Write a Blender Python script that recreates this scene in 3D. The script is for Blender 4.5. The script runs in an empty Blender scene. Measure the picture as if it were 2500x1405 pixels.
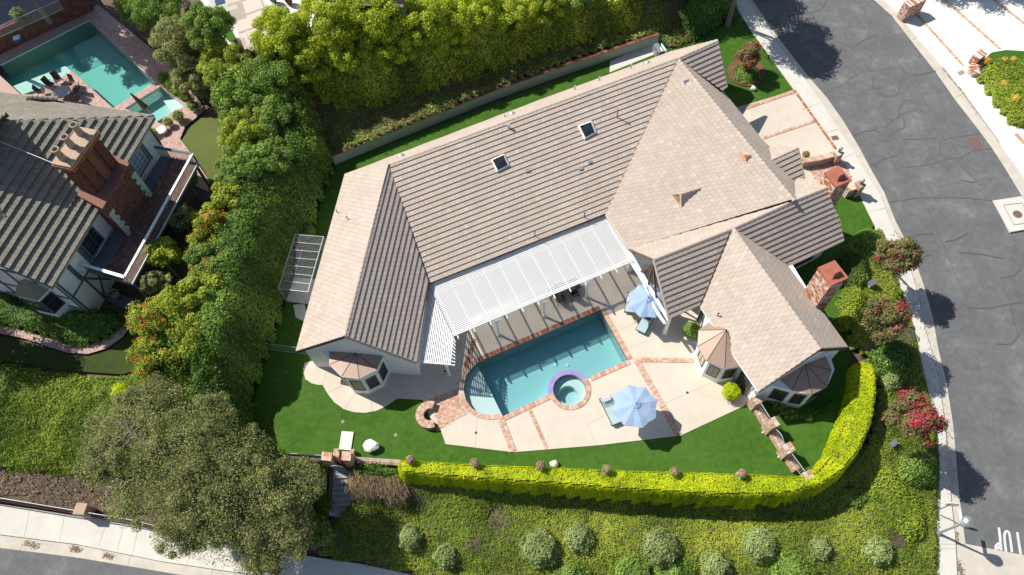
import bpy, math, random
import numpy as np
from mathutils import Vector, Matrix
from mathutils.geometry import delaunay_2d_cdt, tessellate_polygon

SC = bpy.context.scene
COL = SC.collection
random.seed(4)
RNG = np.random.default_rng(11)

# ------------------------------------------------------------------ camera
F, CX, CY, H = 1850.0, 1250.0, 702.5, 46.5
_n = np.array([1325 - CX, -(1690 - CY), -F]); _n /= np.linalg.norm(_n)
_U = -_n
_X = np.array([1.0, 0, 0]) - _U[0] * _U; _X /= np.linalg.norm(_X)
_Y = np.cross(_U, _X)
R = np.array([_X, _Y, _U])
cam_d = bpy.data.cameras.new('camera'); cam = bpy.data.objects.new('camera', cam_d); COL.objects.link(cam)
cam_d.sensor_width = 36; cam_d.lens = 36 * F / 2500; cam_d.clip_end = 600; cam_d.clip_start = 0.5
M = Matrix([list(R[i]) + [0] for i in range(3)] + [[0, 0, 0, 1]]); M[2][3] = H
cam.matrix_world = M
SC.camera = cam
# ------------------------------------------------------------------ sky, sun, exposure
SUN_AZ, SUN_EL = math.radians(154), math.radians(48)
SUNV = np.array([math.cos(SUN_AZ) * math.cos(SUN_EL), math.sin(SUN_AZ) * math.cos(SUN_EL), math.sin(SUN_EL)])
W = bpy.data.worlds.new('World'); SC.world = W; W.use_nodes = True
wn = W.node_tree.nodes; wl = W.node_tree.links
sky = wn.new('ShaderNodeTexSky'); sky.sky_type = 'NISHITA'; sky.sun_disc = False
sky.sun_elevation = SUN_EL; sky.sun_rotation = math.pi / 2 - SUN_AZ
sky.altitude = 100
wn['Background'].inputs[1].default_value = 0.088
wl.new(sky.outputs[0], wn['Background'].inputs[0])
sd = bpy.data.lights.new('sun', 'SUN'); sd.energy = 4.9; sd.angle = math.radians(0.42); sd.color = (1.0, 0.955, 0.88)
so = bpy.data.objects.new('sun', sd); COL.objects.link(so)
so.rotation_euler = Vector(SUNV).to_track_quat('Z', 'Y').to_euler(); so.location = (0, 0, 60)
SC.view_settings.view_transform = 'Standard'; SC.view_settings.look = 'None'
SC.view_settings.gamma = 1.0; SC.view_settings.use_curve_mapping = False
SC.view_settings.exposure = 0.35
SC.render.engine = 'CYCLES'
SC.cycles.max_bounces = 6; SC.cycles.transparent_max_bounces = 12

# ------------------------------------------------------------------ photograph geometry -> world
def P(u, v, z=0.0):
    d = R @ np.array([u - CX, -(v - CY), -F]); t = (z - H) / d[2]
    return np.array([d[0] * t, d[1] * t, z])
def pxm(p):
    c = R.T @ (np.array(p) - np.array([0, 0, H])); return F / -c[2]
class Pl:
    """a plane through three (u, v, z) points"""
    def __init__(s, *a, pts=None):
        p = [P(*x) for x in a] if pts is None else [np.array(x, float) for x in pts]
        n = np.cross(p[1] - p[0], p[2] - p[0]); n /= np.linalg.norm(n)
        if n[2] < 0: n = -n
        s.n, s.d = n, n @ p[0]
    def ray(s, u, v):
        d = R @ np.array([u - CX, -(v - CY), -F]); o = np.array([0, 0, H])
        return o + d * ((s.d - s.n @ o) / (s.n @ d))
    def z(s, x, y): return (s.d - s.n[0] * x - s.n[1] * y) / s.n[2]
def vhash(ix, iy, s):
    n = (ix.astype(np.int64) * 374761393 + iy.astype(np.int64) * 668265263 + s * 144665) & 0x7fffffff
    n = ((n ^ (n >> 13)) * 1274126177) & 0x7fffffff
    return ((n ^ (n >> 16)) & 0xffff) / 65535.0
def vnoise(x, y, s=0):
    x = np.asarray(x, float); y = np.asarray(y, float)
    ix, iy = np.floor(x), np.floor(y); fx, fy = x - ix, y - iy
    fx = fx * fx * (3 - 2 * fx); fy = fy * fy * (3 - 2 * fy)
    a = vhash(ix, iy, s); b = vhash(ix + 1, iy, s); c = vhash(ix, iy + 1, s); d = vhash(ix + 1, iy + 1, s)
    return (a * (1 - fx) + b * fx) * (1 - fy) + (c * (1 - fx) + d * fx) * fy
def fbm(x, y, s=0, o=3):
    t = 0; w = 0.5
    for i in range(o): t = t + w * vnoise(x * 2 ** i, y * 2 ** i, s + i * 7); w *= .5
    return t / (1 - .5 ** o)
def pdist(x, y, poly):
    """signed distance to a polygon, positive inside (vectorised)"""
    x = np.asarray(x, float); y = np.asarray(y, float)
    q = np.asarray(poly, float)[:, :2]; r = np.roll(q, -1, 0)
    ins = np.zeros(x.shape, bool); dm = np.full(x.shape, 1e9)
    for (ax, ay), (bx, by) in zip(q, r):
        ex, ey = bx - ax, by - ay; L = ex * ex + ey * ey + 1e-12
        t = np.clip(((x - ax) * ex + (y - ay) * ey) / L, 0, 1)
        dm = np.minimum(dm, (x - ax - t * ex) ** 2 + (y - ay - t * ey) ** 2)
        if ay != by:
            c = ((ay > y) != (by > y)) & (x < ex * (y - ay) / ey + ax)
            ins ^= c
    d = np.sqrt(dm)
    return np.where(ins, d, -d)

# ------------------------------------------------------------------ terrain
def zstreet(x, y):
    a = np.clip((31 - y) / 25, 0, 1); z = -0.12 - 2.2 * a ** 1.2
    return z - 0.9 * np.clip((15 - x) / 45, 0, 1) * np.clip((26 - y) / 8, 0, 1)
def GS(u, v):
    z = -0.1
    for _ in range(14):
        p = P(u, v, z); z = float(zstreet(p[0], p[1]))
    return P(u, v, z)
def W0(l, z=0.0): return [P(u, v, z) for u, v in l]
PAD_PX = [(1620, 95), (815, 405), (760, 560), (690, 760), (640, 880), (615, 1000), (640, 1090), (700, 1108), (800, 1115), (975, 1130),
          (1500, 1150), (1960, 1165), (2000, 1150), (2070, 1020), (2075, 900), (2075, 590), (2135, 552), (2097, 478), (2045, 372), (1938, 222), (1800, 27), (1740, 60), (1700, 104)]
PAD0 = W0(PAD_PX)
PADN = W0([(-500, -60), (-100, -110), (300, 10), (470, 190), (560, 280), (555, 430), (490, 600), (360, 760), (315, 880), (250, 905), (0, 880), (-500, 800)], 1.0)
PADH = W0([(480, -300), (500, 60), (560, 110), (640, 132), (720, 120), (1250, -40), (1600, -120), (1600, -500), (480, -500)], 4.0)
WTOP = W0([(812, 396), (1200, 228), (1610, 92), (1600, 80), (1190, 215), (805, 385)], 1.0)
BANK = W0([(560, 420), (640, 420), (600, 700), (560, 880), (430, 900), (520, 640)], 2.0)
SWK_IN = [(1800, 27), (1834, 82), (1885, 150), (1938, 222), (1988, 294), (2042, 366), (2097, 478), (2131, 550), (2160, 610), (2192, 690), (2223, 779),
          (2238, 830), (2245, 880), (2264, 953), (2284, 1071), (2292, 1130), (2290, 1200), (2286, 1260), (2288, 1324), (2287, 1405), (2287, 1500)]
STREET = [GS(*p) for p in SWK_IN + [(1150, 1440), (1000, 1403), (876, 1377), (780, 1363), (462, 1311), (336, 1281), (0, 1232), (-500, 1170), (-600, 1900), (3000, 1900), (3000, -300), (1640, -300)]]
MIDS = W0([(880, 1262), (1000, 1268), (1400, 1272), (1800, 1268), (1980, 1262), (2110, 1215), (2120, 1225), (1990, 1275), (1400, 1285), (880, 1272)], -1.7)
ZONES = [(MIDS, -1.7), (PAD0, 0.0), (PADN, 1.0), (PADH, 4.0), (WTOP, 1.0), (BANK, 2.0), (STREET, None)]
def zt(x, y):
    x = np.asarray(x, float); y = np.asarray(y, float)
    num = np.zeros(x.shape); den = np.zeros(x.shape)
    for poly, zz in ZONES:
        d = np.maximum(-pdist(x, y, poly), 0) + 1e-4
        w = 1 / d ** 1.8
        num += w * (zstreet(x, y) if zz is None else zz); den += w
    return num / den
def ztf(x, y): return float(zt(np.array([x]), np.array([y]))[0])
_gc = {}
def G(u, v, off=0.0):
    k = (u, v, off)
    if k in _gc: return _gc[k].copy()
    z = 0.0
    for _ in range(12):
        p = P(u, v, z + off); z = 0.35 * z + 0.65 * ztf(p[0], p[1])
    _gc[k] = P(u, v, z + off)
    return _gc[k].copy()

# ------------------------------------------------------------------ object helpers
def put(o, parent=None, label=None, cat=None, group=None, kind=None):
    COL.objects.link(o)
    if parent is not None: o.parent = parent
    if label: o['label'] = label
    if cat: o['category'] = cat
    if group: o['group'] = group
    if kind: o['kind'] = kind
    return o
def empty(name, loc, label, cat, group=None):
    o = bpy.data.objects.new(name, None); o.empty_display_size = .3
    o.location = Vector(loc); put(o, None, label, cat, group)
    return o
def mesh_np(name, v, f, mat, tint=None, smooth=False):
    """mesh from numpy: v (N,3), f (M,k) all k-gons"""
    me = bpy.data.meshes.new(name); v = np.ascontiguousarray(v, np.float32); f = np.ascontiguousarray(f, np.int32)
    me.vertices.add(len(v)); me.vertices.foreach_set('co', v.ravel())
    k = f.shape[1]; me.loops.add(f.size); me.loops.foreach_set('vertex_index', f.ravel())
    me.polygons.add(len(f)); me.polygons.foreach_set('loop_start', np.arange(0, f.size, k, dtype=np.int32))
    me.polygons.foreach_set('use_smooth', np.full(len(f), bool(smooth)))
    me.update(calc_edges=True)
    if tint is not None:
        a = me.attributes.new('tint', 'FLOAT', 'FACE'); a.data.foreach_set('value', np.asarray(tint, np.float32))
    for m in (mat if isinstance(mat, (list, tuple)) else [mat]): me.materials.append(m)
    return me
class MB:
    """collects polygons; positions in world space, written relative to the parent's location"""
    def __init__(s): s.v = []; s.f = []; s.t = []
    def poly(s, pts, t=None):
        b = len(s.v); s.v += [tuple(map(float, p)) for p in pts]; s.f.append(list(range(b, b + len(pts)))); s.t.append(random.random() if t is None else t)
    def hexa(s, c, t=None):
        """8 corners: bottom 4 ccw, top 4"""
        t = random.random() if t is None else t
        b = len(s.v); s.v += [tuple(map(float, p)) for p in c]
        for q in ((3, 2, 1, 0), (4, 5, 6, 7), (0, 1, 5, 4), (1, 2, 6, 5), (2, 3, 7, 6), (3, 0, 4, 7)):
            s.f.append([b + i for i in q]); s.t.append(t)
    def box(s, c, ux, uy, uz, t=None):
        """centre and half-extent vectors"""
        c, ux, uy, uz = map(np.asarray, (c, ux, uy, uz))
        s.hexa([c - ux - uy - uz, c + ux - uy - uz, c + ux + uy - uz, c - ux + uy - uz, c - ux - uy + uz, c + ux - uy + uz, c + ux + uy + uz, c - ux + uy + uz], t)
    def bar(s, a, b, w, h, up=(0, 0, 1), t=None):
        a = np.array(a, float); b = np.array(b, float); d = b - a; L = np.linalg.norm(d)
        if L < 1e-6: return
        d /= L; up = np.array(up, float)
        if abs(d @ up) > .98: up = np.array([1.0, 0, 0])
        sx = np.cross(d, up); sx /= np.linalg.norm(sx); sz = np.cross(sx, d)
        s.box((a + b) / 2, d * L / 2, sx * w / 2, sz * h / 2, t)
    def prism(s, pts, z0, z1, t=None):
        """vertical prism from plan polygon; z0, z1 numbers or lists"""
        t = random.random() if t is None else t
        n = len(pts); b = len(s.v)
        A = 0
        for i in range(n): A += pts[i][0] * pts[(i + 1) % n][1] - pts[(i + 1) % n][0] * pts[i][1]
        idx = list(range(n)) if A > 0 else list(range(n))[::-1]
        Z0 = z0 if hasattr(z0, '__len__') else [z0] * n; Z1 = z1 if hasattr(z1, '__len__') else [z1] * n
        for i in idx: s.v.append((float(pts[i][0]), float(pts[i][1]), float(Z0[i])))
        for i in idx: s.v.append((float(pts[i][0]), float(pts[i][1]), float(Z1[i])))
        s.f.append([b + i for i in range(n)][::-1]); s.f.append([b + n + i for i in range(n)]); s.t += [t, t]
        for i in range(n):
            j = (i + 1) % n; s.f.append([b + i, b + j, b + n + j, b + n + i]); s.t.append(t)
    def tube(s, pts, rad, seg=6, t=None, cap=True):
        t = random.random() if t is None else t
        pts = [np.array(p, float) for p in pts]; n = len(pts)
        rad = rad if hasattr(rad, '__len__') else [rad] * n
        b = len(s.v); ref = np.array([0, 0, 1.0])
        for i, p in enumerate(pts):
            d = pts[min(i + 1, n - 1)] - pts[max(i - 1, 0)]; d /= (np.linalg.norm(d) + 1e-9)
            r = ref if abs(d @ ref) < .95 else np.array([1.0, 0, 0])
            x = np.cross(d, r); x /= np.linalg.norm(x); y = np.cross(d, x)
            for k in range(seg):
                a = 2 * math.pi * k / seg; s.v.append(tuple(p + rad[i] * (math.cos(a) * x + math.sin(a) * y)))
        for i in range(n - 1):
            for k in range(seg):
                k2 = (k + 1) % seg; s.f.append([b + i * seg + k, b + i * seg + k2, b + (i + 1) * seg + k2, b + (i + 1) * seg + k]); s.t.append(t)
        if cap:
            s.f.append([b + k for k in range(seg)]); s.f.append([b + (n - 1) * seg + k for k in range(seg)][::-1]); s.t += [t, t]
    def lathe(s, c, prof, seg=20, t=None):
        """profile [(r, z)] around the vertical through c"""
        t = random.random() if t is None else t
        b = len(s.v)
        for r, z in prof:
            for k in range(seg):
                a = 2 * math.pi * k / seg; s.v.append((c[0] + r * math.cos(a), c[1] + r * math.sin(a), c[2] + z))
        for i in range(len(prof) - 1):
            for k in range(seg):
                k2 = (k + 1) % seg; s.f.append([b + i * seg + k, b + i * seg + k2, b + (i + 1) * seg + k2, b + (i + 1) * seg + k]); s.t.append(t)
        s.f.append([b + k for k in range(seg)][::-1]); s.f.append([b + (len(prof) - 1) * seg + k for k in range(seg)]); s.t += [t, t]
    def build(s, name, mat, parent=None, label=None, cat=None, group=None, kind=None, smooth=False, origin=None):
        v = np.array(s.v, float)
        if origin is None and parent is None and len(v): origin = np.array([v[:, 0].mean(), v[:, 1].mean(), v[:, 2].min()])
        off = np.array(origin, float) if origin is not None else np.zeros(3)
        base = np.zeros(3); q = parent
        while q is not None: base += np.array(q.location); q = q.parent
        me = bpy.data.meshes.new(name); me.from_pydata((v - off - (base if origin is None else 0)).tolist(), [], s.f)
        a = me.attributes.new('tint', 'FLOAT', 'FACE'); a.data.foreach_set('value', np.array(s.t, np.float32))
        for m in (mat if isinstance(mat, (list, tuple)) else [mat]): me.materials.append(m)
        if smooth: me.polygons.foreach_set('use_smooth', [True] * len(me.polygons))
        me.validate(); me.update()
        o = bpy.data.objects.new(name, me)
        if origin is not None: o.location = Vector(off - base)
        return put(o, parent, label, cat, group, kind)

# ------------------------------------------------------------------ materials
def newmat(name):
    m = bpy.data.materials.new(name); m.use_nodes = True
    return m, m.node_tree.nodes, m.node_tree.links, m.node_tree.nodes['Principled BSDF']
def ramp(n, l, src, stops):
    r = n.new('ShaderNodeValToRGB'); e = r.color_ramp.elements
    while len(e) < len(stops): e.new(0.5)
    for i, (p, c) in enumerate(stops): e[i].position = p; e[i].color = (*c, 1)
    l.new(src, r.inputs[0]); return r.outputs[0]
def noise_out(n, l, scale, detail=4, rough=.6, co=None, dist=0):
    t = n.new('ShaderNodeTexNoise'); t.inputs['Scale'].default_value = scale; t.inputs['Detail'].default_value = detail
    t.inputs['Roughness'].default_value = rough; t.inputs['Distortion'].default_value = dist
    if co is None:
        g = n.new('ShaderNodeNewGeometry'); co = g.outputs['Position']
    l.new(co, t.inputs['Vector']); return t.outputs['Fac']
def mix(n, l, a, b, fac, mode='MIX'):
    m = n.new('ShaderNodeMix'); m.data_type = 'RGBA'; m.blend_type = mode
    for sock, val in ((m.inputs[0], fac), (m.inputs[6], a), (m.inputs[7], b)):
        if hasattr(val, 'is_linked') or hasattr(val, 'links'): l.new(val, sock)
        else: sock.default_value = val if not hasattr(val, '__len__') else (*val, 1)
    return m.outputs[2]
def bumpn(n, l, bs, h, strength=.3, dist=.02):
    b = n.new('ShaderNodeBump'); b.inputs['Strength'].default_value = strength; b.inputs['Distance'].default_value = dist
    l.new(h, b.inputs['Height']); l.new(b.outputs[0], bs.inputs['Normal'])
def tintv(n, l, obj=True):
    """per-face tint attribute plus object random, wrapped to 0..1"""
    a = n.new('ShaderNodeAttribute'); a.attribute_name = 'tint'
    if not obj: return a.outputs['Fac']
    o = n.new('ShaderNodeObjectInfo'); s = n.new('ShaderNodeMath'); s.operation = 'ADD'
    l.new(a.outputs['Fac'], s.inputs[0]); l.new(o.outputs['Random'], s.inputs[1])
    f = n.new('ShaderNodeMath'); f.operation = 'FRACT'; l.new(s.outputs[0], f.inputs[0]); return f.outputs[0]
def m_plain(name, col, rough=.7, var=.12, scale=3.0, metal=0, bump=0.0, bs=60, fine=.06, stain=0):
    m, n, l, b = newmat(name)
    lo = tuple(c * (1 - var) for c in col); hi = tuple(min(1, c * (1 + var)) for c in col)
    c = ramp(n, l, noise_out(n, l, scale, 6), [(.3, lo), (.7, hi)])
    if fine:
        f = ramp(n, l, noise_out(n, l, bs, 3), [(.2, (1 - fine * 2,) * 3), (.8, (1 + fine,) * 3)])
        c = mix(n, l, c, f, 1.0, 'MULTIPLY')
    l.new(c, b.inputs['Base Color']); b.inputs['Roughness'].default_value = rough; b.inputs['Metallic'].default_value = metal
    if bump: bumpn(n, l, b, noise_out(n, l, bs, 4), bump, .01)
    if stain:
        st_ = ramp(n, l, noise_out(n, l, .33, 9, .72, dist=.8), [(.42, (1, 1, 1)), (.60, (1 - stain * .5,) * 3), (.72, (1 - stain, 1 - stain * 1.05, 1 - stain * 1.15))])
        c = mix(n, l, c, st_, 1.0, 'MULTIPLY'); l.new(c, b.inputs['Base Color'])
    return m
def m_tint(name, stops, rough=.85, grain=.15, gs=25, bump=.2, obj=True, big=None):
    """colour from the piece's own tint"""
    m, n, l, b = newmat(name)
    c = ramp(n, l, tintv(n, l, obj), stops)
    g = ramp(n, l, noise_out(n, l, gs, 5, .7), [(.25, (1 - grain,) * 3), (.75, (1 + grain * .6,) * 3)])
    c = mix(n, l, c, g, 1.0, 'MULTIPLY')
    if big:
        g = ramp(n, l, noise_out(n, l, big[0], 4, .6), [(.3, (1 - big[1],) * 3), (.7, (1 + big[1] * .5,) * 3)])
        c = mix(n, l, c, g, 1.0, 'MULTIPLY')
    l.new(c, b.inputs['Base Color']); b.inputs['Roughness'].default_value = rough; b.inputs['Specular IOR Level'].default_value = .25
    if bump: bumpn(n, l, b, noise_out(n, l, gs * 3, 3), bump, .01)
    return m
def m_leaf(name, cols, trans=.28, big=(.35, .3), gain=1.9):
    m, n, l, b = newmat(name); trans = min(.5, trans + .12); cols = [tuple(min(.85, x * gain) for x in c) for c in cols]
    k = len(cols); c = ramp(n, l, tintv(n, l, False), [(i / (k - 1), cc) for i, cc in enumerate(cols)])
    g = ramp(n, l, noise_out(n, l, big[0], 3, .6), [(.3, (1 - big[1],) * 3), (.7, (1 + big[1] * .4,) * 3)])
    c = mix(n, l, c, g, 1.0, 'MULTIPLY')
    b.inputs['Roughness'].default_value = .55; b.inputs['Specular IOR Level'].default_value = .3
    l.new(c, b.inputs['Base Color'])
    t = n.new('ShaderNodeBsdfTranslucent'); tc = mix(n, l, c, (1.0, 1.0, .55), 1.0, 'MULTIPLY'); l.new(tc, t.inputs[0])
    ms = n.new('ShaderNodeMixShader'); ms.inputs[0].default_value = trans
    l.new(b.outputs[0], ms.inputs[1]); l.new(t.outputs[0], ms.inputs[2]); l.new(ms.outputs[0], n['Material Output'].inputs[0])
    return m

TILE = m_tint('concrete_roof_tile', [(0, (.445, .37, .305)), (.35, (.465, .388, .322)), (.7, (.478, .40, .333)), (.95, (.495, .415, .346)), (1, (.53, .45, .38))], .9, .06, 14, .25, big=(.45, .07))
TILE_N = m_tint('weathered_grey_roof_tile', [(0, (.235, .218, .175)), (.5, (.255, .235, .19)), (1, (.285, .26, .205))], .9, .22, 9, .3, big=(.6, .16))
DECK = m_plain('dark_roof_edge', (.05, .038, .03), .8)
STUCCO = m_plain('white_stucco', (.84, .85, .86), .9, .03, 1.2, bump=.3, bs=40, fine=.03)
STUCCO_G = m_plain('greenish_stucco', (.45, .48, .42), .9, .05, 1.5, bump=.3, bs=40)
BRICK = m_tint('red_brick', [(0, (.30, .10, .055)), (.3, (.40, .15, .08)), (.6, (.45, .20, .12)), (.8, (.52, .30, .2)), (.93, (.6, .5, .42)), (1, (.16, .07, .05))], .9, .2, 30, .3)
BRICK_MIX = m_tint('whitewashed_red_brick', [(0, (.38, .12, .05)), (.35, (.46, .18, .08)), (.55, (.5, .24, .12)), (.62, (.62, .56, .5)), (1, (.68, .62, .56))], .9, .2, 30, .3)
BRICK_DK = m_tint('dark_red_brick', [(0, (.11, .045, .03)), (.5, (.19, .08, .055)), (1, (.25, .12, .09))], .9, .25, 30, .3)
PAVER = m_tint('pale_brick_paver', [(0, (.48, .24, .15)), (.3, (.55, .32, .22)), (.6, (.6, .4, .29)), (.85, (.66, .5, .4)), (1, (.42, .3, .24))], .9, .12, 25, .2)
PAVER_PK = m_tint('pink_brick_paver', [(0, (.40, .25, .2)), (.5, (.5, .34, .29)), (1, (.56, .42, .36))], .9, .12, 25, .2)
MORTAR = m_plain('mortar', (.48, .42, .35), .95)
CAPM = m_plain('terracotta_red_chimney_cap', (.36, .12, .075), .7, .08)
PATIO = m_plain('cream_concrete', (.59, .52, .425), .85, .07, .7, bump=.1, bs=70, fine=.04, stain=.10)
WALKC = m_plain('pale_sidewalk_concrete', (.62, .585, .52), .9, .06, .9, bump=.15, bs=70, fine=.06, stain=.12)
GUTTER = m_plain('gutter_concrete', (.55, .50, .42), .9, .09, 1.1, bump=.15, bs=60, fine=.06, stain=.16)
WHITEC = m_plain('white_driveway_concrete', (.70, .67, .62), .9, .05, .6, bump=.1, bs=60, fine=.04, stain=.08)
JOINT = m_plain('joint_filler', (.30, .26, .21), .95)
JOINT_DK = m_plain('dark_joint', (.07, .06, .055), .95)
SOIL = m_plain('dry_soil', (.13, .095, .065), .95, .35, 1.5, bump=.6, bs=20, fine=.2)
WHITE = m_plain('white_paint', (.83, .83, .82), .5, .02, 2, fine=0)
METAL = m_plain('galvanised_steel', (.5, .52, .53), .4, .08, 4, metal=.7, fine=0)
IRON = m_plain('pale_painted_iron', (.5, .52, .53), .45, .05, 4, fine=0)
DARK = m_plain('black_metal', (.03, .032, .035), .5, .1, 4, fine=0)
COPPER = m_plain('copper_flashing', (.42, .22, .13), .5, .15, 5, metal=.3)
BROWNM = m_plain('tan_metal_bay_roof', (.36, .245, .185), .45, .05, .8, metal=.1, fine=.02)
GREYM = m_plain('grey_sheet_metal', (.45, .46, .47), .45, .06, 3, metal=.4, fine=0)
WFRAME = m_plain('brown_window_frame', (.13, .10, .075), .6, .1, 5, fine=0)
CLAY = m_plain('buff_clay', (.42, .31, .22), .85, .08, 3, bump=.2, bs=30)
TIMBER = m_plain('blue_grey_timber', (.11, .135, .16), .7, .1, 3)
TERRA = m_plain('terracotta_pot', (.42, .17, .09), .8, .12, 6)
STONE = m_plain('white_boulder', (.72, .70, .64), .9, .12, 3, bump=.8, bs=8)
BARK = m_plain('grey_bark', (.24, .20, .16), .95, .3, 8, bump=.6, bs=25, fine=.15)
BROWNWOOD = m_plain('brown_wood_beam', (.17, .105, .075), .7, .15, 4)
TEAL = m_plain('teal_glass', (.05, .13, .15), .15, .1, 4, fine=0)
def mk_glass():
    m, n, l, b = newmat('dark_window_glass')
    b.inputs['Base Color'].default_value = (.02, .025, .03, 1); b.inputs['Roughness'].default_value = .04; b.inputs['Specular IOR Level'].default_value = .9
    return m
GLASS = mk_glass()
BLIND = m_plain('cream_blind', (.62, .52, .36), .7, .06, 6)
def mk_turf(name, c1, c2, c3):
    m, n, l, b = newmat(name)
    c = ramp(n, l, noise_out(n, l, 2.6, 6, .7), [(.3, c1), (.7, c2)])
    f = ramp(n, l, noise_out(n, l, 55, 5, .8), [(.25, (.6, .6, .6)), (.75, (1.25, 1.25, 1.2))])
    c = mix(n, l, c, f, 1.0, 'MULTIPLY')
    p = ramp(n, l, noise_out(n, l, .35, 3, .5), [(.4, (0, 0, 0)), (.7, (1, 1, 1))])
    c = mix(n, l, c, c3, p); n[-1] if False else None
    mx = [x for x in n if x.type == 'MIX'][-1]
    mm = n.new('ShaderNodeMath'); mm.operation = 'MULTIPLY'; mm.inputs[1].default_value = .3
    l.new(p, mm.inputs[0]); l.new(mm.outputs[0], mx.inputs[0])
    l.new(c, b.inputs['Base Color']); b.inputs['Roughness'].default_value = .8; b.inputs['Specular IOR Level'].default_value = .15
    bumpn(n, l, b, noise_out(n, l, 90, 4), .7, .02)
    return m
TURF = mk_turf('artificial_turf', (.032, .094, .007), (.066, .158, .016), (.10, .19, .035))
TURF_D = mk_turf('lawn_painted_shade', (.03, .05, .01), (.05, .075, .014), (.06, .08, .02))  # darker turf copy, the trees' shade is put into its colour
TURF_O = mk_turf('olive_turf', (.10, .125, .03), (.13, .155, .04), (.14, .17, .05))
def mk_asphalt():
    m, n, l, b = newmat('asphalt')
    c = ramp(n, l, noise_out(n, l, .5, 8, .62), [(.36, (.132, .135, .136)), (.56, (.156, .157, .155)), (.70, (.21, .205, .193))])
    c2 = ramp(n, l, noise_out(n, l, 2.2, 6, .75), [(.35, (.84, .84, .85)), (.56, (.98, .98, .98)), (.70, (1.22, 1.2, 1.16)), (.8, (1.4, 1.37, 1.3))])
    c = mix(n, l, c, c2, 1.0, 'MULTIPLY')
    g = n.new('ShaderNodeNewGeometry')
    d = n.new('ShaderNodeVectorMath'); d.operation = 'ADD'
    nz = n.new('ShaderNodeTexNoise'); nz.inputs['Scale'].default_value = .8; l.new(g.outputs['Position'], nz.inputs['Vector'])
    sc = n.new('ShaderNodeVectorMath'); sc.operation = 'SCALE'; sc.inputs['Scale'].default_value = 1.2; l.new(nz.outputs['Color'], sc.inputs[0])
    l.new(g.outputs['Position'], d.inputs[0]); l.new(sc.outputs[0], d.inputs[1])
    v = n.new('ShaderNodeTexVoronoi'); v.feature = 'DISTANCE_TO_EDGE'; v.inputs['Scale'].default_value = .28; l.new(d.outputs[0], v.inputs['Vector'])
    e = ramp(n, l, v.outputs['Distance'], [(0, (.88, .88, .89)), (.012, (1, 1, 1))])
    c = mix(n, l, c, e, 1.0, 'MULTIPLY')
    f = ramp(n, l, noise_out(n, l, 60, 4, .8), [(.2, (.8, .8, .8)), (.8, (1.15, 1.15, 1.15))])
    c = mix(n, l, c, f, 1.0, 'MULTIPLY')
    l.new(c, b.inputs['Base Color']); b.inputs['Roughness'].default_value = .9; b.inputs['Specular IOR Level'].default_value = .2
    bumpn(n, l, b, noise_out(n, l, 80, 4), .4, .01)
    return m
ASPHALT = mk_asphalt()
SEAL = m_plain('crack_sealant', (.10, .104, .108), .85, .2, 6)
PAINT = m_plain('worn_white_road_paint', (.62, .62, .6), .8, .14, 5, bump=.1, fine=.12)
def mk_plaster(name, c1, c2):
    m, n, l, b = newmat(name)
    c = ramp(n, l, noise_out(n, l, 18, 5, .8), [(.3, c1), (.7, c2)])
    l.new(c, b.inputs['Base Color']); b.inputs['Roughness'].default_value = .9
    return m
PLAST = mk_plaster('pool_plaster', (.50, .58, .58), (.62, .70, .69))
PLAST2 = mk_plaster('aqua_pool_plaster', (.56, .66, .62), (.62, .72, .68))
def mk_water(name, tint, sc=5.0, absorb=(0, .61, .66)):
    m, n, l, b = newmat(name); n.remove(b)
    tr = n.new('ShaderNodeBsdfTransparent'); tr.inputs[0].default_value = (*tint, 1)
    gl = n.new('ShaderNodeBsdfGlossy'); gl.inputs['Roughness'].default_value = .03
    fr = n.new('ShaderNodeFresnel'); fr.inputs['IOR'].default_value = 1.33
    bu = n.new('ShaderNodeBump'); bu.inputs['Strength'].default_value = .25; bu.inputs['Distance'].default_value = .03
    l.new(noise_out(n, l, sc, 3), bu.inputs['Height'])
    l.new(bu.outputs[0], gl.inputs['Normal']); l.new(bu.outputs[0], fr.inputs['Normal'])
    ms = n.new('ShaderNodeMixShader'); l.new(fr.outputs[0], ms.inputs[0]); l.new(tr.outputs[0], ms.inputs[1]); l.new(gl.outputs[0], ms.inputs[2])
    l.new(ms.outputs[0], n['Material Output'].inputs[0])
    va = n.new('ShaderNodeVolumeAbsorption'); va.inputs['Color'].default_value = (*absorb, 1); va.inputs['Density'].default_value = .35; l.new(va.outputs[0], n['Material Output'].inputs['Volume'])
    return m
WATER = mk_water('pool_water', (.98, .99, .99))
WATER2 = mk_water('aqua_pool_water', (.98, .99, .99), absorb=(.02, .68, .62))
PURPLE = m_tint('violet_glazed_tile', [(0, (.27, .21, .48)), (1, (.34, .27, .56))], .35, .08, 20, 0)
BLUEF = None
def mk_fabric(name, col):
    m, n, l, b = newmat(name)
    c = ramp(n, l, noise_out(n, l, 120, 3), [(.3, tuple(x * .93 for x in col)), (.7, col)])
    l.new(c, b.inputs['Base Color']); b.inputs['Roughness'].default_value = .9
    t = n.new('ShaderNodeBsdfTranslucent'); l.new(c, t.inputs[0])
    ms = n.new('ShaderNodeMixShader'); ms.inputs[0].default_value = .4
    l.new(b.outputs[0], ms.inputs[1]); l.new(t.outputs[0], ms.inputs[2]); l.new(ms.outputs[0], n['Material Output'].inputs[0])
    return m
BLUEF = mk_fabric('light_blue_canvas', (.45, .60, .84))
CUSH = mk_fabric('pale_aqua_cushion', (.58, .72, .74))
CUSH_B = mk_fabric('navy_blue_cushion', (.07, .13, .24))
TANF = mk_fabric('brown_striped_canvas', (.22, .16, .11))
SLING = mk_fabric('brown_sling_fabric', (.12, .095, .08))
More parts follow.
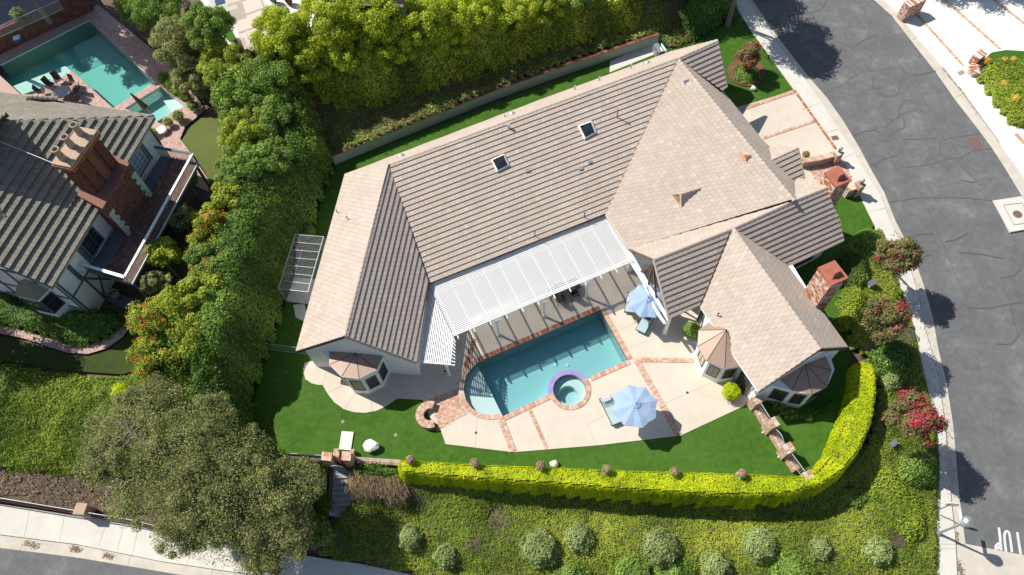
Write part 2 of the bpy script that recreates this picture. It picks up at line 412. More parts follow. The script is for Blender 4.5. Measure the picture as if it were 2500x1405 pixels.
L_IVY = m_leaf('ivy_leaves', [(.05, .085, .010), (.10, .15, .015), (.16, .205, .020), (.23, .26, .032)], .3, (.35, .25), gain=2.15)
L_IVYD = m_leaf('dark_ivy_leaves', [(.075, .045, .03), (.06, .07, .018), (.085, .115, .022), (.13, .165, .03)], big=(.3, .3), gain=3.3)
L_HEDGE = m_leaf('golden_privet_leaves', [(.16, .20, .008), (.25, .30, .008), (.30, .36, .008), (.38, .42, .012)], .42, (1.6, .15), gain=2.2)
L_LIME = m_leaf('lime_tree_leaves', [(.08, .13, .015), (.16, .21, .02), (.26, .30, .022), (.36, .37, .035)], .35, gain=2.3)
L_MID = m_leaf('light_green_leaves', [(.05, .085, .012), (.11, .15, .016), (.18, .21, .022), (.27, .285, .035)], gain=2.4)
L_GREEN = m_leaf('mid_green_leaves', [(.035, .065, .012), (.06, .11, .018), (.105, .16, .028), (.185, .235, .05)], gain=2.5)
L_OLIVE = m_leaf('olive_green_leaves', [(.045, .052, .02), (.075, .085, .031), (.118, .120, .050), (.17, .168, .075)], .3, gain=3.6)
L_VARI = m_leaf('variegated_leaves', [(.11, .17, .04), (.21, .29, .08), (.34, .41, .14), (.47, .53, .24)], .2, gain=1.1)
L_BRONZE = m_leaf('bronze_green_leaves', [(.07, .055, .025), (.10, .095, .035), (.13, .13, .04), (.16, .12, .06)], .25)
L_PINK = m_leaf('magenta_blossom', [(.32, .02, .05), (.5, .03, .08), (.62, .06, .13)], .2, gain=1.1)
L_ORANGE = m_leaf('orange_berries', [(.45, .07, .01), (.6, .12, .02), (.7, .2, .04)], .1, gain=1.1)
L_YEL = m_leaf('yellow_flowers', [(.5, .33, .03), (.65, .45, .05), (.7, .55, .12)], .1, gain=1.1)
L_DRY = m_leaf('dry_brown_foliage', [(.11, .08, .05), (.18, .13, .08), (.27, .19, .12)], .15)
L_WHITEF = m_leaf('white_and_red_petals', [(.5, .05, .03), (.55, .10, .06), (.55, .5, .42), (.1, .16, .04)], .15, gain=1.1)
# ------------------------------------------------------------------ ground, roads, paving, pools
def resample(pts, step):
    out = []
    n = len(pts)
    for i in range(n):
        a = np.array(pts[i][:2]); b = np.array(pts[(i + 1) % n][:2]); k = max(1, int(np.linalg.norm(b - a) / step))
        for j in range(k): out.append(a + (b - a) * j / k)
    return out
def draped(name, pts, off, mat, holes=(), skirt=0.0, grid=1.5, zc=None, parent=None, bevel=True, **kw):
    loops = [resample(pts, grid)] + [resample(h, grid) for h in holes]
    V = []; E = []
    for lp in loops:
        b = len(V); V += [Vector((p[0], p[1])) for p in lp]; E += [(b + i, b + (i + 1) % len(lp)) for i in range(len(lp))]
    q = np.array([p[:2] for p in pts])
    gx = np.arange(q[:, 0].min() + grid / 2, q[:, 0].max(), grid); gy = np.arange(q[:, 1].min() + grid / 2, q[:, 1].max(), grid)
    if len(gx) and len(gy) and zc is None:
        X, Y = np.meshgrid(gx, gy); X = X.ravel(); Y = Y.ravel(); d = pdist(X, Y, q); k = d > grid * .3
        for h in holes: k &= pdist(X, Y, h) < -grid * .2
        V += [Vector((float(a), float(b))) for a, b in zip(X[k], Y[k])]
    vo, eo, fo, *_ = delaunay_2d_cdt(V, E, [], 0, 1e-5)
    vo = np.array([(v.x, v.y) for v in vo]); fo = np.array([list(f) for f in fo if len(f) == 3])
    c = vo[fo].mean(1); k = pdist(c[:, 0], c[:, 1], q) > 0
    for h in holes: k &= pdist(c[:, 0], c[:, 1], h) < 0
    fo = fo[k]
    z = (np.full(len(vo), zc) if zc is not None else zt(vo[:, 0], vo[:, 1])) + off
    if name == 'ground': z = np.where(pdist(vo[:, 0], vo[:, 1], PAD0) > -3.0, np.minimum(z, -.2), z)
    v3 = np.column_stack([vo, z])
    # upward faces
    a, b, c_ = v3[fo[:, 0]], v3[fo[:, 1]], v3[fo[:, 2]]
    flip = np.cross(b - a, c_ - a)[:, 2] < 0; fo[flip] = fo[flip][:, ::-1]
    if skirt:
        ed = {}
        for f in fo:
            for i in range(3):
                e = (int(f[i]), int(f[(i + 1) % 3])); ed[e] = 1
        bd = [e for e in ed if (e[1], e[0]) not in ed]
        n0 = len(v3); v3 = np.vstack([v3, v3 - [0, 0, skirt]])
        sk = []
        for i, j in bd: sk += [(j, i, i + n0), (j, i + n0, j + n0)]
        fo = np.vstack([fo, np.array(sk)])
    org = np.array([v3[:, 0].mean(), v3[:, 1].mean(), v3[:, 2].min()])
    base = np.zeros(3)
    if parent is not None: base = np.array(parent.location); org = base
    me = mesh_np(name, v3 - org, fo, mat)
    o = bpy.data.objects.new(name, me)
    if parent is None: o.location = Vector(org)
    return put(o, parent, **kw)
STRU = dict(kind='structure')

# --- main pool outline (world, z = 0)
SPA_C = P(1390.5, 952.6, 0); SPA_RI = 1.07; SPA_RO = 1.42
pool_px = [(1466, 757), (1533, 880), (1440, 921), (1345, 962), (1229, 1017), (1219, 1012), (1195, 1014), (1171, 1010), (1151.4, 997.4), (1138, 978), (1131.5, 951.6), (1139.5, 918), (1150, 902), (1165.4, 887)]
POOL = W0(pool_px)
def circ(c, r, n=40, a0=0, a1=2 * math.pi): return [np.array([c[0] + r * math.cos(a0 + (a1 - a0) * i / n), c[1] + r * math.sin(a0 + (a1 - a0) * i / n), c[2]]) for i in range(n)]
SPA = circ(SPA_C, SPA_RI)
# --- neighbour's pool (z = 1)
NZ = 1.0
NPOOL = W0([(-30, 172), (0, 159), (216, 49), (379, 202), (277, 265), (176, 174), (84, 226), (51, 232), (0, 185), (-60, 170)], NZ)
NPOOL = W0([(0, 159), (216, 49), (379, 202), (277, 265), (176, 174), (84, 232), (51, 232), (0, 185), (-80, 120)], NZ)
NSPA = W0([(306, 266), (393, 212), (451, 260), (380, 300)], NZ)

# --- base earth: one sheet
ex = 75
base_pts = [(-90, -22), (90, -22), (90, 110), (-90, 110)]
def earth():
    g = 1.25
    holes = [POOL, SPA_OUT, NPOOL, NSPA]
    return draped('ground', base_pts, -.16, SOIL, holes=holes, grid=2.2, kind='structure')
SPA_OUT = circ(SPA_C, SPA_RI + .02)
import time as _t
_t0 = _t.time()
V_ = [GS(u, v) for u, v in ()]
# hole = union of pool and spa for the flat sheets; spa circle overlaps the pool outline, so merge them
def angle(p): return math.atan2(p[1] - SPA_C[1], p[0] - SPA_C[0])
pA, pB = P(1440, 921), P(1345, 962)
aA, aB = angle(pA), angle(pB)
if aA > aB: aB += 2 * math.pi
# arc on the deck side (towards lower y)
def arc(r, a, b, n=24): return [np.array([SPA_C[0] + r * math.cos(a + (b - a) * i / n), SPA_C[1] + r * math.sin(a + (b - a) * i / n), 0]) for i in range(n + 1)]
amid = (aA + aB) / 2
if math.sin(amid) > 0: aB -= 2 * math.pi
deck_arc = arc(SPA_RI, aA, aB)
MERGED = [POOL[0], POOL[1]] + deck_arc + POOL[4:]
draped('ground', base_pts, -.16, SOIL, holes=[MERGED, NPOOL, NSPA], grid=2.2, **STRU)

# --- lawn of the lot
draped('lawn', PAD0, 0.0, TURF, holes=[MERGED], grid=4, zc=0.0, skirt=.2, **STRU)
patio_px = [(744, 887), (740, 904), (745.6, 926.4), (761.6, 936.8), (775, 940.5), (788, 940.8), (799.2, 960.8), (816, 982.4), (840, 1000), (864, 1007), (891, 1009), (918.4, 1004), (940, 994.4), (969.6, 973.6), (1032, 976.8),
            (1050, 1020), (1076.7, 1052), (1087.7, 1085), (1252, 1104.8), (1460, 1088), (1662, 1064), (1816, 992), (1850, 960), (1790, 800), (1700, 700), (1540, 600), (1478, 520), (1050, 690), (1000, 860), (772, 880)]
PATIO_W = W0(patio_px)
draped('patio', PATIO_W, 0.035, PATIO, holes=[MERGED], grid=4, zc=0.0, skirt=.12, **STRU)
# --- patio score joints
def ribbon(mb, pts, w, z=None, zoff=0, t=None):
    """flat strip along world points"""
    pts = [np.array(p, float) for p in pts]
    if z is None:
        o = [pts[0]]
        for a, b in zip(pts[:-1], pts[1:]):
            k = max(1, int(np.linalg.norm((b - a)[:2]) / .8)); o += [a + (b - a) * (i + 1) / k for i in range(k)]
        pts = o
    L = []; Rr = []
    for i, p in enumerate(pts):
        d = (pts[min(i + 1, len(pts) - 1)] - pts[max(i - 1, 0)])[:2]; d /= np.linalg.norm(d) + 1e-9; nrm = np.array([-d[1], d[0]]) * w / 2
        for lst, s in ((L, 1), (Rr, -1)):
            xy = p[:2] + s * nrm; lst.append((xy[0], xy[1], (ztf(*xy) if z is None else z) + zoff))
    tt = random.random() if t is None else t
    for i in range(len(pts) - 1): mb.poly([Rr[i], Rr[i + 1], L[i + 1], L[i]], tt)
mb = MB()
for a, b in [((799, 902), (788, 941)), ((836, 942), (799, 961)), ((866, 962), (841, 1001)), ((905, 966), (909, 1006)), ((938, 946), (970, 974)), ((1027, 920), (1042, 976)), ((1165, 1013), (1160, 1096)), ((1434, 1038), (1480, 1013)), ((1434, 1038), (1456, 1088)),
             ((1513, 806), (1550, 791)), ((1539, 848), (1580, 832)), ((1625, 985), (1735, 936)), ((1559, 1061), (1570, 1076)), ((1029, 935), (1120, 905))]:
    ribbon(mb, W0([a, b]), .018, z=.0385)
mb.build('patio_joint', JOINT, kind='structure')

# --- brick laying helpers -------------------------------------------------
BRK = {}
def brick_mesh(lx, ly, h, mat, nm='brick'):
    k = (round(lx, 3), round(ly, 3), round(h, 3), mat.name, nm)
    if k not in BRK:
        m = MB(); m.box((0, 0, 0), (lx / 2, 0, 0), (0, ly / 2, 0), (0, 0, h / 2), 0.0)
        me = bpy.data.meshes.new(nm); me.from_pydata(m.v, [], m.f); a = me.attributes.new('tint', 'FLOAT', 'FACE'); a.data.foreach_set('value', [0.0] * 6)
        me.materials.append(mat); BRK[k] = me
    return BRK[k]
def lay(parent, me, x, y, z, ang, nm='brick'):
    o = bpy.data.objects.new(nm, me)
    b = parent.location
    o.location = (x - b.x, y - b.y, z - b.z); o.rotation_euler = (0, 0, ang); o.parent = parent; COL.objects.link(o)
def band(parent, a, b, width, rows=1, mat=PAVER, individual=True, mb=None, blen=None, bw=.1, z=.04, h=.07, gap=.008, soldier=True):
    """a band of bricks from a to b (world), bricks across the band"""
    a = np.array(a[:2]); b = np.array(b[:2]); d = b - a; L = np.linalg.norm(d); d /= L; nrm = np.array([-d[1], d[0]])
    n = max(1, int(L / bw)); st = L / n; rw = width / rows; ang = math.atan2(d[1], d[0])
    for r in range(rows):
        for i in range(n):
            c = a + d * (st * (i + .5)) + nrm * ((r + .5) * rw - width / 2)
            zz = z + random.uniform(-.003, .003)
            if individual: lay(parent, brick_mesh(st - gap, rw - gap, h, mat), c[0], c[1], zz, ang)
            else: mb.box((c[0], c[1], zz), (d[0] * (st - gap) / 2, d[1] * (st - gap) / 2, 0), (nrm[0] * (rw - gap) / 2, nrm[1] * (rw - gap) / 2, 0), (0, 0, h / 2))
def arcband(parent, c, r0, r1, a0, a1, mat, bw=.1, z=.04, h=.07, mb=None, gap=.01):
    n = max(3, int(abs(a1 - a0) * (r0 + r1) / 2 / bw))
    for i in range(n):
        b0 = a0 + (a1 - a0) * (i + .06) / n; b1 = a0 + (a1 - a0) * (i + .94) / n
        q = [(c[0] + r0 * math.cos(b0), c[1] + r0 * math.sin(b0)), (c[0] + r1 * math.cos(b0), c[1] + r1 * math.sin(b0)), (c[0] + r1 * math.cos(b1), c[1] + r1 * math.sin(b1)), (c[0] + r0 * math.cos(b1), c[1] + r0 * math.sin(b1))]
        zz = z + random.uniform(-.003, .003)
        if mb is not None: mb.prism(q, zz - h / 2, zz + h / 2)
        else:
            m = MB(); m.prism(q, zz - h / 2, zz + h / 2, 0.0); cc = np.mean(q, 0); m.build('brick', mat, parent, origin=(cc[0], cc[1], zz))

# --- swimming pool --------------------------------------------------------
pool = empty('swimming_pool', (POOL[0][0], POOL[0][1], 0), 'long blue swimming pool with curved steps in the middle of the cream patio', 'swimming pool')
mb = MB(); DEPTH = -1.45; WL = -.10
n = len(POOL)
# plaster shell: walls and floor with a slope
for i in range(n):
    a, b = POOL[i], POOL[(i + 1) % n]
    if i == 1: segs = [(POOL[1], P(1440, 921))]
    elif i == 2 or i == 3: continue
    else: segs = [(a, b)]
    for a, b in segs:
        mb.poly([(a[0], a[1], DEPTH), (b[0], b[1], DEPTH), (b[0], b[1], 0.0), (a[0], a[1], 0.0)])
a, b = P(1345, 962), POOL[4]; mb.poly([(a[0], a[1], DEPTH), (b[0], b[1], DEPTH), (b[0], b[1], 0), (a[0], a[1], 0)])
mb.poly([(p[0], p[1], DEPTH) for p in POOL][::-1])
mb.build('pool_shell', PLAST, pool)
# curved entry steps
sc_ = (P(1165.4, 887) + P(1219, 1012)) / 2
for k, (fr, dz) in enumerate([(1.0, -.38), (.78, -.68), (.55, -.98), (.33, -1.22)]):
    m = MB(); q = []
    for p in POOL[4:]:
        q.append(sc_ + (p - sc_) * fr)
    m.prism(q, DEPTH, dz); m.build('pool_step', PLAST, pool)
# water surface
m = MB(); m.prism([POOL[0], POOL[1]] + [SPA_C + np.array([(SPA_RO) * math.cos(a), (SPA_RO) * math.sin(a), 0]) for a in np.linspace(aA, aA + 2 * math.pi + (aB - aA) if aB < aA else aB, 24)] + POOL[4:], DEPTH - .04, WL, .5); m.build('water', WATER, pool)
# coping
def outward(i, d=.17):
    a, b, c = POOL[i - 1][:2], POOL[i][:2], POOL[(i + 1) % n][:2]
    return None
pc = np.mean([p[:2] for p in POOL], 0)
def off_seg(a, b, d):
    a = np.array(a[:2]); b = np.array(b[:2]); t = (b - a) / np.linalg.norm(b - a); nn = np.array([t[1], -t[0]])
    if nn @ ((a + b) / 2 - pc) < 0: nn = -nn
    return a + nn * d, b + nn * d
CW = .32
for a, b in [(POOL[1], P(1440, 921)), (P(1345, 962), POOL[4])]:
    p, q = off_seg(a, b, CW / 2); band(pool, p, q, CW, mat=PAVER)
p, q = off_seg(POOL[0], POOL[1], CW / 2); band(pool, p, q, CW, mat=PAVER)
p, q = off_seg(POOL[-1], POOL[0], CW / 2); band(pool, p, q, CW, mat=BRICK)
for i in range(4, n - 1):
    p, q = off_seg(POOL[i], POOL[i + 1], CW / 2); 
    d = (q - p) / np.linalg.norm(q - p); band(pool, p - d * .03, q + d * .03, CW, mat=PAVER)
# spa -----------------------------------------------------------------------
spa = empty('spa', (SPA_C[0], SPA_C[1], 0), 'round spa with violet tiled rim set into the edge of the main pool', 'hot tub')
m = MB(); m.lathe((SPA_C[0], SPA_C[1], 0), [(SPA_RI, .02), (SPA_RI, -.62)], 48); mm_ = m.build('spa_wall', PLAST, spa, smooth=False)
mm_.data.polygons.foreach_get
# remove caps of that wall
import bmesh
def drop_ngons(o):
    bm = bmesh.new(); bm.from_mesh(o.data); bmesh.ops.delete(bm, geom=[f for f in bm.faces if len(f.verts) > 8], context='FACES_ONLY'); bm.to_mesh(o.data); bm.free()
drop_ngons(mm_)
m = MB(); off = SPA_C + np.array([.12, -.12, 0])
m.lathe((SPA_C[0], SPA_C[1], 0), [(SPA_RI, -.5), (SPA_RI, -.52)], 48); 
o = m.build('spa_bench', PLAST, spa); 
bm = bmesh.new(); bm.free()
o.data.clear_geometry()
V = []; Fc = []
N = 48; fc = SPA_C + np.array([-.10, -.16, 0])
for k in range(N):
    a = 2 * math.pi * k / N; V.append((SPA_RI * math.cos(a), SPA_RI * math.sin(a), -.45))
for z in (-.45, -1.0):
    for k in range(N):
        a = 2 * math.pi * k / N; V.append((fc[0] - SPA_C[0] + .62 * math.cos(a), fc[1] - SPA_C[1] + .62 * math.sin(a), z))
for k in range(N):
    k2 = (k + 1) % N; Fc.append((k, k2, N + k2, N + k)); Fc.append((N + k, N + k2, 2 * N + k2, 2 * N + k))
Fc.append(tuple(2 * N + k for k in range(N)))
o.data.from_pydata(V, [], Fc)
m = MB(); m.lathe((SPA_C[0], SPA_C[1], 0), [(SPA_RI, WL + .05), (SPA_RI, WL + .051)], 48)
o = m.build('spa_water', WATER, spa)
o.data.clear_geometry(); o.data.from_pydata([(SPA_RI * math.cos(2 * math.pi * k / N), SPA_RI * math.sin(2 * math.pi * k / N), z) for z in (-1.04, WL + .06) for k in range(N)], [], [tuple(range(N))[::-1], tuple(range(N, 2 * N))] + [(k, (k + 1) % N, N + (k + 1) % N, N + k) for k in range(N)])
# violet rim on the pool side, brick on the deck side
vA, vB = aA, aB
full = 2 * math.pi
lo, hi = (aB, aA) if aB < aA else (aA, aB)      # deck side arc lo..hi
arcband(spa, SPA_C, SPA_RI, SPA_RI + .3, lo - .02, hi + .02, PAVER, bw=.1, z=.045)
m = MB(); 
for k in range(9):
    a0 = hi + .03 + (full - (hi - lo) - .06) * k / 9; a1 = hi + .03 + (full - (hi - lo) - .06) * (k + .985) / 9
    q = [SPA_C + np.array([r * math.cos(a), r * math.sin(a), 0]) for r, a in [(SPA_RI, a0)] + [(SPA_RI + .31, a0 + (a1 - a0) * j / 5) for j in range(6)] + [(SPA_RI, a1 - (a1 - a0) * j / 5) for j in range(5)]]
    mk = MB(); mk.prism(q, -1.3, .03, random.random()); mk.build('rim_tile', PURPLE, spa)
for u, v in ((1405, 950), (1409, 960), (1378, 972)):
    m = MB(); p = P(u, v, -.98); m.lathe(p, [(.075, 0), (.075, .02), (.04, .03)], 14); m.build('spa_jet', WHITE, spa)
m = MB(); 
for u, v in ((1356, 891), (1385, 892)): m.lathe(P(u, v, DEPTH + .02), [(.11, 0), (.11, .03), (.06, .04)], 16)
m.build('pool_drain', WHITE, pool)

# --- brick bands in the patio
paving = draped('brick_paving', [PP for PP in W0([(1045.8, 978), (1121, 947), (1131, 965), (1140, 992), (1143.5, 1013), (1086, 1040), (1070, 1030), (1058, 1000)])], .036, MORTAR, zc=0.0, grid=4, **STRU)
mb = MB(); Q = W0([(1045.8, 978), (1116, 948), (1116, 957), (1122, 985), (1137, 1010), (1086, 1039), (1071, 1052), (1060, 1000)])
A0 = P(1045.8, 978); dx = (P(1121, 947) - A0); dx /= np.linalg.norm(dx); dy = np.array([dx[1], -dx[0], 0])
cand = []
for i in range(-6, 16):
    for j in range(-4, 22):
        # basket-ish bond, pairs of bricks
        c = A0 + dx * (i * .21 + .1) + dy * (j * .21 + .1)
        for s in (-1, 1):
            if (i + j) % 2: cc = c + dy * .053 * s; lx, ly = dx * .1, dy * .048
            else: cc = c + dx * .053 * s; lx, ly = dx * .048, dy * .1
            cand.append((cc, lx, ly))
D = pdist(np.array([c[0][0] for c in cand]), np.array([c[0][1] for c in cand]), Q)
for (c, lx, ly), d in zip(cand, D):
    if d > -.03:
        mb.box((c[0], c[1], .045 + random.uniform(-.002, .002)), (lx[0], lx[1], 0), (ly[0], ly[1], 0), (0, 0, .012))
mb.build('brick', PAVER, paving, kind='stuff')
bands = draped('brick_band', W0([(1548, 876), (1560, 876), (1667, 1062), (1650, 1064)]), .0365, MORTAR, zc=0.0, grid=4, **STRU)
band(bands, P(1553, 880), P(1656, 1062), .40, rows=2, mat=PAVER, bw=.1)
b2 = draped('brick_band', W0([(1560, 873), (1690, 876), (1690, 888), (1563, 886)]), .0372, MORTAR, zc=0.0, grid=4, **STRU)
band(b2, P(1562, 879.5), P(1692, 881.5), .30, rows=2, mat=PAVER, bw=.1)
b3 = draped('brick_band', W0([(1214, 1022), (1231, 1020), (1262, 1102), (1245, 1104)]), .0368, MORTAR, zc=0.0, grid=4, **STRU)
band(b3, P(1223, 1024), P(1253, 1103), .42, rows=2, mat=PAVER, bw=.1)
b4 = draped('brick_band', W0([(1289, 1004), (1298, 1002), (1338, 1094), (1330, 1096)]), .0366, MORTAR, zc=0.0, grid=4, **STRU)
band(b4, P(1293.5, 1003), P(1334, 1095), .21, rows=1, mat=PAVER, bw=.1)
b5 = draped('brick_band', W0([(1470, 752), (1476, 735), (1484, 738), (1480, 762)]), .0366, MORTAR, zc=0.0, grid=4, **STRU)
b6 = draped('brick_band', W0([(1150, 828), (1163, 826), (1143, 900), (1130, 905)]), .0366, MORTAR, zc=0.0, grid=4, **STRU)
band(b6, P(1157, 828), P(1138, 900), .3, rows=2, mat=BRICK, bw=.1)
for u, v in ((1162, 1057), (1312, 1047), (1678, 959), (1086, 907), (1463, 920)):
    m = MB(); p = P(u, v, .04); m.box(p, (.07, .02, 0), (-.02, .07, 0), (0, 0, .006)); m.build('deck_drain', DARK, label={1162: 'small square dark drain on the cream patio left of the double brick band', 1312: 'small square dark drain set in the narrow brick band', 1678: 'small square dark drain on the patio near the bay window', 1086: 'small square black drain on shaded patio by the white lattice post', 1463: 'small square skimmer lid in the brick pool coping'}[u], cat='drain')

# --- streets ----------------------------------------------------------------
AS_W = [(1836, 0), (1902.5, 96), (1971, 184.5), (2018.6, 239), (2059.6, 297), (2097, 359), (2128, 417), (2158.7, 470), (2186, 539.6), (2230, 625), (2254, 693), (2278, 779), (2290, 850), (2309.7, 929), (2325.5, 1028), (2333.4, 1107), (2341, 1205.6), (2357, 1328)]
AS_E = [(2133, 0), (2176, 37.6), (2223.6, 99), (2285, 177.6), (2333, 246), (2381, 307.5), (2422, 362), (2459, 420), (2495, 480), (2530, 545), (2620, 750)]
KW = [(1820.5, 0), (1885, 92), (1954, 181), (2005, 253), (2046, 318), (2083.6, 376), (2118, 434), (2148, 480), (2176, 550), (2215, 640), (2240, 720), (2254, 796), (2270, 850), (2290, 929), (2305.7, 1039.6), (2313.6, 1150), (2321.5, 1237), (2329.4, 1304), (2335, 1405), (2338, 1500)]
KE = [(2155, 0), (2196, 37.6), (2244, 99), (2302, 164), (2346.6, 218.6), (2381, 266.5), (2415, 314), (2466, 386), (2500, 434), (2560, 540), (2660, 740)]
def S(l): return [GS(*p) for p in l]
draped('road', [GS(1640, -260)] + S(AS_W) + S([(2416, 1340), (2500, 1356), (2800, 1400), (2900, 900)]) + S(AS_E[::-1]) + [GS(1960, -260)], 0.0, ASPHALT, kind='structure')
draped('gutter', [GS(1625, -260), ] + S(KW) + S([(2338, 1700), (2900, 1700), (2850, 1408), (2500, 1356), (2416, 1340)]) + S(AS_W[::-1]) + [GS(1640, -260)], 0.006, GUTTER, kind='structure')
draped('gutter', [GS(1960, -260)] + S(AS_E) + S(KE[::-1]) + [GS(1985, -260)], 0.006, GUTTER, kind='structure')
draped('sidewalk', [GS(1600, -260)] + S(SWK_IN) + S(KW[::-1]) + [GS(1625, -260)], .115, WALKC, skirt=.2, kind='structure')
east = [GS(1985, -260)] + S(KE) + S([(3100, 700), (3100, -260)])
draped('driveway', east, .05, WHITEC, skirt=.15, grid=2.5, kind='structure')
# lower street at the foot of the slope
KL = [(-300, 1252), (0, 1306), (190, 1330), (395, 1371.5), (608, 1403), (900, 1450), (1400, 1520)]
AL = [(-300, 1280), (0, 1338), (190, 1362), (316, 1383), (435, 1403), (900, 1475), (1400, 1545)]
IL = [(-300, 1182), (0, 1232), (336, 1281), (462, 1311), (780, 1363), (876, 1377), (1000, 1403), (1150, 1440), (1400, 1490)]
draped('sidewalk', S(IL) + S(KL[::-1]), .115, WALKC, skirt=.2, kind='structure')
draped('gutter', S(KL) + S(AL[::-1]), .006, GUTTER, kind='structure')
draped('road', S(AL) + S([(1400, 1700), (-600, 1700), (-600, 1250)]), 0.0, ASPHALT, kind='structure')
mb = MB()
def jl(*p, w=.02, o=.119): ribbon(mb, [GS(*q) for q in p], w, zoff=o)
for a, b in [((1866, 12), (1822, 30)), ((1898, 53), (1850, 75)), ((1930, 150), (1893, 162)), ((2005, 253), (1955, 272)), ((2046, 318), (2005, 330)), ((2083, 376), (2045, 396)), ((2130, 455), (2096, 470)), ((2160, 510), (2115, 520)),
             ((2240, 740), (2212, 745)), ((2270, 855), (2242, 860)), ((2300, 1010), (2280, 1012)), ((2325, 1265), (2287, 1268)), ((2331, 1340), (2288, 1342)), ((2289, 1330), (2331, 1330)),
             ((75, 1245), (62, 1312)), ((160, 1258), (148, 1322)), ((258, 1290), (242, 1335)), ((305, 1283), (288, 1345)), ((340, 1290), (325, 1357)), ((474, 1318), (458, 1380)), ((600, 1340), (590, 1400)), ((690, 1350), (680, 1410))]:
    jl(a, b)
for a, b in [((2301, 1025), (2322, 1024)), ((2245, 742), (2263, 738)), ((2335, 1330), (2357, 1330)), ((1990, 230), (2012, 222)), ((2090, 385), (2112, 378)), ((55, 1322), (50, 1345)), ((318, 1358), (312, 1382)), ((520, 1390), (512, 1412))]: jl(a, b, o=.011)
for a, b in [((2176, 37), (2206, 26)), ((2253, 100), (2310, 76)), ((2300, 178), (2338, 160)), ((2246, 88), (2226, 98)), ((2330, 240), (2368, 220)), ((2390, 285), (2432, 262)), ((2450, 360), (2490, 340)), ((2290, 150), (2360, 120))]: jl(a, b, o=.054)
mb.build('paving_joint', JOINT, kind='structure')
mb = MB()
ribbon(mb, [GS(u + 1, v) for u, v in KW[:-1]], .03, zoff=.012)
ribbon(mb, [GS(*p) for p in KL[:-1]], .03, zoff=.012)
ribbon(mb, [GS(*p) for p in [(2300, 166), (2330, 205), (2346, 222), (2400, 296), (2440, 350)]], .035, zoff=.056)
mb.build('kerb_gap', JOINT_DK, kind='structure')
# crack sealing on the asphalt (traced)
def z4(l): return [(1800 + x / 2.927, y / 2.927) for x, y in l]
def z5(l): return [(1800 + x / 2.927, 420 + y / 2.927) for x, y in l]
cr = [z4([(620, 670), (700, 635), (775, 600), (830, 545), (920, 510), (1000, 510), (1080, 490), (1160, 480)]), z4([(950, 400), (955, 450), (925, 500)]), z4([(775, 590), (850, 630), (900, 655), (970, 635), (1040, 630)]), z4([(970, 540), (968, 630)]),
      z4([(990, 640), (1010, 675), (1080, 690), (1150, 675), (1160, 620), (1150, 580), (1170, 560)]), z4([(1160, 670), (1195, 715), (1165, 770), (1145, 840), (1080, 885), (1060, 915)]), z4([(1145, 845), (1200, 805), (1280, 790), (1340, 795)]), z4([(1195, 718), (1255, 720)]),
      z4([(1080, 980), (1140, 935), (1195, 915), (1190, 855)]), z4([(1140, 940), (1180, 1000), (1290, 995), (1400, 990), (1450, 1010), (1510, 990), (1740, 955)]), z4([(1450, 1010), (1450, 1090), (1510, 1135), (1600, 1135), (1620, 1110), (1700, 1075), (1820, 1065)]),
      z4([(1510, 1135), (1400, 1170), (1300, 1190), (1210, 1195)]), z4([(1580, 1150), (1620, 1210), (1680, 1260), (1740, 1330)]), z4([(825, 970), (900, 945), (990, 925)]), z4([(950, 1185), (1040, 1140), (1130, 1115)]), z4([(640, 0), (600, 70), (500, 100), (400, 110)]),
      z4([(820, 345), (900, 290), (980, 250)]), z4([(520, 90), (560, 140), (580, 190)]), z4([(1160, 480), (1240, 545), (1420, 510)]), z4([(1595, 1290), (1700, 1305)]),
      z5([(1090, 215), (1300, 185), (1600, 185), (1820, 205)]), z5([(1600, 60), (1680, 75)]), z5([(1640, 970), (1800, 975), (1940, 945), (2049, 930)]), z5([(1950, 945), (1980, 1080), (2010, 1170), (1960, 1230), (1850, 1230)]), z5([(1270, 450), (1400, 440)]), z5([(1640, 440), (1560, 485), (1480, 500)]),
      z5([(2020, 700), (1980, 740), (1880, 760)]), z5([(1580, 575), (1750, 590), (1900, 620)]), z5([(1230, 630), (1380, 590)])]
mb = MB()
for ci, c in enumerate(cr): ribbon(mb, S(c), .10, zoff=.004 + .0007 * ci)
for c in [z4([(700, 0), (900, 120), (1030, 300), (1160, 470), (1300, 660), (1500, 970), (1700, 1290), (1760, 1405)]), z4([(830, 620), (850, 700), (1000, 920), (1130, 1100), (1250, 1290), (1330, 1405)]), z5([(1330, 200), (1450, 470), (1560, 740), (1640, 900), (1660, 1010)]), z5([(2049, 560), (2030, 700)])]: ribbon(mb, S(c), .05, zoff=.004)
mb.build('crack_sealing', SEAL, kind='structure')
# east driveway bricks
for k, (a, b, w) in enumerate([((2222, 20), (2350, 162), .2), ((2290, -12), (2440, 121), .2), ((2412, -10), (2510, 68), .2), ((2478, 328), (2520, 375), .3)]):
    bb = draped('brick_band', [GS(*a) + np.array([0, w / 2 + .02, 0]), GS(*b) + np.array([0, w / 2 + .02, 0]), GS(*b) - np.array([0.1, w / 2, 0]), GS(*a) - np.array([0.1, w / 2, 0])], .054, WHITEC, grid=5, kind='structure')
    band(bb, GS(*a), GS(*b), w, rows=1, mat=PAVER, bw=.1, z=GS(*a)[2] + .045 + .02)
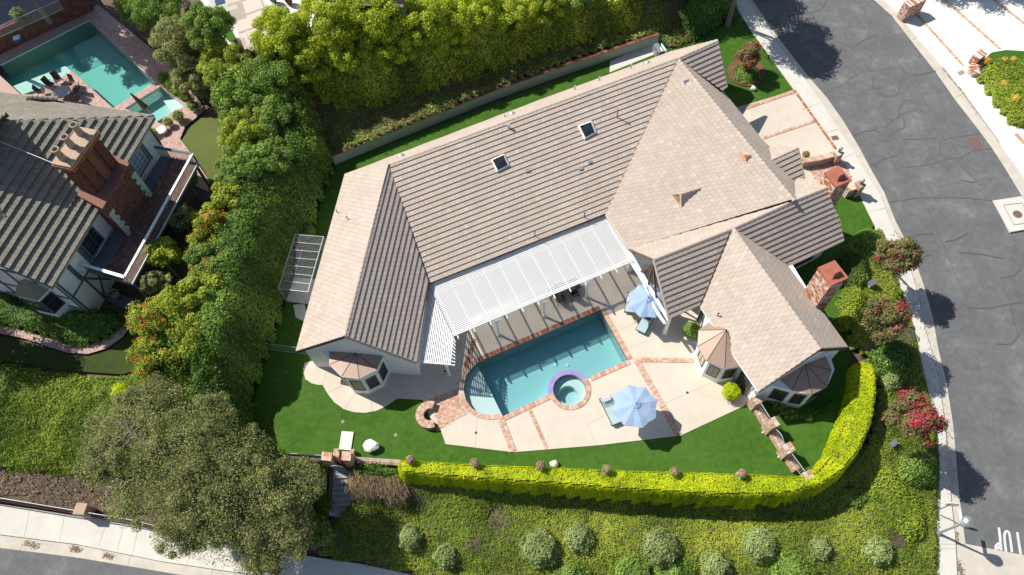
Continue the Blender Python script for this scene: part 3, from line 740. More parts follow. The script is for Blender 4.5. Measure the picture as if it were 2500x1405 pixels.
# --- home driveway
DW = [(1775, 268), (1805, 262), (1937, 222), (2042, 366), (2050, 385), (2100, 470), (2050, 475), (1990, 470), (1940, 440), (1880, 360)]
draped('driveway', W0(DW), .03, PATIO, zc=0.0, grid=4, skirt=.15, kind='structure')
b7 = draped('brick_band', W0([(1800, 267), (1936, 221), (1941, 229), (1803, 276)]), .034, MORTAR, zc=0.0, grid=4, kind='structure')
band(b7, P(1802, 271), P(1937, 225), .30, rows=2, mat=PAVER, bw=.1, z=.038)
b8 = draped('brick_band', W0([(1936, 221), (1942, 220), (2046, 366), (2040, 370)]), .0345, MORTAR, zc=0.0, grid=4, kind='structure')
band(b8, P(1939, 222), P(2042, 368), .2, rows=1, mat=BRICK, bw=.1, z=.038)
b9 = draped('brick_band', W0([(1860, 336), (1987, 294), (1990, 299), (1863, 342)]), .034, MORTAR, zc=0.0, grid=4, kind='structure')
band(b9, P(1861, 339), P(1988, 297), .22, rows=1, mat=PAVER, bw=.1, z=.038)
path = draped('brick_path', W0([(1975, 412), (2035, 388), (2062, 400), (2080, 440), (2010, 470), (1992, 440)]), .034, MORTAR, zc=0.0, grid=4, kind='structure')
mb = MB(); Q = W0([(1975, 412), (2035, 388), (2062, 400), (2080, 440), (2010, 470), (1992, 440)]); A0 = P(1975, 412); dx = P(2035, 388) - A0; dx /= np.linalg.norm(dx); dy = np.array([dx[1], -dx[0], 0]); cand = []
for i in range(-3, 18):
    for j in range(-3, 26): cand.append(A0 + dx * (i * .21 + (j % 2) * .105) + dy * j * .105)
D = pdist(np.array([c[0] for c in cand]), np.array([c[1] for c in cand]), Q)
for c, d in zip(cand, D):
    if d > 0: mb.box((c[0], c[1], .042), (dx[0] * .098, dx[1] * .098, 0), (dy[0] * .046, dy[1] * .046, 0), (0, 0, .012))
mb.build('brick', PAVER, path, kind='stuff')
# side yard concrete pad
draped('paving', W0([(1488, 178), (1545, 155), (1612, 128), (1625, 96), (1600, 104), (1490, 150)]), .03, WALKC, zc=0.0, grid=4, skirt=.1, kind='structure')
draped('paving', W0([(716, 745), (744, 742), (752, 790), (722, 776)]), .02, WALKC, zc=0.0, grid=4, skirt=.1, kind='structure')
# window-reflected sunlight as a paler turf strip, switched off
draped('reflected_light_strip', W0([(783, 945), (800, 962), (778, 1108), (750, 1108)]), .006, TURF_O, zc=0.0, grid=4, kind='structure') if False else None
# stop lettering, iron covers
def cover(name, px4, mat, label, cat, zo, h=.02):
    m = MB(); q = [GS(*p) for p in px4]; m.prism(q, [p[2] + zo - .03 for p in q], [p[2] + zo + h for p in q]); return m.build(name, mat, label=label, cat=cat)
RUST = m_plain('rusty_iron', (.17, .10, .075), .8, .2, 12, bump=.4, bs=80)
o = cover('storm_drain_grate', [(2363.7, 338), (2387.6, 335), (2400, 360.4), (2377.4, 366)], RUST, 'rusty rectangular iron grate set in the asphalt near the far kerb', 'grate', .002, .008)
o = cover('utility_cover', [(2027, 336.5), (2042.6, 333), (2048, 343.5), (2032, 346)], RUST, 'small brown utility cover in the sidewalk beside the home driveway', 'cover', .117, .006)
o = cover('utility_cover', [(2336, 178), (2350, 172), (2356, 180), (2342, 187)], JOINT, 'small square cover in the sidewalk across the street near the brick pilaster', 'cover', .054, .004)
mh = empty('manhole', GS(2480, 525), 'round brown manhole cover in a pale square concrete collar on the road', 'manhole')
m = MB(); q = [GS(*p) for p in [(2422.5, 491), (2493.5, 480), (2540, 556), (2464.5, 569.6)]]; m.prism(q, [p[2] - .05 for p in q], [max(x[2] for x in q) + .03 for p in q]); m.build('collar', WALKC, mh)
m = MB(); q = [GS(*p) for p in [(2449, 502), (2494, 497), (2520, 545), (2473, 552)]]
for i in range(4): ribbon(m, [q[i], q[(i + 1) % 4]], .03, z=max(x[2] for x in q) + .05)
m.build('collar_joint', JOINT_DK, mh)
c = GS(2483, 525); m = MB(); m.lathe((c[0], c[1], c[2]), [(.42, -.03), (.42, .06), (.40, .068), (.12, .072)], 32); m.build('cover', RUST, mh)
# STOP, read by drivers coming down the street (upside down from here)
def z9(l): return [(2240 + x / 6.854, 1200 + y / 6.854) for x, y in l]
stop = empty('road_marking', GS(2440, 1310), 'worn white STOP lettering painted on the asphalt at the junction', 'road marking')
def letter(nm, strokes):
    m = MB()
    for pts, w in strokes: ribbon(m, [GS(*p) for p in z9(pts)], w, zoff=.009)
    m.build('letter_' + nm, PAINT, stop)
letter('p', [([(1358, 605), (1375, 720), (1400, 990)], .155), ([(1395, 872), (1345, 880), (1310, 915), (1308, 965), (1330, 985)], .15), ([(1385, 930), (1330, 935)], .25)])
letter('o', [([(1480, 1010), (1455, 800), (1455, 720), (1475, 672), (1500, 665), (1530, 690), (1545, 760), (1580, 1020)], .15)])
letter('t', [([(1668, 685), (1690, 830), (1725, 1060)], .155)])
letter('s', [([(1830, 720), (1810, 780), (1830, 860), (1870, 930), (1890, 1010), (1860, 1080)], .15)])
print('ground', round(_t.time() - _t0, 1))
# ------------------------------------------------------------------ main house
ZE, ZR, Z2 = 2.9, 5.8, 5.5
house = empty('house', P(1300, 400, 0), 'single storey white house under one big tan tiled roof with many gables', 'house')
NEIGH_DONE = {}
class Roof:
    """collects tiles over a house; the largest showing ones become objects"""
    def __init__(s, root, mat, expo, tw, thick, limit=300, jitter=0.0):
        s.root, s.mat, s.E, s.w, s.th = root, mat, expo, tw, thick; s.limit = limit; s.rest = MB(); s.cand = []; s.jit = jitter
    def slope(s, plane, px=None, pts=None, edge=.14, deckmat=None, stagger=True, tiles=True):
        pts = [plane.ray(*p) for p in px] if pts is None else [np.array(p) for p in pts]
        n = plane.n; u = np.array([-n[1], n[0], 0.0]); u /= np.linalg.norm(u)      # horizontal
        v = np.cross(n, u)
        if v[2] < 0: v = -v; u = -u
        o = min(pts, key=lambda p: p[2])
        m = MB()
        A = sum(pts[i][0] * pts[(i + 1) % len(pts)][1] - pts[(i + 1) % len(pts)][0] * pts[i][1] for i in range(len(pts)))
        if A < 0: pts = pts[::-1]
        m.prism([p[:2] for p in pts], [p[2] - edge for p in pts], [p[2] for p in pts], .5)
        part = m.build('roof_slope', deckmat or DECK, s.root)
        if not tiles: return part
        loc = [(np.dot(p - o, u), np.dot(p - o, v)) for p in pts]
        v1 = max(q[1] for q in loc); u0 = min(q[0] for q in loc); u1 = max(q[0] for q in loc); v0 = min(q[1] for q in loc)
        j0 = int(math.floor(v0 / s.E)) - 1; j1 = int(v1 / s.E) + 1
        for j in range(j0, j1 + 1):
            sh = (j % 2) * s.w / 2 if stagger else random.uniform(0, s.w)
            for i in range(int((u0 - sh) / s.w) - 1, int((u1 - sh) / s.w) + 2):
                x0 = i * s.w + sh; y0 = j * s.E; dz = random.uniform(-.35, .35) * s.jit
                q = [(x0 + .006, y0 + dz * .5), (x0 + s.w - .006, y0 + dz * .5), (x0 + s.w - .006, y0 + s.E + .03), (x0 + .006, y0 + s.E + .03)]
                c = clip(loc, q)
                if len(c) < 3: continue
                area = abs(sum(c[k][0] * c[(k + 1) % len(c)][1] - c[(k + 1) % len(c)][0] * c[k][1] for k in range(len(c)))) / 2
                if area < .003: continue
                def top(a, b): return .006 + s.th * (1 - (b - y0) / (s.E + .03)) + dz * .01
                P3 = lambda a, b, h: o + u * a + v * b + n * h
                full = area > .97 * s.w * s.E
                ctr = P3(x0 + s.w / 2, y0 + s.E / 2, 0)
                geo = ([(P3(a, b, top(a, b))) for a, b in c], [P3(a, b, -.004) for a, b in c])
                if full: s.cand.append((-pxm(ctr) + random.uniform(0, 9), ctr, geo, part))
                else: s.add(s.rest, geo)
        return part
    @staticmethod
    def add(m, geo, t=None):
        tp, bt = geo; k = len(tp); b = len(m.v); t = random.random() if t is None else t
        A = sum(tp[i][0] * tp[(i + 1) % k][1] - tp[(i + 1) % k][0] * tp[i][1] for i in range(k)); idx = list(range(k)) if A > 0 else list(range(k))[::-1]
        m.v += [tuple(tp[i]) for i in idx] + [tuple(bt[i]) for i in idx]
        m.f.append([b + i for i in range(k)]); m.t.append(t)
        for i in range(k): m.f.append([b + k + i, b + k + (i + 1) % k, b + (i + 1) % k, b + i]); m.t.append(t)
    def done(s):
        s.cand.sort(key=lambda c: c[0])
        for c in s.cand[s.limit:]: s.add(s.rest, c[2])
        s.rest.build('roof_tile', s.mat, s.root, kind='stuff')
        shared = {}
        for c in s.cand[:s.limit]:
            part = c[3]; k = part.name; base = c[1]
            if k not in shared:
                m = MB(); s.add(m, ([p - base for p in c[2][0]], [p - base for p in c[2][1]]), 0.0)
                me = bpy.data.meshes.new('roof_tile'); me.from_pydata(m.v, [], m.f); a = me.attributes.new('tint', 'FLOAT', 'FACE'); a.data.foreach_set('value', m.t); me.materials.append(s.mat); shared[k] = me
            ob = bpy.data.objects.new('roof_tile', shared[k]); COL.objects.link(ob); ob.parent = part
            ob.location = Vector(base) - s.root.location - part.location
def clip(subj, win):
    out = list(subj)
    for i in range(len(win)):
        a, b = win[i], win[(i + 1) % len(win)]; inp = out; out = []
        if not inp: return []
        f = lambda p: (b[0] - a[0]) * (p[1] - a[1]) - (b[1] - a[1]) * (p[0] - a[0])
        for k in range(len(inp)):
            p, q = inp[k], inp[(k + 1) % len(inp)]; fp, fq = f(p), f(q)
            if fp >= 0: out.append(p)
            if (fp > 0 and fq < 0) or (fp < 0 and fq > 0):
                t = fp / (fp - fq); out.append((p[0] + (q[0] - p[0]) * t, p[1] + (q[1] - p[1]) * t))
    return out
def caps(parent, a, b, mat, w=.26, ln=.36, h=.07, nm='ridge_cap', lift=.02, thick=.035):
    """overlapping angular ridge tiles from a (low) to b"""
    a = np.array(a, float); b = np.array(b, float); L = np.linalg.norm(b - a); d = (b - a) / L; n = max(1, round(L / ln)); st = L / n
    sx = np.cross(d, [0, 0, 1.0]); sx /= np.linalg.norm(sx); up = np.cross(sx, d)
    for i in range(n):
        o = a + d * (i * st); e = a + d * ((i + 1) * st + .03); m = MB()
        lo, hi = thick + lift, lift
        q = []
        for p, l in ((o, lo), (e, hi)):
            q += [p - sx * w / 2 + up * (l - h), p - sx * w * .16 + up * (l + .015), p + sx * w * .16 + up * (l + .015), p + sx * w / 2 + up * (l - h)]
        for k in range(3): m.poly([q[k], q[k + 1], q[k + 5], q[k + 4]], 0.0)
        r = [p - up * .05 for p in (q[0], q[1], q[2], q[3])]
        m.poly([q[0], r[0], r[1], q[1]], 0.0); m.poly([q[1], r[1], r[2], q[2]], 0.0); m.poly([q[2], r[2], r[3], q[3]], 0.0)
        m.poly([q[0], q[4], q[4] - up * .05, r[0]], 0.0); m.poly([q[3], r[3], q[7] - up * .05, q[7]], 0.0)
        m.build(nm, mat, parent, origin=o)
RF = Roof(house, TILE, .36, .33, .068)
p_ww = Pl((724, 858, ZE), (843, 427, ZE), (842, 821, ZR))
p_we = Pl((1015, 885, ZE), (842, 821, ZR), (948, 404, ZR))
p_ms = Pl((1046, 693, ZE), (1478, 522, ZE), (1300, 275, ZR))
p_mn = Pl((948, 404, ZR), (1655, 143, ZR), (843, 427, 2.9))
p_bw = Pl((1478, 522, ZE), (1655, 143, ZR), (1940, 490, ZR))
p_be = Pl((1655, 143, ZR), (1940, 490, ZR), (1762, 222, ZE))
p_ne = Pl((1655, 143, ZR), (1752, 100, ZR), (1775, 213, 3.65))
p_xs = Pl((1793, 556, Z2), (2018, 458, Z2), (2060, 587, ZE))
p_xn = Pl((1793, 556, Z2), (1940, 490, Z2), (1537, 608, ZE))
p_ps = Pl((1597, 634, Z2), (1785, 560, Z2), (1634, 778, ZE))
p_rw = Pl((1790, 558, Z2), (2003, 853, Z2), (1852, 957, ZE))
p_re = Pl((1790, 558, Z2), (2003, 853, Z2), (2070, 849, ZE))
MR = (1300, 275)
RF.slope(p_ww, [(724, 858), (843, 427), (948, 404), (842, 821)])
RF.slope(p_we, [(842, 821), (948, 404), (1046, 693), (1016, 885)])
RF.slope(p_ms, [(948, 404), (1655, 143), (1478, 522), (1046, 693)])
RF.slope(p_mn, [(843, 427), (948, 404), (1655, 143), (1752, 100), (1752, 98), (1640, 127), (1300, 253)])
s_bw = RF.slope(p_bw, [(1655, 143), (1478, 522), (1537, 608), (1935, 487), (1940, 490)])
RF.slope(p_be, [(1655, 143), (1940, 490), (1942, 483), (1937, 445), (1885, 394), (1877, 362), (1762, 222), (1662, 150)])
RF.slope(p_ne, [(1655, 143), (1752, 100), (1775, 213), (1762, 222)])
s_xs = RF.slope(p_xs, [(1793, 556), (1945, 487), (2018, 458), (2032, 500), (2048, 530), (2060, 587), (1925, 650), (1797, 562)])
RF.slope(p_xn, [(1537, 608), (1930, 491), (1945, 487), (1793, 556), (1597, 634)])
RF.slope(p_ps, [(1597, 634), (1782, 561), (1708, 745), (1634, 778)])
RF.slope(p_rw, [(1785, 560), (1708, 745), (1852, 957), (2003, 853), (1793, 556)])
RF.slope(p_re, [(1790, 558), (1925, 650), (2070, 849), (2003, 853)])
# small street-side gables
za = p_be.ray(1883, 392)[2]
p_g1s = Pl((1883, 392, za), (1948, 362, za), (1964, 436, za - 1.15)); p_g1n = Pl((1883, 392, za), (1948, 362, za), (1900, 357, za - 1.0))
RF.slope(p_g1s, [(1885, 394), (1948, 362), (1964, 436), (1937, 443)])
RF.slope(p_g1n, [(1877, 362), (1900, 357), (1948, 362), (1883, 392)])
p_g2n = Pl((1945, 484, Z2), (2018, 458, Z2), (1960, 437, 4.2))
RF.slope(p_g2n, [(1942, 481), (1939, 446), (1950, 437), (2000, 445), (2018, 458), (1945, 484)])
RF.done()
# ridge and hip caps
def capz(p, q, pl, w=.26): caps(house, pl.ray(*p), pl.ray(*q), TILE, w)
capz((842, 821), (948, 404), p_we); capz((948, 404), (1655, 143), p_ms); capz((1752, 100), (1655, 143), p_ne); capz((1940, 490), (1655, 143), p_bw)
capz((1597, 634), (1785, 560), p_ps); capz((2018, 458), (1945, 487), p_xs); capz((1945, 487), (1793, 556), p_xs); capz((2003, 853), (1790, 558), p_rw); capz((1948, 362), (1884, 391), p_g1s, .22)
capz((843, 427), (948, 404), p_ww); capz((1597, 634), (1634, 778), p_ps, .2); capz((2018, 458), (2060, 587), p_xs, .2); capz((1752, 100), (1775, 213), p_ne, .2); capz((1948, 362), (1964, 436), p_g1s, .18)
capz((842, 821), (1016, 885), p_we, .18)
# eave gutters, valley flashings, rakes
def edgebar(pl, pq, w, h, mat, nm, dz=0):
    m = MB()
    for a, b in zip(pq[:-1], pq[1:]):
        A_, B_ = pl.ray(*a), pl.ray(*b); A_[2] += dz; B_[2] += dz; m.bar(A_, B_, w, h)
    m.build(nm, mat, house)
edgebar(p_ms, [(1046, 693), (1478, 522)], .09, .11, DARK, 'eave_gutter', -.04)
edgebar(p_we, [(1046, 694), (1016, 885)], .09, .11, DARK, 'eave_gutter', -.04)
edgebar(p_bw, [(1478, 524), (1537, 609)], .08, .10, PATIO, 'eave_gutter', -.05)
edgebar(p_rw, [(1708, 745), (1852, 957)], .08, .12, STUCCO, 'eave_gutter', -.06)
edgebar(p_re, [(1925, 650), (2070, 849)], .08, .12, GREYM, 'eave_gutter', -.06)
edgebar(p_xs, [(1925, 650), (2060, 587)], .08, .12, STUCCO, 'eave_gutter', -.06)
edgebar(p_ww, [(724, 858), (843, 427)], .06, .10, COPPER, 'eave_gutter', -.03)
edgebar(p_ms, [(1655, 143), (1478, 522)], .09, .03, COPPER, 'valley_flashing', .04)
edgebar(p_ms, [(948, 404), (1046, 693)], .09, .03, COPPER, 'valley_flashing', .04)
edgebar(p_xs, [(1797, 562), (1925, 650)], .06, .03, DARK, 'valley_flashing', .04)
edgebar(p_ne, [(1662, 150), (1762, 222)], .06, .03, DARK, 'valley_flashing', .04)
edgebar(p_ps, [(1782, 564), (1708, 745)], .07, .03, COPPER, 'valley_flashing', .04)
edgebar(p_xn, [(1537, 608), (1930, 491)], .06, .03, COPPER, 'valley_flashing', .05)
edgebar(p_ww, [(724, 858), (842, 821)], .09, .2, DECK, 'rake_board', -.09)
edgebar(p_we, [(842, 821), (1016, 885)], .09, .2, DECK, 'rake_board', -.09)
edgebar(p_rw, [(1852, 957), (2003, 853)], .09, .2, DECK, 'rake_board', -.09)
edgebar(p_re, [(2003, 853), (2070, 849)], .12, .24, DECK, 'rake_board', -.09)
edgebar(p_ps, [(1597, 634), (1634, 778)], .1, .18, BROWNWOOD, 'rake_board', -.1)
edgebar(p_xn, [(1537, 608), (1597, 634)], .1, .18, BROWNWOOD, 'rake_board', -.1)

# ------------------------------------------------------------------ walls
def wall_block(pts, h, nm='wall', mat=STUCCO, z0=-.1):
    m = MB(); m.prism([p[:2] for p in pts], z0, h, .5); return m.build(nm, mat, house)
def gable_wall(a, b, apex, eave_z, nm='wall', mat=STUCCO, th=.2, inward=None):
    """pentagonal wall between base points a and b; apex (x, y, z)"""
    a, b = np.array(a, float), np.array(b, float); d = (b - a)[:2]; L = np.linalg.norm(d); d /= L; nn = np.array([-d[1], d[0]])
    if inward is not None and nn @ (np.array(inward)[:2] - a[:2]) < 0: nn = -nn
    t = float(np.clip((np.array(apex)[:2] - a[:2]) @ d / L, .2, .8))
    pr = [(0, -.1), (L, -.1), (L, eave_z), (t * L, apex[2]), (0, eave_z)]
    m = MB(); f = []; g = []
    for s_, z in pr:
        q = a[:2] + d * s_; f.append((q[0], q[1], z)); g.append((q[0] + nn[0] * th, q[1] + nn[1] * th, z))
    m.poly(f, .5); m.poly(g[::-1], .5)
    for i in range(5): j = (i + 1) % 5; m.poly([f[j], f[i], g[i], g[j]], .5)
    o = m.build(nm, mat, house)
    bm = bmesh.new(); bm.from_mesh(o.data); bmesh.ops.recalc_face_normals(bm, faces=bm.faces); bm.to_mesh(o.data); bm.free()
    return o
WSW, WSE = P(772.8, 896, 0), P(1026.4, 917.6, 0)
e1, e2, e3 = P(724, 858, ZE), P(843, 427, ZE), P(1046, 693, ZE)
wx = WSW - e1
NW_ = np.array([e2[0] + .5, e2[1] - .5, 0]); 
ap = p_ww.ray(842, 821)
gable_wall(WSW, WSE, (ap[0], ap[1], ZR - .45), ZE + .18, inward=NW_)
wall_block([WSW + [.02, .2, 0], WSE + [-.02, .2, 0], np.array([e3[0] - .45, e3[1], 0]), P(1000, 500, ZE) * [1, 1, 0], NW_], ZE + .05)
# main body behind the pergola
wall_block([P(1052, 668, ZE), P(1470, 503, ZE), P(1700, 330, ZE), P(1730, 180, ZE), P(1640, 165, ZE) , P(900, 440, ZE), P(980, 600, ZE)], ZE - .02)
wall_block([P(1560, 600, ZE), P(1490, 500, ZE), P(1700, 200, ZE), P(1770, 262, ZE), P(1925, 435, ZE), P(1990, 470, ZE), P(2030, 560, ZE), P(1910, 615, ZE), P(1740, 640, ZE), P(1640, 620, ZE)], ZE - .03)
# right wing
c_sw, c_se = P(1822.5, 985, 0), P(2050, 856, ZE) * np.array([1, 1, 0])
apr = p_rw.ray(2003, 853)
dwn = (P(1852, 957, ZE) - P(2070, 849, ZE))[:2]
gA = np.array([P(1858, 948, ZE)[0], P(1858, 948, ZE)[1], 0]); gB = np.array([P(2058, 846, ZE)[0], P(2058, 846, ZE)[1], 0])
gable_wall(gA, gB, (apr[0] - .1, apr[1] + .15, ZR - .75), ZE + .1, inward=P(1900, 700, ZE))
rw_n = P(1716, 735, ZE)
wall_block([gA + [.05, .15, 0], gB + [-.05, .15, 0], P(1935, 648, ZE), P(1760, 600, ZE), np.array([rw_n[0] + .1, rw_n[1], 0])], ZE + .02)
# east room wall with lattice window (under the big dark slope)
def window(a, b, z0, z1, nx, ny, parent=house, frame=WFRAME, glass=GLASS, fw=.07, mw=.025, out=None, nm='window', depth=.05, blind=None):
    """framed window standing on the vertical face through plan points a, b"""
    a = np.array([a[0], a[1], 0.]); b = np.array([b[0], b[1], 0.]); d = b - a; L = np.linalg.norm(d); d /= L; nn = np.array([d[1], -d[0], 0])
    if out is not None and nn @ (np.array([out[0], out[1], 0]) - a) < 0: nn = -nn
    up = np.array([0, 0, 1.]); q = lambda s_, z, k=0: a + d * s_ + up * z + nn * k
    m = MB()
    for s0, s1, za_, zb in ((0, L, z0, z0 + fw), (0, L, z1 - fw, z1), (0, fw, z0 + fw, z1 - fw), (L - fw, L, z0 + fw, z1 - fw)):
        m.box(q((s0 + s1) / 2, (za_ + zb) / 2, depth / 2), d * (s1 - s0) / 2, nn * depth / 2, up * (zb - za_) / 2)
    for i in range(1, nx):
        s_ = fw + (L - 2 * fw) * i / nx; m.box(q(s_, (z0 + z1) / 2, depth * .35), d * mw / 2, nn * depth * .2, up * ((z1 - z0) / 2 - fw))
    for j in range(1, ny):
        z = z0 + fw + (z1 - z0 - 2 * fw) * j / ny; m.box(q(L / 2, z, depth * .35), d * (L / 2 - fw), nn * depth * .2, up * mw / 2)
    w = m.build(nm, frame, parent, origin=q(L / 2, (z0 + z1) / 2))
    g = MB(); g.poly([q(fw, z0 + fw, .004), q(L - fw, z0 + fw, .004), q(L - fw, z1 - fw, .004), q(fw, z1 - fw, .004)])
    o = g.build('pane', blind or glass, w)
    return w
def ray_wall(u, v, a, b):
    """pixel ray to the vertical plane through plan points a, b"""
    d = (np.array(b) - np.array(a))[:2]; n = np.array([-d[1], d[0], 0]); n /= np.linalg.norm(n)
    dr = R @ np.array([u - CX, -(v - CY), -F]); o = np.array([0, 0, H]); t = (n @ (np.array([a[0], a[1], 0]) - o)) / (n @ dr); return o + dr * t
def win_px(a, b, l, r, t, bt, nx, ny, **k):
    """window on wall a-b: l, r pixels at left and right edges, t, bt at top and bottom"""
    L_, R_ = ray_wall(*l, a, b), ray_wall(*r, a, b); T, B = ray_wall(*t, a, b)[2], ray_wall(*bt, a, b)[2]
    return window(L_, R_, min(T, B), max(T, B), nx, ny, **k)

# ------------------------------------------------------------------ bay windows
def bay(base, roof_px, apex, ze, seams, label_part, wins):
    """base: plan points of the bay (first and last on the wall); roof eave points above, apex on the wall"""
    m = MB(); m.prism([p[:2] for p in base], -.1, ze - .02, .5); w = m.build('bay', STUCCO, house, label=label_part)
    m = MB(); ev = [P(u, v, ze) for u, v in roof_px]; c = np.mean(ev, 0)
    for i in range(len(ev) - 1): m.poly([ev[i], ev[i + 1], apex], .5)
    m.poly([e - np.array([0, 0, .05]) for e in ev][::-1] , .5)
    for i in range(len(ev) - 1): m.poly([ev[i] - np.array([0, 0, .05]), ev[i + 1] - np.array([0, 0, .05]), ev[i + 1], ev[i]], .5)
    m.build('bay_roof', BROWNM, w)
    m = MB()
    for i in range(1, len(ev) - 1): m.tube([ev[i] + [0, 0, .01], np.array(apex) + [0, 0, .01]], .018, 4)
    m.build('roof_seam', DECK, w)
    m = MB()
    for i in range(len(ev) - 1): m.bar(ev[i] - np.array([0, 0, .04]), ev[i + 1] - np.array([0, 0, .04]), .05, .07)
    m.build('bay_gutter', GREYM, w)
    for i, (s0, s1, z0, z1, nx, ny, kw) in wins:
        a, b = np.array(base[i]), np.array(base[i + 1]); window(a + (b - a) * s0, a + (b - a) * s1, z0, z1, nx, ny, parent=w, out=2 * (a + b) / 2 - np.mean(base, 0), **kw)
    return w
BZ = 2.92
b_base = [P(808, 899, 0), P(836, 927, 0) , P(867.2, 960.8, 0), P(903.2, 963.5, 0), P(938.4, 944.8, 0), P(953.6, 912.5, 0)]
b_base[1] = (P(808, 899, 0) * .45 + P(867.2, 960.8, 0) * .55)
ba = ray_wall(868.8, 862.4, WSW, WSE)
bay([WSW + (WSE - WSW) * .16, P(867.2, 960.8, 0), P(903.2, 963.5, 0), P(938.4, 944.8, 0), WSW + (WSE - WSW) * .715],
    [(804.5, 858), (804.8, 890.4), (834.4, 919.7), (876.8, 924), (919.2, 902.4), (934, 870)], ba, BZ, None, None,
    [(1, (.13, .9, .75, 2.35, 2, 5, dict(blind=BLIND))), (2, (.16, .86, .75, 2.35, 5, 2, {})), (3, (.1, .85, .75, 2.35, 2, 5, {})), (0, (.45, .9, .75, 2.35, 2, 5, {}))])
# west-facing bay of the right wing
r_base = [P(1697, 850, 0) , P(1690, 884, 0), P(1712, 919, 0), P(1748, 936, 0), P(1785.5, 930, 0), P(1800, 905, 0)]
wr0, wr1 = gA, np.array([rw_n[0] + .1, rw_n[1], 0])
def on_w(u, v, z): return ray_wall(u, v, wr0, wr1)
bay([np.array([*(wr0 + (wr1 - wr0) * .93)[:2], 0]), P(1695, 868, 0), P(1712, 919, 0), P(1748, 936, 0), P(1785.5, 930, 0), np.array([*(wr0 + (wr1 - wr0) * .30)[:2], 0])],
    [(1733, 786), (1706, 807), (1703.6, 846.5), (1725.8, 881.5), (1769.3, 900.3), (1807, 892.6), (1822, 905)], (lambda q: np.array([q[0], q[1], 3.35]))(wr0 + (wr1 - wr0) * .62), 2.6, None, None,
    [(1, (.2, .8, .75, 2.2, 2, 3, dict(blind=BLIND))), (2, (.15, .85, .75, 2.2, 2, 4, dict(blind=BLIND))), (3, (.15, .9, .75, 2.2, 3, 2, {}))])
# south bay of the right wing
gm = (gA + gB) / 2; gd = (gB - gA); gd /= np.linalg.norm(gd)
s_base = [gA + (gB - gA) * .14, P(1909, 992, 0), P(1939, 1001, 0), P(1966, 984, 0), gA + (gB - gA) * .86]
s_base = [gA + (gB - gA) * .12, P(1907, 991, 0), P(1950, 997, 0), P(1990, 972, 0), P(2004, 940, 0), gA + (gB - gA) * .86]
sap = ray_wall(1964, 903.7, gA, gB); sap = sap if 2.7 < sap[2] < 4.2 else np.array([gm[0], gm[1], 3.4])
bay(s_base, [(1903.4, 926.8), (1933.3, 952.4), (1982, 961.8), (2018.7, 943.8), (2030, 904.5), (2016, 870.7)], sap, 2.6, None, None,
    [(0, (.25, .9, .75, 2.3, 2, 5, {})), (1, (.15, .85, .75, 2.3, 2, 5, {})), (2, (.15, .85, .75, 2.3, 2, 4, {}))])
# clerestory vent strips on the gable
window(gA + (gB - gA) * .38, gA + (gB - gA) * .8, 3.5, 3.95, 1, 4, out=gA + np.array([0, -5, 0]), nm='louvre', glass=DARK, frame=STUCCO)
# door and lamp on the west wall of the right wing
window(wr0 + (wr1 - wr0) * .10, wr0 + (wr1 - wr0) * .26, .1, 2.15, 2, 5, out=wr0 + np.array([-5, 0, 0]), nm='door', depth=.06)
window(wr0 + (wr1 - wr0) * .945, wr0 + (wr1 - wr0) * .995, .1, 2.1, 1, 4, out=wr0 + np.array([-5, 0, 0]), nm='door', depth=.06)
lp = wr0 + (wr1 - wr0) * .045 + np.array([-.18, -.06, 2.05])
m = MB(); m.lathe(lp, [(.02, 0), (.09, .05), (.11, .22), (.05, .3), (.02, .36)], 10); m.bar(lp + [0, 0, .3], lp + [.2, .08, .3], .03, .03); m.build('wall_lamp', GREYM, house)
# lattice window under the east slope
xe0, xe1 = P(1925, 650, ZE), P(2060, 587, ZE); off_ = np.array([-.15, .45, 0])
w0, w1 = (xe0 + off_) * [1, 1, 0], (xe1 + off_ + [-.4, 0, 0]) * [1, 1, 0]
wall_block([w0, w1, P(2040, 520, ZE), P(1900, 600, ZE)], ZE - .02)
window(w0 + (w1 - w0) * .12, w0 + (w1 - w0) * .78, .5, 2.5, 9, 6, out=w0 + np.array([0, -5, 0]), mw=.03)
# porch under the open gable: brown truss, post, beam
pk = p_ps.ray(1597, 634); pc0 = p_ps.ray(1634, 778); pn0 = p_xn.ray(1537, 608)
m = MB(); a = pn0 - [0, 0, .35]; b = pc0 - [0, 0, .3]; m.bar(a, b, .16, .22); 
m.build('porch_beam', WHITE, house, label='white porch beam spanning the open gable')
m = MB(); mid_ = (a + b) / 2; t_ = pk - [0, 0, .5]
m.bar(mid_, t_, .12, .12); m.bar(a + (b - a) * .3, t_, .1, .12); m.bar(a + (b - a) * .7, t_, .1, .12); m.bar(a + (b - a) * .3 + [.3, .5, 0], mid_ + [.6, 1, .2], .1, .12)
m.build('porch_truss', BROWNWOOD, house)
pb = P(1622, 814, 0)
m = MB(); m.bar((pb[0], pb[1], 0), (pb[0], pb[1], 2.62), .2, .2); m.bar((pb[0], pb[1], 0), (pb[0], pb[1], .25), .3, .3); m.build('porch_post', WHITE, house)
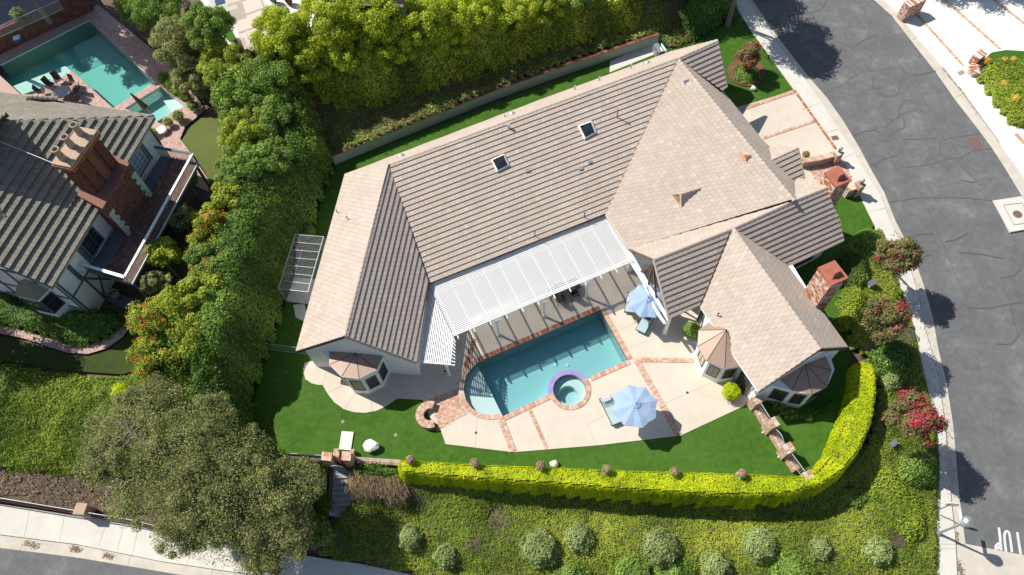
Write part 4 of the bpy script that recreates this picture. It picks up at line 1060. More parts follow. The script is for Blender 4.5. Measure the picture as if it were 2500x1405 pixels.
# scalloped white valance running from the pergola to the post
m = MB(); A_ = P(1540, 640, 2.55); B_ = P(1624, 790, 2.55); nseg = 18
for i in range(nseg):
    f0, f1 = i / nseg, (i + 1) / nseg; w_ = lambda f: .13 + .05 * math.sin(f * 9)
    p, q = A_ + (B_ - A_) * f0, A_ + (B_ - A_) * f1; d = (B_ - A_) / np.linalg.norm(B_ - A_); nn = np.array([-d[1], d[0], 0]); cv = lambda f: nn * (.09 * math.sin(f * math.pi * 2))
    m.hexa([p + cv(f0) - nn * w_(f0) / 2 - [0, 0, .12], q + cv(f1) - nn * w_(f1) / 2 - [0, 0, .12], q + cv(f1) + nn * w_(f1) / 2 - [0, 0, .12], p + cv(f0) + nn * w_(f0) / 2 - [0, 0, .12],
            p + cv(f0) - nn * w_(f0) / 2, q + cv(f1) - nn * w_(f1) / 2, q + cv(f1) + nn * w_(f1) / 2, p + cv(f0) + nn * w_(f0) / 2], .5)
m.build('porch_valance', WHITE, house)
wall_block([P(1532, 668, 0), P(1560, 655, 0), P(1580, 640, 0), P(1545, 610, 0)], 2.4)

# ------------------------------------------------------------------ chimneys
def brick_wall(m, core, a, b, z0, z1, out, bl=.2, bh=.067, gap=.012, proud=.012, skip=0.0, t=None):
    """rows of bricks on the vertical face a-b facing out"""
    a = np.array([a[0], a[1]]); b = np.array([b[0], b[1]]); d = b - a; L = np.linalg.norm(d); d /= L; n = np.array([d[1], -d[0]])
    if n @ np.array(out)[:2] < 0: n = -n
    rows = int((z1 - z0) / (bh + gap))
    for r in range(rows):
        z = z0 + (r + .5) * (z1 - z0) / rows; x = -(bl / 2 if r % 2 else 0)
        while x < L:
            x0, x1 = max(0, x), min(L, x + bl); x += bl + gap
            if x1 - x0 < .03: continue
            if random.random() < skip: continue
            c = a + d * (x0 + x1) / 2 + n * proud / 2
            k = random.uniform(.7, 1.3) * proud / 2
            m.box((c[0], c[1], z), (d[0] * (x1 - x0) / 2, d[1] * (x1 - x0) / 2, 0), (n[0] * k, n[1] * k, 0), (0, 0, bh / 2))
def chimney(name, px, zt_, zb, mat, parent, capm):
    q = [P(u, v, zt_) for u, v in px]; c = np.mean(q, 0)
    body = [c + (p - c) * .93 for p in q]
    m = MB(); m.prism([p[:2] for p in body], zb, zt_ - .1, .5); ch = m.build(name, MORTAR, parent)
    mb_ = MB()
    for i in range(4):
        a, b = body[i], body[(i + 1) % 4]; brick_wall(mb_, None, a, b, zb, zt_ - .14, ((a + b) / 2 - c))
    mb_.build('brick', mat, ch, kind='stuff')
    m = MB(); m.prism([p[:2] for p in q], zt_ - .12, zt_, .5); m.build('chimney_cap', capm, ch)
    # raised spark-arrestor hood
    in_ = [c + (p - c) * .55 for p in q]; m = MB(); m.prism([p[:2] for p in in_], zt_, zt_ + .06, .5)
    ux = (q[3] - q[0]); ux /= np.linalg.norm(ux); uy = (q[0] - q[1]); uy /= np.linalg.norm(uy)
    s0 = [c + (p - c) * .5 for p in q]; s1 = [c + (p - c) * .34 + uy * .02 for p in q]
    m.hexa([*(p + [0, 0, .02] for p in [s0[0], s0[1], s0[2], s0[3]]), *(p + [0, 0, .42] for p in [s1[0], s1[1], s1[2], s1[3]])], .5)
    m.build('chimney_hood', capm, ch)
    return ch
def zc_(l): return [(1900 + x * .2989, 380 + y * .2989) for x, y in l]
chimney('chimney', zc_([(462, 855), (323, 915), (432, 1065), (576, 998)]), 6.2, 0, BRICK_MIX, house, CAPM)
chimney('chimney', zc_([(495, 82), (375, 140), (472, 258), (603, 203)]), 6.3, 0, BRICK_MIX, house, CAPM)

# ------------------------------------------------------------------ things on the roof
def skylight(px, pl):
    q = [pl.ray(*p) for p in px]; n = pl.n; c = np.mean(q, 0)
    m = MB(); o_ = [p + n * .16 for p in q]
    for i in range(4):
        a, b = q[i] - n * .05, q[(i + 1) % 4] - n * .05; 
        in0, in1 = c + (q[i] - c) * .84, c + (q[(i + 1) % 4] - c) * .84
        m.hexa([a, b, in1 - n * .05, in0 - n * .05, a + n * .2, b + n * .2, in1 + n * .2, in0 + n * .2])
    s_ = m.build('skylight', WHITE, house)
    m = MB(); g = [c + (p - c) * .85 + n * .12 for p in q]; gc = c + n * .2
    for i in range(4): m.poly([g[i], g[(i + 1) % 4], gc])
    m.build('pane', GLASS, s_); return s_
skylight([(1412, 317), (1438, 298), (1454, 322), (1427, 341)], p_ms) if False else None
def zr(l): return [(1200 + x / 2.927, y / 2.927) for x, y in l]
skylight(zr([(615, 905), (712, 870), (748, 955), (662, 1002)]), p_ms)
skylight(zr([(-5, 1148), (88, 1105), (128, 1190), (38, 1235)]), p_ms)
def pipe(u, v, pl, h=.5, r=.05, mat=DARK, lean=(0, 0)):
    p = pl.ray(u, v); m = MB(); m.tube([p, p + [lean[0], lean[1], h]], r, 8); m.tube([p + [lean[0], lean[1], h], p + [lean[0], lean[1], h + .06]], r * 1.5, 8); m.build('vent_pipe', mat, house)
pipe(1506, 288, p_ms, .8, .045, COPPER); pipe(1242, 314, p_ms, .35, .07, GREYM); pipe(1427, 532, p_ms, .55, .035, DARK); pipe(1306, 578, p_ms, .6, .03, DARK); pipe(850, 538, p_ww, .4, .03, DARK); pipe(824, 521, p_ww, .4, .03, DARK)
pipe(1751, 773, p_rw, .4, .035, DARK)
for u, v, h in ((1233, 288, .3), (1403, 222, .45), (1463, 200, .45), (1540, 170, .5)): pipe(u, v, p_mn, h, .05, GREYM)
for u, v in ((980, 385), (1250, 282), (1580, 158)):
    p = p_mn.ray(u, v); m = MB(); m.lathe(p + [0, 0, -.1], [(.3, 0), (.28, .2), (.18, .34), (.03, .4)], 14); m.build('turbine_vent', GREYM, house)
def flat_vent(u, v, pl, s=.16, mat=GREYM):
    p = pl.ray(u, v); n = pl.n; uu = np.array([-n[1], n[0], 0]); uu /= np.linalg.norm(uu); vv = np.cross(n, uu)
    m = MB(); m.box(p + n * .09, uu * s, vv * s * .8, n * .05); m.box(p + n * .03, uu * s * .6, vv * s * .6, n * .05); m.build('roof_vent', mat, house)
for u, v in ((1287, 417), (1417, 412), (1439, 396)): flat_vent(u, v, p_ms, .14)
def dormer(px, pl, mat, hgt, nm='dormer_vent'):
    """small triangular vent: px = left base, right base, back point"""
    a, b, c = [pl.ray(*p) for p in px]; t = (a + b) / 2 + np.array([0, 0, hgt]); m = MB()
    m.poly([a, b, t], .2); m.poly([a, t, c], .6); m.poly([t, b, c], .8); m.build(nm, mat, house)
dormer(z5([]) or [(1664, 196), (1672, 211), (1690, 192)], p_bw, GREYM, .25)
dormer([(1877, 532), (1880, 548), (1896, 529)], p_ww, GREYM, .25) if False else None
dormer([(876, 530), (878, 547), (897, 529)], p_ww, GREYM, .2)
# copper half-round vent
def half_round(u, v, pl, rad, ln, mat, back):
    p = pl.ray(u, v); q = pl.ray(*back); d = q - p; L = np.linalg.norm(d); d /= L; s_ = np.cross(d, pl.n); m = MB(); N = 8
    f = [p + s_ * rad * math.cos(math.pi * k / N) + np.array([0, 0, 1]) * rad * math.sin(math.pi * k / N) for k in range(N + 1)]
    m.poly(f, .5)
    for k in range(N): m.poly([f[k + 1], f[k], q], .5)
    m.box(p - d * .06 + pl.n * .05, s_ * rad * 1.5, d * .12, pl.n * .01, .5)
    m.build('half_round_vent', mat, house)
half_round(1818, 388, p_bw, .28, .6, COPPER, (1840, 380))
# tiled eyebrow dormer with copper face
A1, B1, BK = (1639, 476), (1663, 508), (1716, 458)
a, b, c = p_bw.ray(*A1), p_bw.ray(*B1), p_bw.ray(*BK); t = (a + b) / 2 + np.array([.05, .02, .62]); t2 = p_bw.ray(1662, 478); t2 = (a + b) / 2 + (c - (a + b) / 2) * .12 + np.array([0, 0, .62])
m = MB(); m.poly([a, b, t], .1); m.build('dormer_face', COPPER, house)
m = MB(); back = c; m.poly([a, t2, back], .5); m.poly([t2, b, back], .3); m.build('dormer', TILE, house)
caps(house, t2, back - (back - t2) * .05, TILE, .2, .34); caps(house, b, t2, TILE, .18, .3)
print('house', round(_t.time() - _t0, 1))
SLATE = m_plain('blue_grey_slate_paving', (.13, .14, .16), .8, .15, 2, bump=.3)
# ------------------------------------------------------------------ white lattice pergola
def lattice(name, c4, z, n_slat, n_raft, label, cat, posts, group=None, zr=None, slat_w=.065, over=.0, mat=WHITE, slat_along=0, parent_posts=WHITE, slat_h=.024, raft_over=.25):
    """c4: four world corners A B C D; slats run A->B, stacked from AB to DC; rafters run A->D"""
    A_, B_, C_, D_ = [np.array([p[0], p[1], z]) for p in c4]
    root = empty(name, (A_[0], A_[1], 0), label, cat, group)
    for i in range(n_slat):
        f = (i + .5) / n_slat; m = MB(); m.bar(A_ + (D_ - A_) * f, B_ + (C_ - B_) * f, slat_w, slat_h, t=.5); m.build('slat', mat, root)
    for i in range(n_raft):
        f = (i + .2) / (n_raft - .6); a = A_ + (B_ - A_) * f; b = D_ + (C_ - D_) * f; d = (b - a) / np.linalg.norm(b - a)
        m = MB(); m.bar(a - [0, 0, .09], b + d * raft_over - [0, 0, .09], .05, .14, t=.5); m.build('rafter', mat, root)
    for a, b, in ((D_, C_),):
        d = (A_ - D_); d /= np.linalg.norm(d); m = MB(); m.bar(a + d * .3 - [0, 0, .24], b + d * .3 - [0, 0, .24], .09, .16, t=.5); m.build('beam', mat, root)
    for p in posts:
        m = MB(); m.bar((p[0], p[1], 0), (p[0], p[1], z - .3), .13, .13, t=.5); m.bar((p[0], p[1], 0), (p[0], p[1], .28), .2, .2, t=.5)
        m.build('post', mat, root)
        d = (B_ - A_); d /= np.linalg.norm(d)
        for s_ in (-1, 1):
            m = MB(); m.bar((p[0], p[1], z - .6), tuple(np.array([p[0], p[1], z - .3]) + d * s_ * .28), .05, .05, t=.5); m.build('brace', mat, root)
    return root
PZ = 2.62
pA, pB, pC, pD = P(1048, 698, PZ), P(1479, 519, PZ), P(1548, 638, PZ), P(1108, 822, PZ)
lattice('pergola', (pA, pB, pC, pD), PZ, 34, 12, 'long white slatted pergola along the house wall over the pool terrace', 'pergola', [P(1328.5, 774, 0), P(1430.6, 727, 0), P(1217, 819, 0)])
qA, qB, qC, qD = P(1050, 705, PZ - .12), P(1019, 886, PZ - .12), P(1101, 892, PZ - .12), P(1108, 826, PZ - .12)
lattice('pergola', (qA, qB, qC, qD), PZ - .12, 18, 8, 'small white slatted pergola beside the western wing with one short leg', 'pergola', [P(1098, 918, 0)])
# ------------------------------------------------------------------ parasols
def parasol(u, v, zt_, r, label, mat=BLUEF, nseg=8, rot=0.2):
    p = P(u, v, zt_); x, y = p[0], p[1]; root = empty('parasol', (x, y, 0), label, 'parasol', 'light blue parasols on the terrace')
    m = MB(); N = nseg
    def ring(rr, z, sag): 
        o = []
        for k in range(N * 4):
            a = rot + 2 * math.pi * k / (N * 4); f = abs(((k % 4) / 4) - .5) * 2     # 1 at ribs
            q = rr * (1 - (1 - f) * (1 - math.cos(math.pi / N)) - (1 - f * f) * .045 * sag); o.append((x + q * math.cos(a), y + q * math.sin(a), z - (1 - f) * .05 * sag))
        return o
    rs = [ring(.12, zt_ + .02, 0), ring(r * .35, zt_ - .12, .4), ring(r * .7, zt_ - .24, .8), ring(r, zt_ - .40, 1.0), ring(r * .99, zt_ - .47, 1.0)]
    for a, b in zip(rs[:-1], rs[1:]):
        for k in range(N * 4): k2 = (k + 1) % (N * 4); m.poly([a[k], b[k], b[k2], a[k2]], .5)
    m.build('canopy', mat, root, smooth=False)
    m = MB(); r2 = [ring(.05, zt_ + .10, 0), ring(.30, zt_ + .0, .3)]
    for k in range(N * 4): k2 = (k + 1) % (N * 4); m.poly([r2[0][k], r2[1][k], r2[1][k2], r2[0][k2]], .5)
    m.poly(r2[0], .5); m.build('wind_vent', mat, root)
    m = MB(); m.lathe((x, y, zt_ + .1), [(.035, 0), (.04, .05), (.02, .09)], 8); m.build('finial', TEAL, root)
    m = MB(); m.tube([(x, y, 0), (x, y, zt_)], .022, 8); m.build('pole', METAL, root)
    for k in range(N):
        a = rot + 2 * math.pi * k / N; m = MB(); m.bar((x, y, zt_ - .05), (x + r * .98 * math.cos(a), y + r * .98 * math.sin(a), zt_ - .5), .02, .02); m.build('rib', METAL, root)
    m = MB(); m.lathe((x, y, .04), [(.28, 0), (.28, .05), (.08, .1), (.05, .3)], 16); m.build('base', DARK, root)
parasol(1552, 986.5, 2.62, 1.42, 'open light blue parasol standing on the sunny concrete near the lawn edge', rot=.24)
parasol(1582, 728, 2.62, 1.30, 'open light blue parasol in front of the open gable porch', rot=.35)
def lounger(u, v, ang, label, back=.55, col=CUSH, pillow=WHITE, L=1.9, seatz=.36):
    p = P(u, v, 0); r = empty('sun_lounger', p, label, 'sun lounger', 'cushioned loungers by the parasols'); r.rotation_euler = (0, 0, ang)
    def lm(): return MB()
    m = lm(); 
    for s_ in (-1, 1): m.bar((0, s_ * .34, seatz - .08), (L, s_ * .34, seatz - .08), .04, .06)
    for x in (.0, .5, 1.0, 1.5, L): m.bar((x, -.34, seatz - .08), (x, .34, seatz - .08), .04, .04)
    blk = lambda o: setattr(o, 'parent', r)
    def b(m, nm, mat): o = m.build(nm, mat, None, origin=(0, 0, 0)); o.parent = r; return o
    b(m, 'frame', DARK)
    for x in (.1, L - .1):
        for s_ in (-1, 1): m = lm(); m.bar((x, s_ * .34, 0), (x, s_ * .34, seatz - .08), .04, .04); b(m, 'leg', DARK)
    hx = L * .62; m = lm(); m.box((hx / 2, 0, seatz), (hx / 2, 0, 0), (0, .32, 0), (0, 0, .055)); o = b(m, 'seat_cushion', col)
    bd = np.array([math.cos(back), 0, math.sin(back)]); bn = np.array([-math.sin(back), 0, math.cos(back)]); bl = L - hx
    m = lm(); m.box(np.array([hx, 0, seatz]) + bd * bl / 2, bd * bl / 2, (0, .32, 0), bn * .055); b(m, 'back_cushion', col)
    m = lm(); m.box(np.array([hx, 0, seatz]) + bd * (bl - .15) + bn * .1, bd * .13, (0, .26, 0), bn * .05); b(m, 'pillow', pillow)
    return r
a1 = P(1520, 1030, 0); 
lounger(1506, 1038, math.radians(112), 'pale aqua cushioned lounger half under the parasol on the open terrace', back=.6)
lounger(1562, 815, math.radians(60), 'pale aqua armchair style lounger with navy cushion by the porch parasol', back=.9, pillow=CUSH_B, L=1.35)
lounger(1536, 768, math.radians(80), 'pale cushioned chair at the pool corner half hidden by the porch parasol', back=.9, L=1.1)
p = P(1553, 781, 0); tb = empty('side_table', p, 'round dark mesh side table between the chairs under the porch parasol', 'table')
m = MB(); m.lathe((p[0], p[1], .45), [(.3, 0), (.3, .03)], 24); m.build('table_top', SLING, tb)
for k in range(3): a = k * 2.1; m = MB(); m.bar((p[0] + .25 * math.cos(a), p[1] + .25 * math.sin(a), 0), (p[0] + .15 * math.cos(a), p[1] + .15 * math.sin(a), .45), .025, .025); m.build('leg', DARK, tb)
# outdoor dining set in the pergola's shade
def simple_chair(x, y, z, ang, label, mat=SLING, frame=DARK, group=None, cat='chair', nm='garden_chair'):
    r = empty(nm, (x, y, z), label, cat, group); r.rotation_euler = (0, 0, ang)
    def b(m, n_, mt): o = m.build(n_, mt, None, origin=(0, 0, 0)); o.parent = r
    m = MB(); m.box((0, 0, .43), (.25, 0, 0), (0, .25, 0), (0, 0, .02)); b(m, 'seat', mat)
    m = MB(); m.box((-.32, 0, .72), (-.02, 0, .01), (0, .25, 0), (-.08, 0, .3)); b(m, 'backrest', mat)
    for s_ in (-1, 1):
        m = MB(); m.tube([(.28, s_ * .28, 0), (.25, s_ * .28, .62), (-.2, s_ * .28, .66), (-.3, s_ * .27, .5)], .018, 5); b(m, 'armrest', frame)
        m = MB(); m.tube([(-.38, s_ * .27, 0), (-.25, s_ * .27, .43)], .018, 5); b(m, 'leg', frame)
    return r
c = P(1385, 712, 0); dt = empty('dining_table', c, 'dark rectangular dining table in the shade under the long pergola', 'table')
m = MB(); m.box((c[0], c[1], .73), (.75, .3, 0), (-.17, .42, 0), (0, 0, .02)); m.build('table_top', SLING, dt)
for sx in (-1, 1):
    for sy in (-1, 1): m = MB(); q = c + np.array([.6, .24, 0]) * sx + np.array([-.12, .3, 0]) * sy; m.bar((q[0], q[1], 0), (q[0], q[1], .72), .05, .05); m.build('leg', DARK, dt)
for k, (dx_, dy_, an, wd) in enumerate([(-.5, -.75, 1.9, 'dark garden chair tucked to the pool side of the shaded dining table'), (.45, -.4, 1.9, 'dark garden chair on the parasol side of the shaded dining table'), (-.95, -.3, .4, 'dark garden chair at the narrow end of the shaded dining table')]):
    simple_chair(c[0] + dx_, c[1] + dy_, 0, an, wd, group='chairs at the shaded dining table')

# ------------------------------------------------------------------ brick ring seat (fire feature)
fc = P(1049, 1012, .45); fr = empty('brick_planter', (fc[0], fc[1], 0), 'horseshoe shaped low brick wall at the lawn edge of the pool paving', 'planter')
m = MB(); N = 20; a0, a1 = math.radians(72), math.radians(296)
for k in range(N):
    b0 = a0 + (a1 - a0) * k / N; b1 = a0 + (a1 - a0) * (k + 1) / N
    m.prism([(fc[0] + r * math.cos(a), fc[1] + r * math.sin(a)) for r, a in ((.42, b0), (.86, b0), (.86, b1), (.42, b1))], -.05, .41, .5)
m.build('core', MORTAR, fr)
arcband(fr, fc, .40, .65, a0, a1, PAVER, bw=.1, z=.44, h=.05); arcband(fr, fc, .66, .90, a0, a1, PAVER, bw=.11, z=.44, h=.05)
m = MB()
for r_ in range(5):
    for k in range(26):
        b0 = a0 + (a1 - a0) * (k + .05) / 26; b1 = a0 + (a1 - a0) * (k + .95) / 26
        m.prism([(fc[0] + r * math.cos(a), fc[1] + r * math.sin(a)) for r, a in ((.84, b0), (.875, b0), (.875, b1), (.84, b1))], .01 + r_ * .08, .08 + r_ * .08)
m.build('brick', PAVER, fr, kind='stuff')
m = MB(); m.lathe(P(1064, 1047, .15), [(.02, 0), (.09, .05), (.09, .12), (.02, .18)], 10); m.build('garden_light', TEAL, label='small dark glass garden light on the turf by the horseshoe brick wall', cat='light')

# ------------------------------------------------------------------ boulders
def rock(u, v, r, sx, sy, sz, label, seed, mat=STONE, z0=None):
    p = G(u, v) if z0 is None else P(u, v, z0)
    bm = bmesh.new(); bmesh.ops.create_icosphere(bm, subdivisions=3, radius=1)
    rr = random.Random(seed); dirs = [Vector((rr.gauss(0, 1), rr.gauss(0, 1), rr.gauss(0, .8))).normalized() for _ in range(11)]; lv = [rr.uniform(.62, .86) for _ in dirs]
    for w in bm.verts:
        for d, l_ in zip(dirs, lv):
            k = w.co.dot(d)
            if k > l_: w.co -= d * (k - l_)
        w.co *= 1 + .05 * math.sin(w.co.x * 9 + seed) * math.cos(w.co.y * 8)
        w.co = Vector((w.co.x * sx, w.co.y * sy, (w.co.z + .45) * sz))
    me = bpy.data.meshes.new('boulder'); bm.to_mesh(me); bm.free(); me.materials.append(mat)
    o = bpy.data.objects.new('boulder', me); o.location = Vector(p); put(o, None, label, 'rock')
rock(909, 1092, .5, .58, .48, .42, 'large white boulder on the turf beside the concrete step slab', 3)
rock(1838, 219, .3, .30, .26, .24, 'small white rock on the front lawn below the flowering shrub', 7)
rock(1351, 1134, .3, .32, .28, .26, 'small white rock peeking over the golden hedge near a planter', 9)
# step slab, gate pillars, steps
m = MB(); q = W0([(835, 1054), (864, 1056), (857, 1101), (828, 1098)]); m.prism([p[:2] for p in q], -.02, .09); m.build('step_slab', WHITEC, label='plain pale concrete slab lying on the turf by the side gate', cat='slab')
def brick_pier(px, zt_, zb, label, mat=PAVER, name='brick_pillar', capmat=None, root=None, cat='pillar'):
    q = [P(u, v, zt_) for u, v in px]; c = np.mean(q, 0); root = empty(name, (c[0], c[1], zb), label, cat)
    body = [c + (p - c) * .9 for p in q]; m = MB(); m.prism([p[:2] for p in body], zb, zt_ - .05, .5); m.build('core', MORTAR, root)
    m = MB()
    for i in range(4): brick_wall(m, None, body[i], body[(i + 1) % 4], zb, zt_ - .06, (body[i] + body[(i + 1) % 4]) / 2 - c)
    m.build('brick', mat, root, kind='stuff')
    # cap of soldier bricks
    d = q[1] - q[0]; L = np.linalg.norm(d); d /= L; e = q[3] - q[0]; W_ = np.linalg.norm(e); e /= W_
    nn = max(2, int(L / .11))
    for i in range(nn):
        for j in range(2):
            cc = q[0] + d * (L * (i + .5) / nn) + e * (W_ * (j + .5) / 2); m = MB(); m.box((0, 0, 0), d * (L / nn / 2 - .004), e * (W_ / 4 - .004), (0, 0, .03), 0.0); o = m.build('brick', mat, None, origin=(0, 0, 0)); o.parent = root; o.location = Vector(cc - [0, 0, .02]) - root.location
    return root
def zg(l): return [(760 + x / 5.019, 1020 + y / 5.019) for x, y in l]
brick_pier(zg([(118, 520), (240, 535), (246, 425), (135, 415)]), 1.3, -.4, 'brick gate pillar with square cap on the tree side of the garden gate')
brick_pier(zg([(362, 522), (478, 532), (490, 418), (378, 410)]), 1.3, -.4, 'brick gate pillar with square cap on the boulder side of the garden gate')
brick_pier(zg([(262, 475), (325, 530), (333, 372), (280, 372)]), .7, -.2, 'low brick step wall between the two gate pillars')
brick_pier(zg([(470, 400), (512, 440), (530, 384), (480, 384)]), .5, -.1, 'low brick stub wall behind the gate pillar')
gt = empty('garden_gate', P(818, 1128, 0), 'light metal bar gate with arched top between the brick pillars', 'gate')
ga, gb = P(808, 1138, .9), P(836, 1140, .9); ga[2] = gb[2] = -.2
for k in range(9):
    f = k / 8; q = ga + (gb - ga) * f; m = MB(); m.tube([q, q + [0, 0, 1.05 + .22 * math.sin(f * math.pi)]], .012, 5); m.build('bar', IRON, gt)
m = MB(); m.tube([ga + (gb - ga) * f + [0, 0, 1.05 + .22 * math.sin(f * math.pi)] for f in np.linspace(0, 1, 9)], .018, 5); m.build('top_rail', IRON, gt)
m = MB(); m.tube([ga + [0, 0, .12], gb + [0, 0, .12]], .015, 5); m.build('bottom_rail', IRON, gt)
st = empty('garden_steps', G(835, 1200), 'grey concrete steps going down the slope from the garden gate', 'steps')
sp = zg([(395, 660), (392, 735), (388, 805), (382, 875), (378, 940), (372, 1010), (365, 1080), (360, 1150)])
STEPM = m_plain('shade_toned_step_concrete', (.30, .31, .31), .9, .12, 3)  # concrete darkened in colour for the tree shade lying on the steps
A_ = P(sp[0][0], sp[0][1], -.35); 
for k in range(8):
    z = -.35 - .16 * k; a, b = P(*sp[k], z), P(*(sp[k + 1] if k < 7 else (831, 1258)), z); c_ = (a + b) / 2; d = (b - a) * .56; w_ = np.array([.66, .02, 0])
    m = MB(); m.box(c_ - [0, 0, .25], w_, d, (0, 0, .25)); m.build('step', STEPM, st)
for s_ in (-1, 1):
    m = MB(); a = P(sp[0][0], sp[0][1], -.35) + [s_ * .74, 0, 0]; b = P(831, 1258, -1.6) + [s_ * .74, 0, 0]; m.bar(a - [0, 0, .2], b - [0, 0, .2], .12, .7); m.build('side_wall', BRICK_DK, st)
# iron fence above the low wall between gate and hedge
def railing(a, b, h, label, n=None, base=None, mat=IRON, name='railing', rad=.011, arch=0, cat='railing', z0=0.0, group=None):
    a = np.array(a, float); b = np.array(b, float); a[2] = b[2] = z0; L = np.linalg.norm(b - a); n = n or int(L / .11)
    r = empty(name, a, label, cat, group)
    hh = lambda f: h + arch * math.sin(f * math.pi)
    m = MB(); m.tube([a + (b - a) * f + [0, 0, hh(f)] for f in np.linspace(0, 1, 9 if arch else 2)], rad * 1.9, 5); m.build('top_rail', mat, r)
    m = MB(); m.tube([a + [0, 0, .08], b + [0, 0, .08]], rad * 1.4, 5); m.build('bottom_rail', mat, r)
    for k in range(n + 1):
        f = k / n; q = a + (b - a) * f; m = MB(); m.tube([q + [0, 0, .02], q + [0, 0, hh(f)]], rad, 5); m.build('baluster', mat, r)
    return r
railing(P(866, 1117, .95), P(978, 1124, .95), .75, 'thin metal railing on the low wall between gate pillar and golden hedge', z0=.2)
m = MB(); a, b = P(866, 1117, .95), P(978, 1124, .95); m.bar((a[0], a[1], -.1), (b[0], b[1], -.1), .3, .6); w_ = m.build('low_wall', MORTAR, label='low brick topped wall carrying the thin railing beside the gate', cat='wall')
band(w_, a - [0, .0, 0], b, .32, rows=1, mat=PAVER, bw=.11, z=.23)
railing(P(700, 1107, .9), P(797, 1113, .9), .9, 'thin metal railing half buried in ivy on the tree side of the gate', z0=0, n=22)
# ------------------------------------------------------------------ brick fence with pillars in the south-east lawn
def zs(l): return [(1760 + x / 5.403, 940 + y / 5.403) for x, y in l]
wl_ = [(395, 320), (600, 670), (820, 990), (940, 1170)]; wr_ = [(440, 320), (700, 660), (870, 960), (1060, 1170)]
wa, wb = P(*zs([(395, 318)])[0], 0), P(*zs([(935, 1165)])[0], 0)
dW = (wb - wa); LW = np.linalg.norm(dW); dW /= LW; nW = np.array([-dW[1], dW[0], 0])
if nW[0] < 0: nW = -nW
lw = empty('brick_wall', wa, 'low whitewashed brick wall dividing the two lawns beside the right bay', 'wall') if False else empty('brick_wall', wa, 'low pale brick wall with iron railings dividing the two lawns', 'wall')
m = MB(); c_ = (wa + wb) / 2 + nW * .22; m.box(c_ + [0, 0, .17], dW * LW / 2, nW * .2, (0, 0, .25), .5); m.build('core', MORTAR, lw)
bp = m_tint('pale_mixed_brick', [(0, (.42, .22, .14)), (.4, (.5, .3, .21)), (.7, (.58, .44, .35)), (1, (.62, .55, .47))], .9, .15, 25, .3)
nb = int(LW / .105)
for i in range(nb):
    c2 = wa + dW * (i + .5) * LW / nb + nW * .22; lay(lw, brick_mesh(LW / nb - .008, .44, .06, bp), c2[0], c2[1], .44, math.atan2(dW[1], dW[0]))
m = MB(); brick_wall(m, None, wa + nW * .02, wb + nW * .02, 0, .41, -nW); brick_wall(m, None, wa + nW * .42, wb + nW * .42, 0, .41, nW); m.build('brick', bp, lw, kind='stuff')
def pier_c(u, v, zt_, s_, label):
    c = P(u, v, zt_); q = [c + dW * a * s_ + nW * b * s_ for a, b in ((-1, -1), (1, -1), (1, 1), (-1, 1))]
    px = []
    root = empty('brick_pillar', (c[0], c[1], 0), label, 'pillar', 'pillars of the lawn wall'); body = [c + (p - c) * .9 for p in q]
    m = MB(); m.prism([p[:2] for p in body], 0, zt_ - .05, .5); m.build('core', MORTAR, root); m = MB()
    for i in range(4): brick_wall(m, None, body[i], body[(i + 1) % 4], .0, zt_ - .06, (body[i] + body[(i + 1) % 4]) / 2 - c)
    m.build('brick', bp, root, kind='stuff')
    for i in range(5):
        for j in range(2):
            cc = c + dW * s_ * (-.8 + .4 * i) + nW * s_ * (-.5 + j); m = MB(); m.box((0, 0, 0), dW * (s_ * .2 - .006), nW * (s_ * .5 - .006), (0, 0, .03), 0.0); o = m.build('brick', bp, None, origin=(0, 0, 0)); o.parent = root; o.location = Vector(cc - [0, 0, .02]) - root.location
    return c
k1 = pier_c(*zs([(690, 498)])[0], 1.45, .30, 'pale brick pillar of the lawn wall nearest the bay window')
k2 = pier_c(*zs([(898, 830)])[0], 1.45, .30, 'pale brick pillar of the lawn wall between two gates')
k3 = pier_c(*zs([(1160, 1195)])[0], 1.5, .28, 'pale brick pillar of the lawn wall touching the golden hedge')
k0 = pier_c(*zs([(480, 190)])[0], 1.3, .28, 'pale brick pillar of the lawn wall against the house corner')
railing(k0 + dW * .35, k1 - dW * .35, 1.0, 'light iron railing between house corner pillar and first lawn pillar', z0=.45)
railing(k1 + dW * .35, k2 - dW * .35, .75, 'arched light iron gate between the middle lawn pillars', z0=.45, arch=.3, name='iron_gate', cat='gate')
railing(k2 + dW * .35, k3 - dW * .35, .9, 'light iron railing between lawn wall and golden hedge', z0=.45)
for u, v in ((1861.5, 1057.5), (1900, 1117)): m = MB(); m.lathe(P(u, v, 0), [(.05, 0), (.06, .1), (.02, .14)], 8); m.build('garden_spotlight', WHITE, label='tiny white garden spotlight on the turf, upper one by the lawn wall' if u < 1880 else 'tiny white garden spotlight on the turf, nearer the golden hedge', cat='light')
for u, v in ((837, 1030), (966, 1063)): m = MB(); p = P(u, v, .0); m.box(p, (.09, .04, 0), (-.04, .09, 0), (0, 0, .02)); m.build('valve_box', JOINT, label='small grey valve lid in the turf above the concrete slab' if u < 900 else 'small grey valve lid in the turf between boulder and patio', cat='lid')
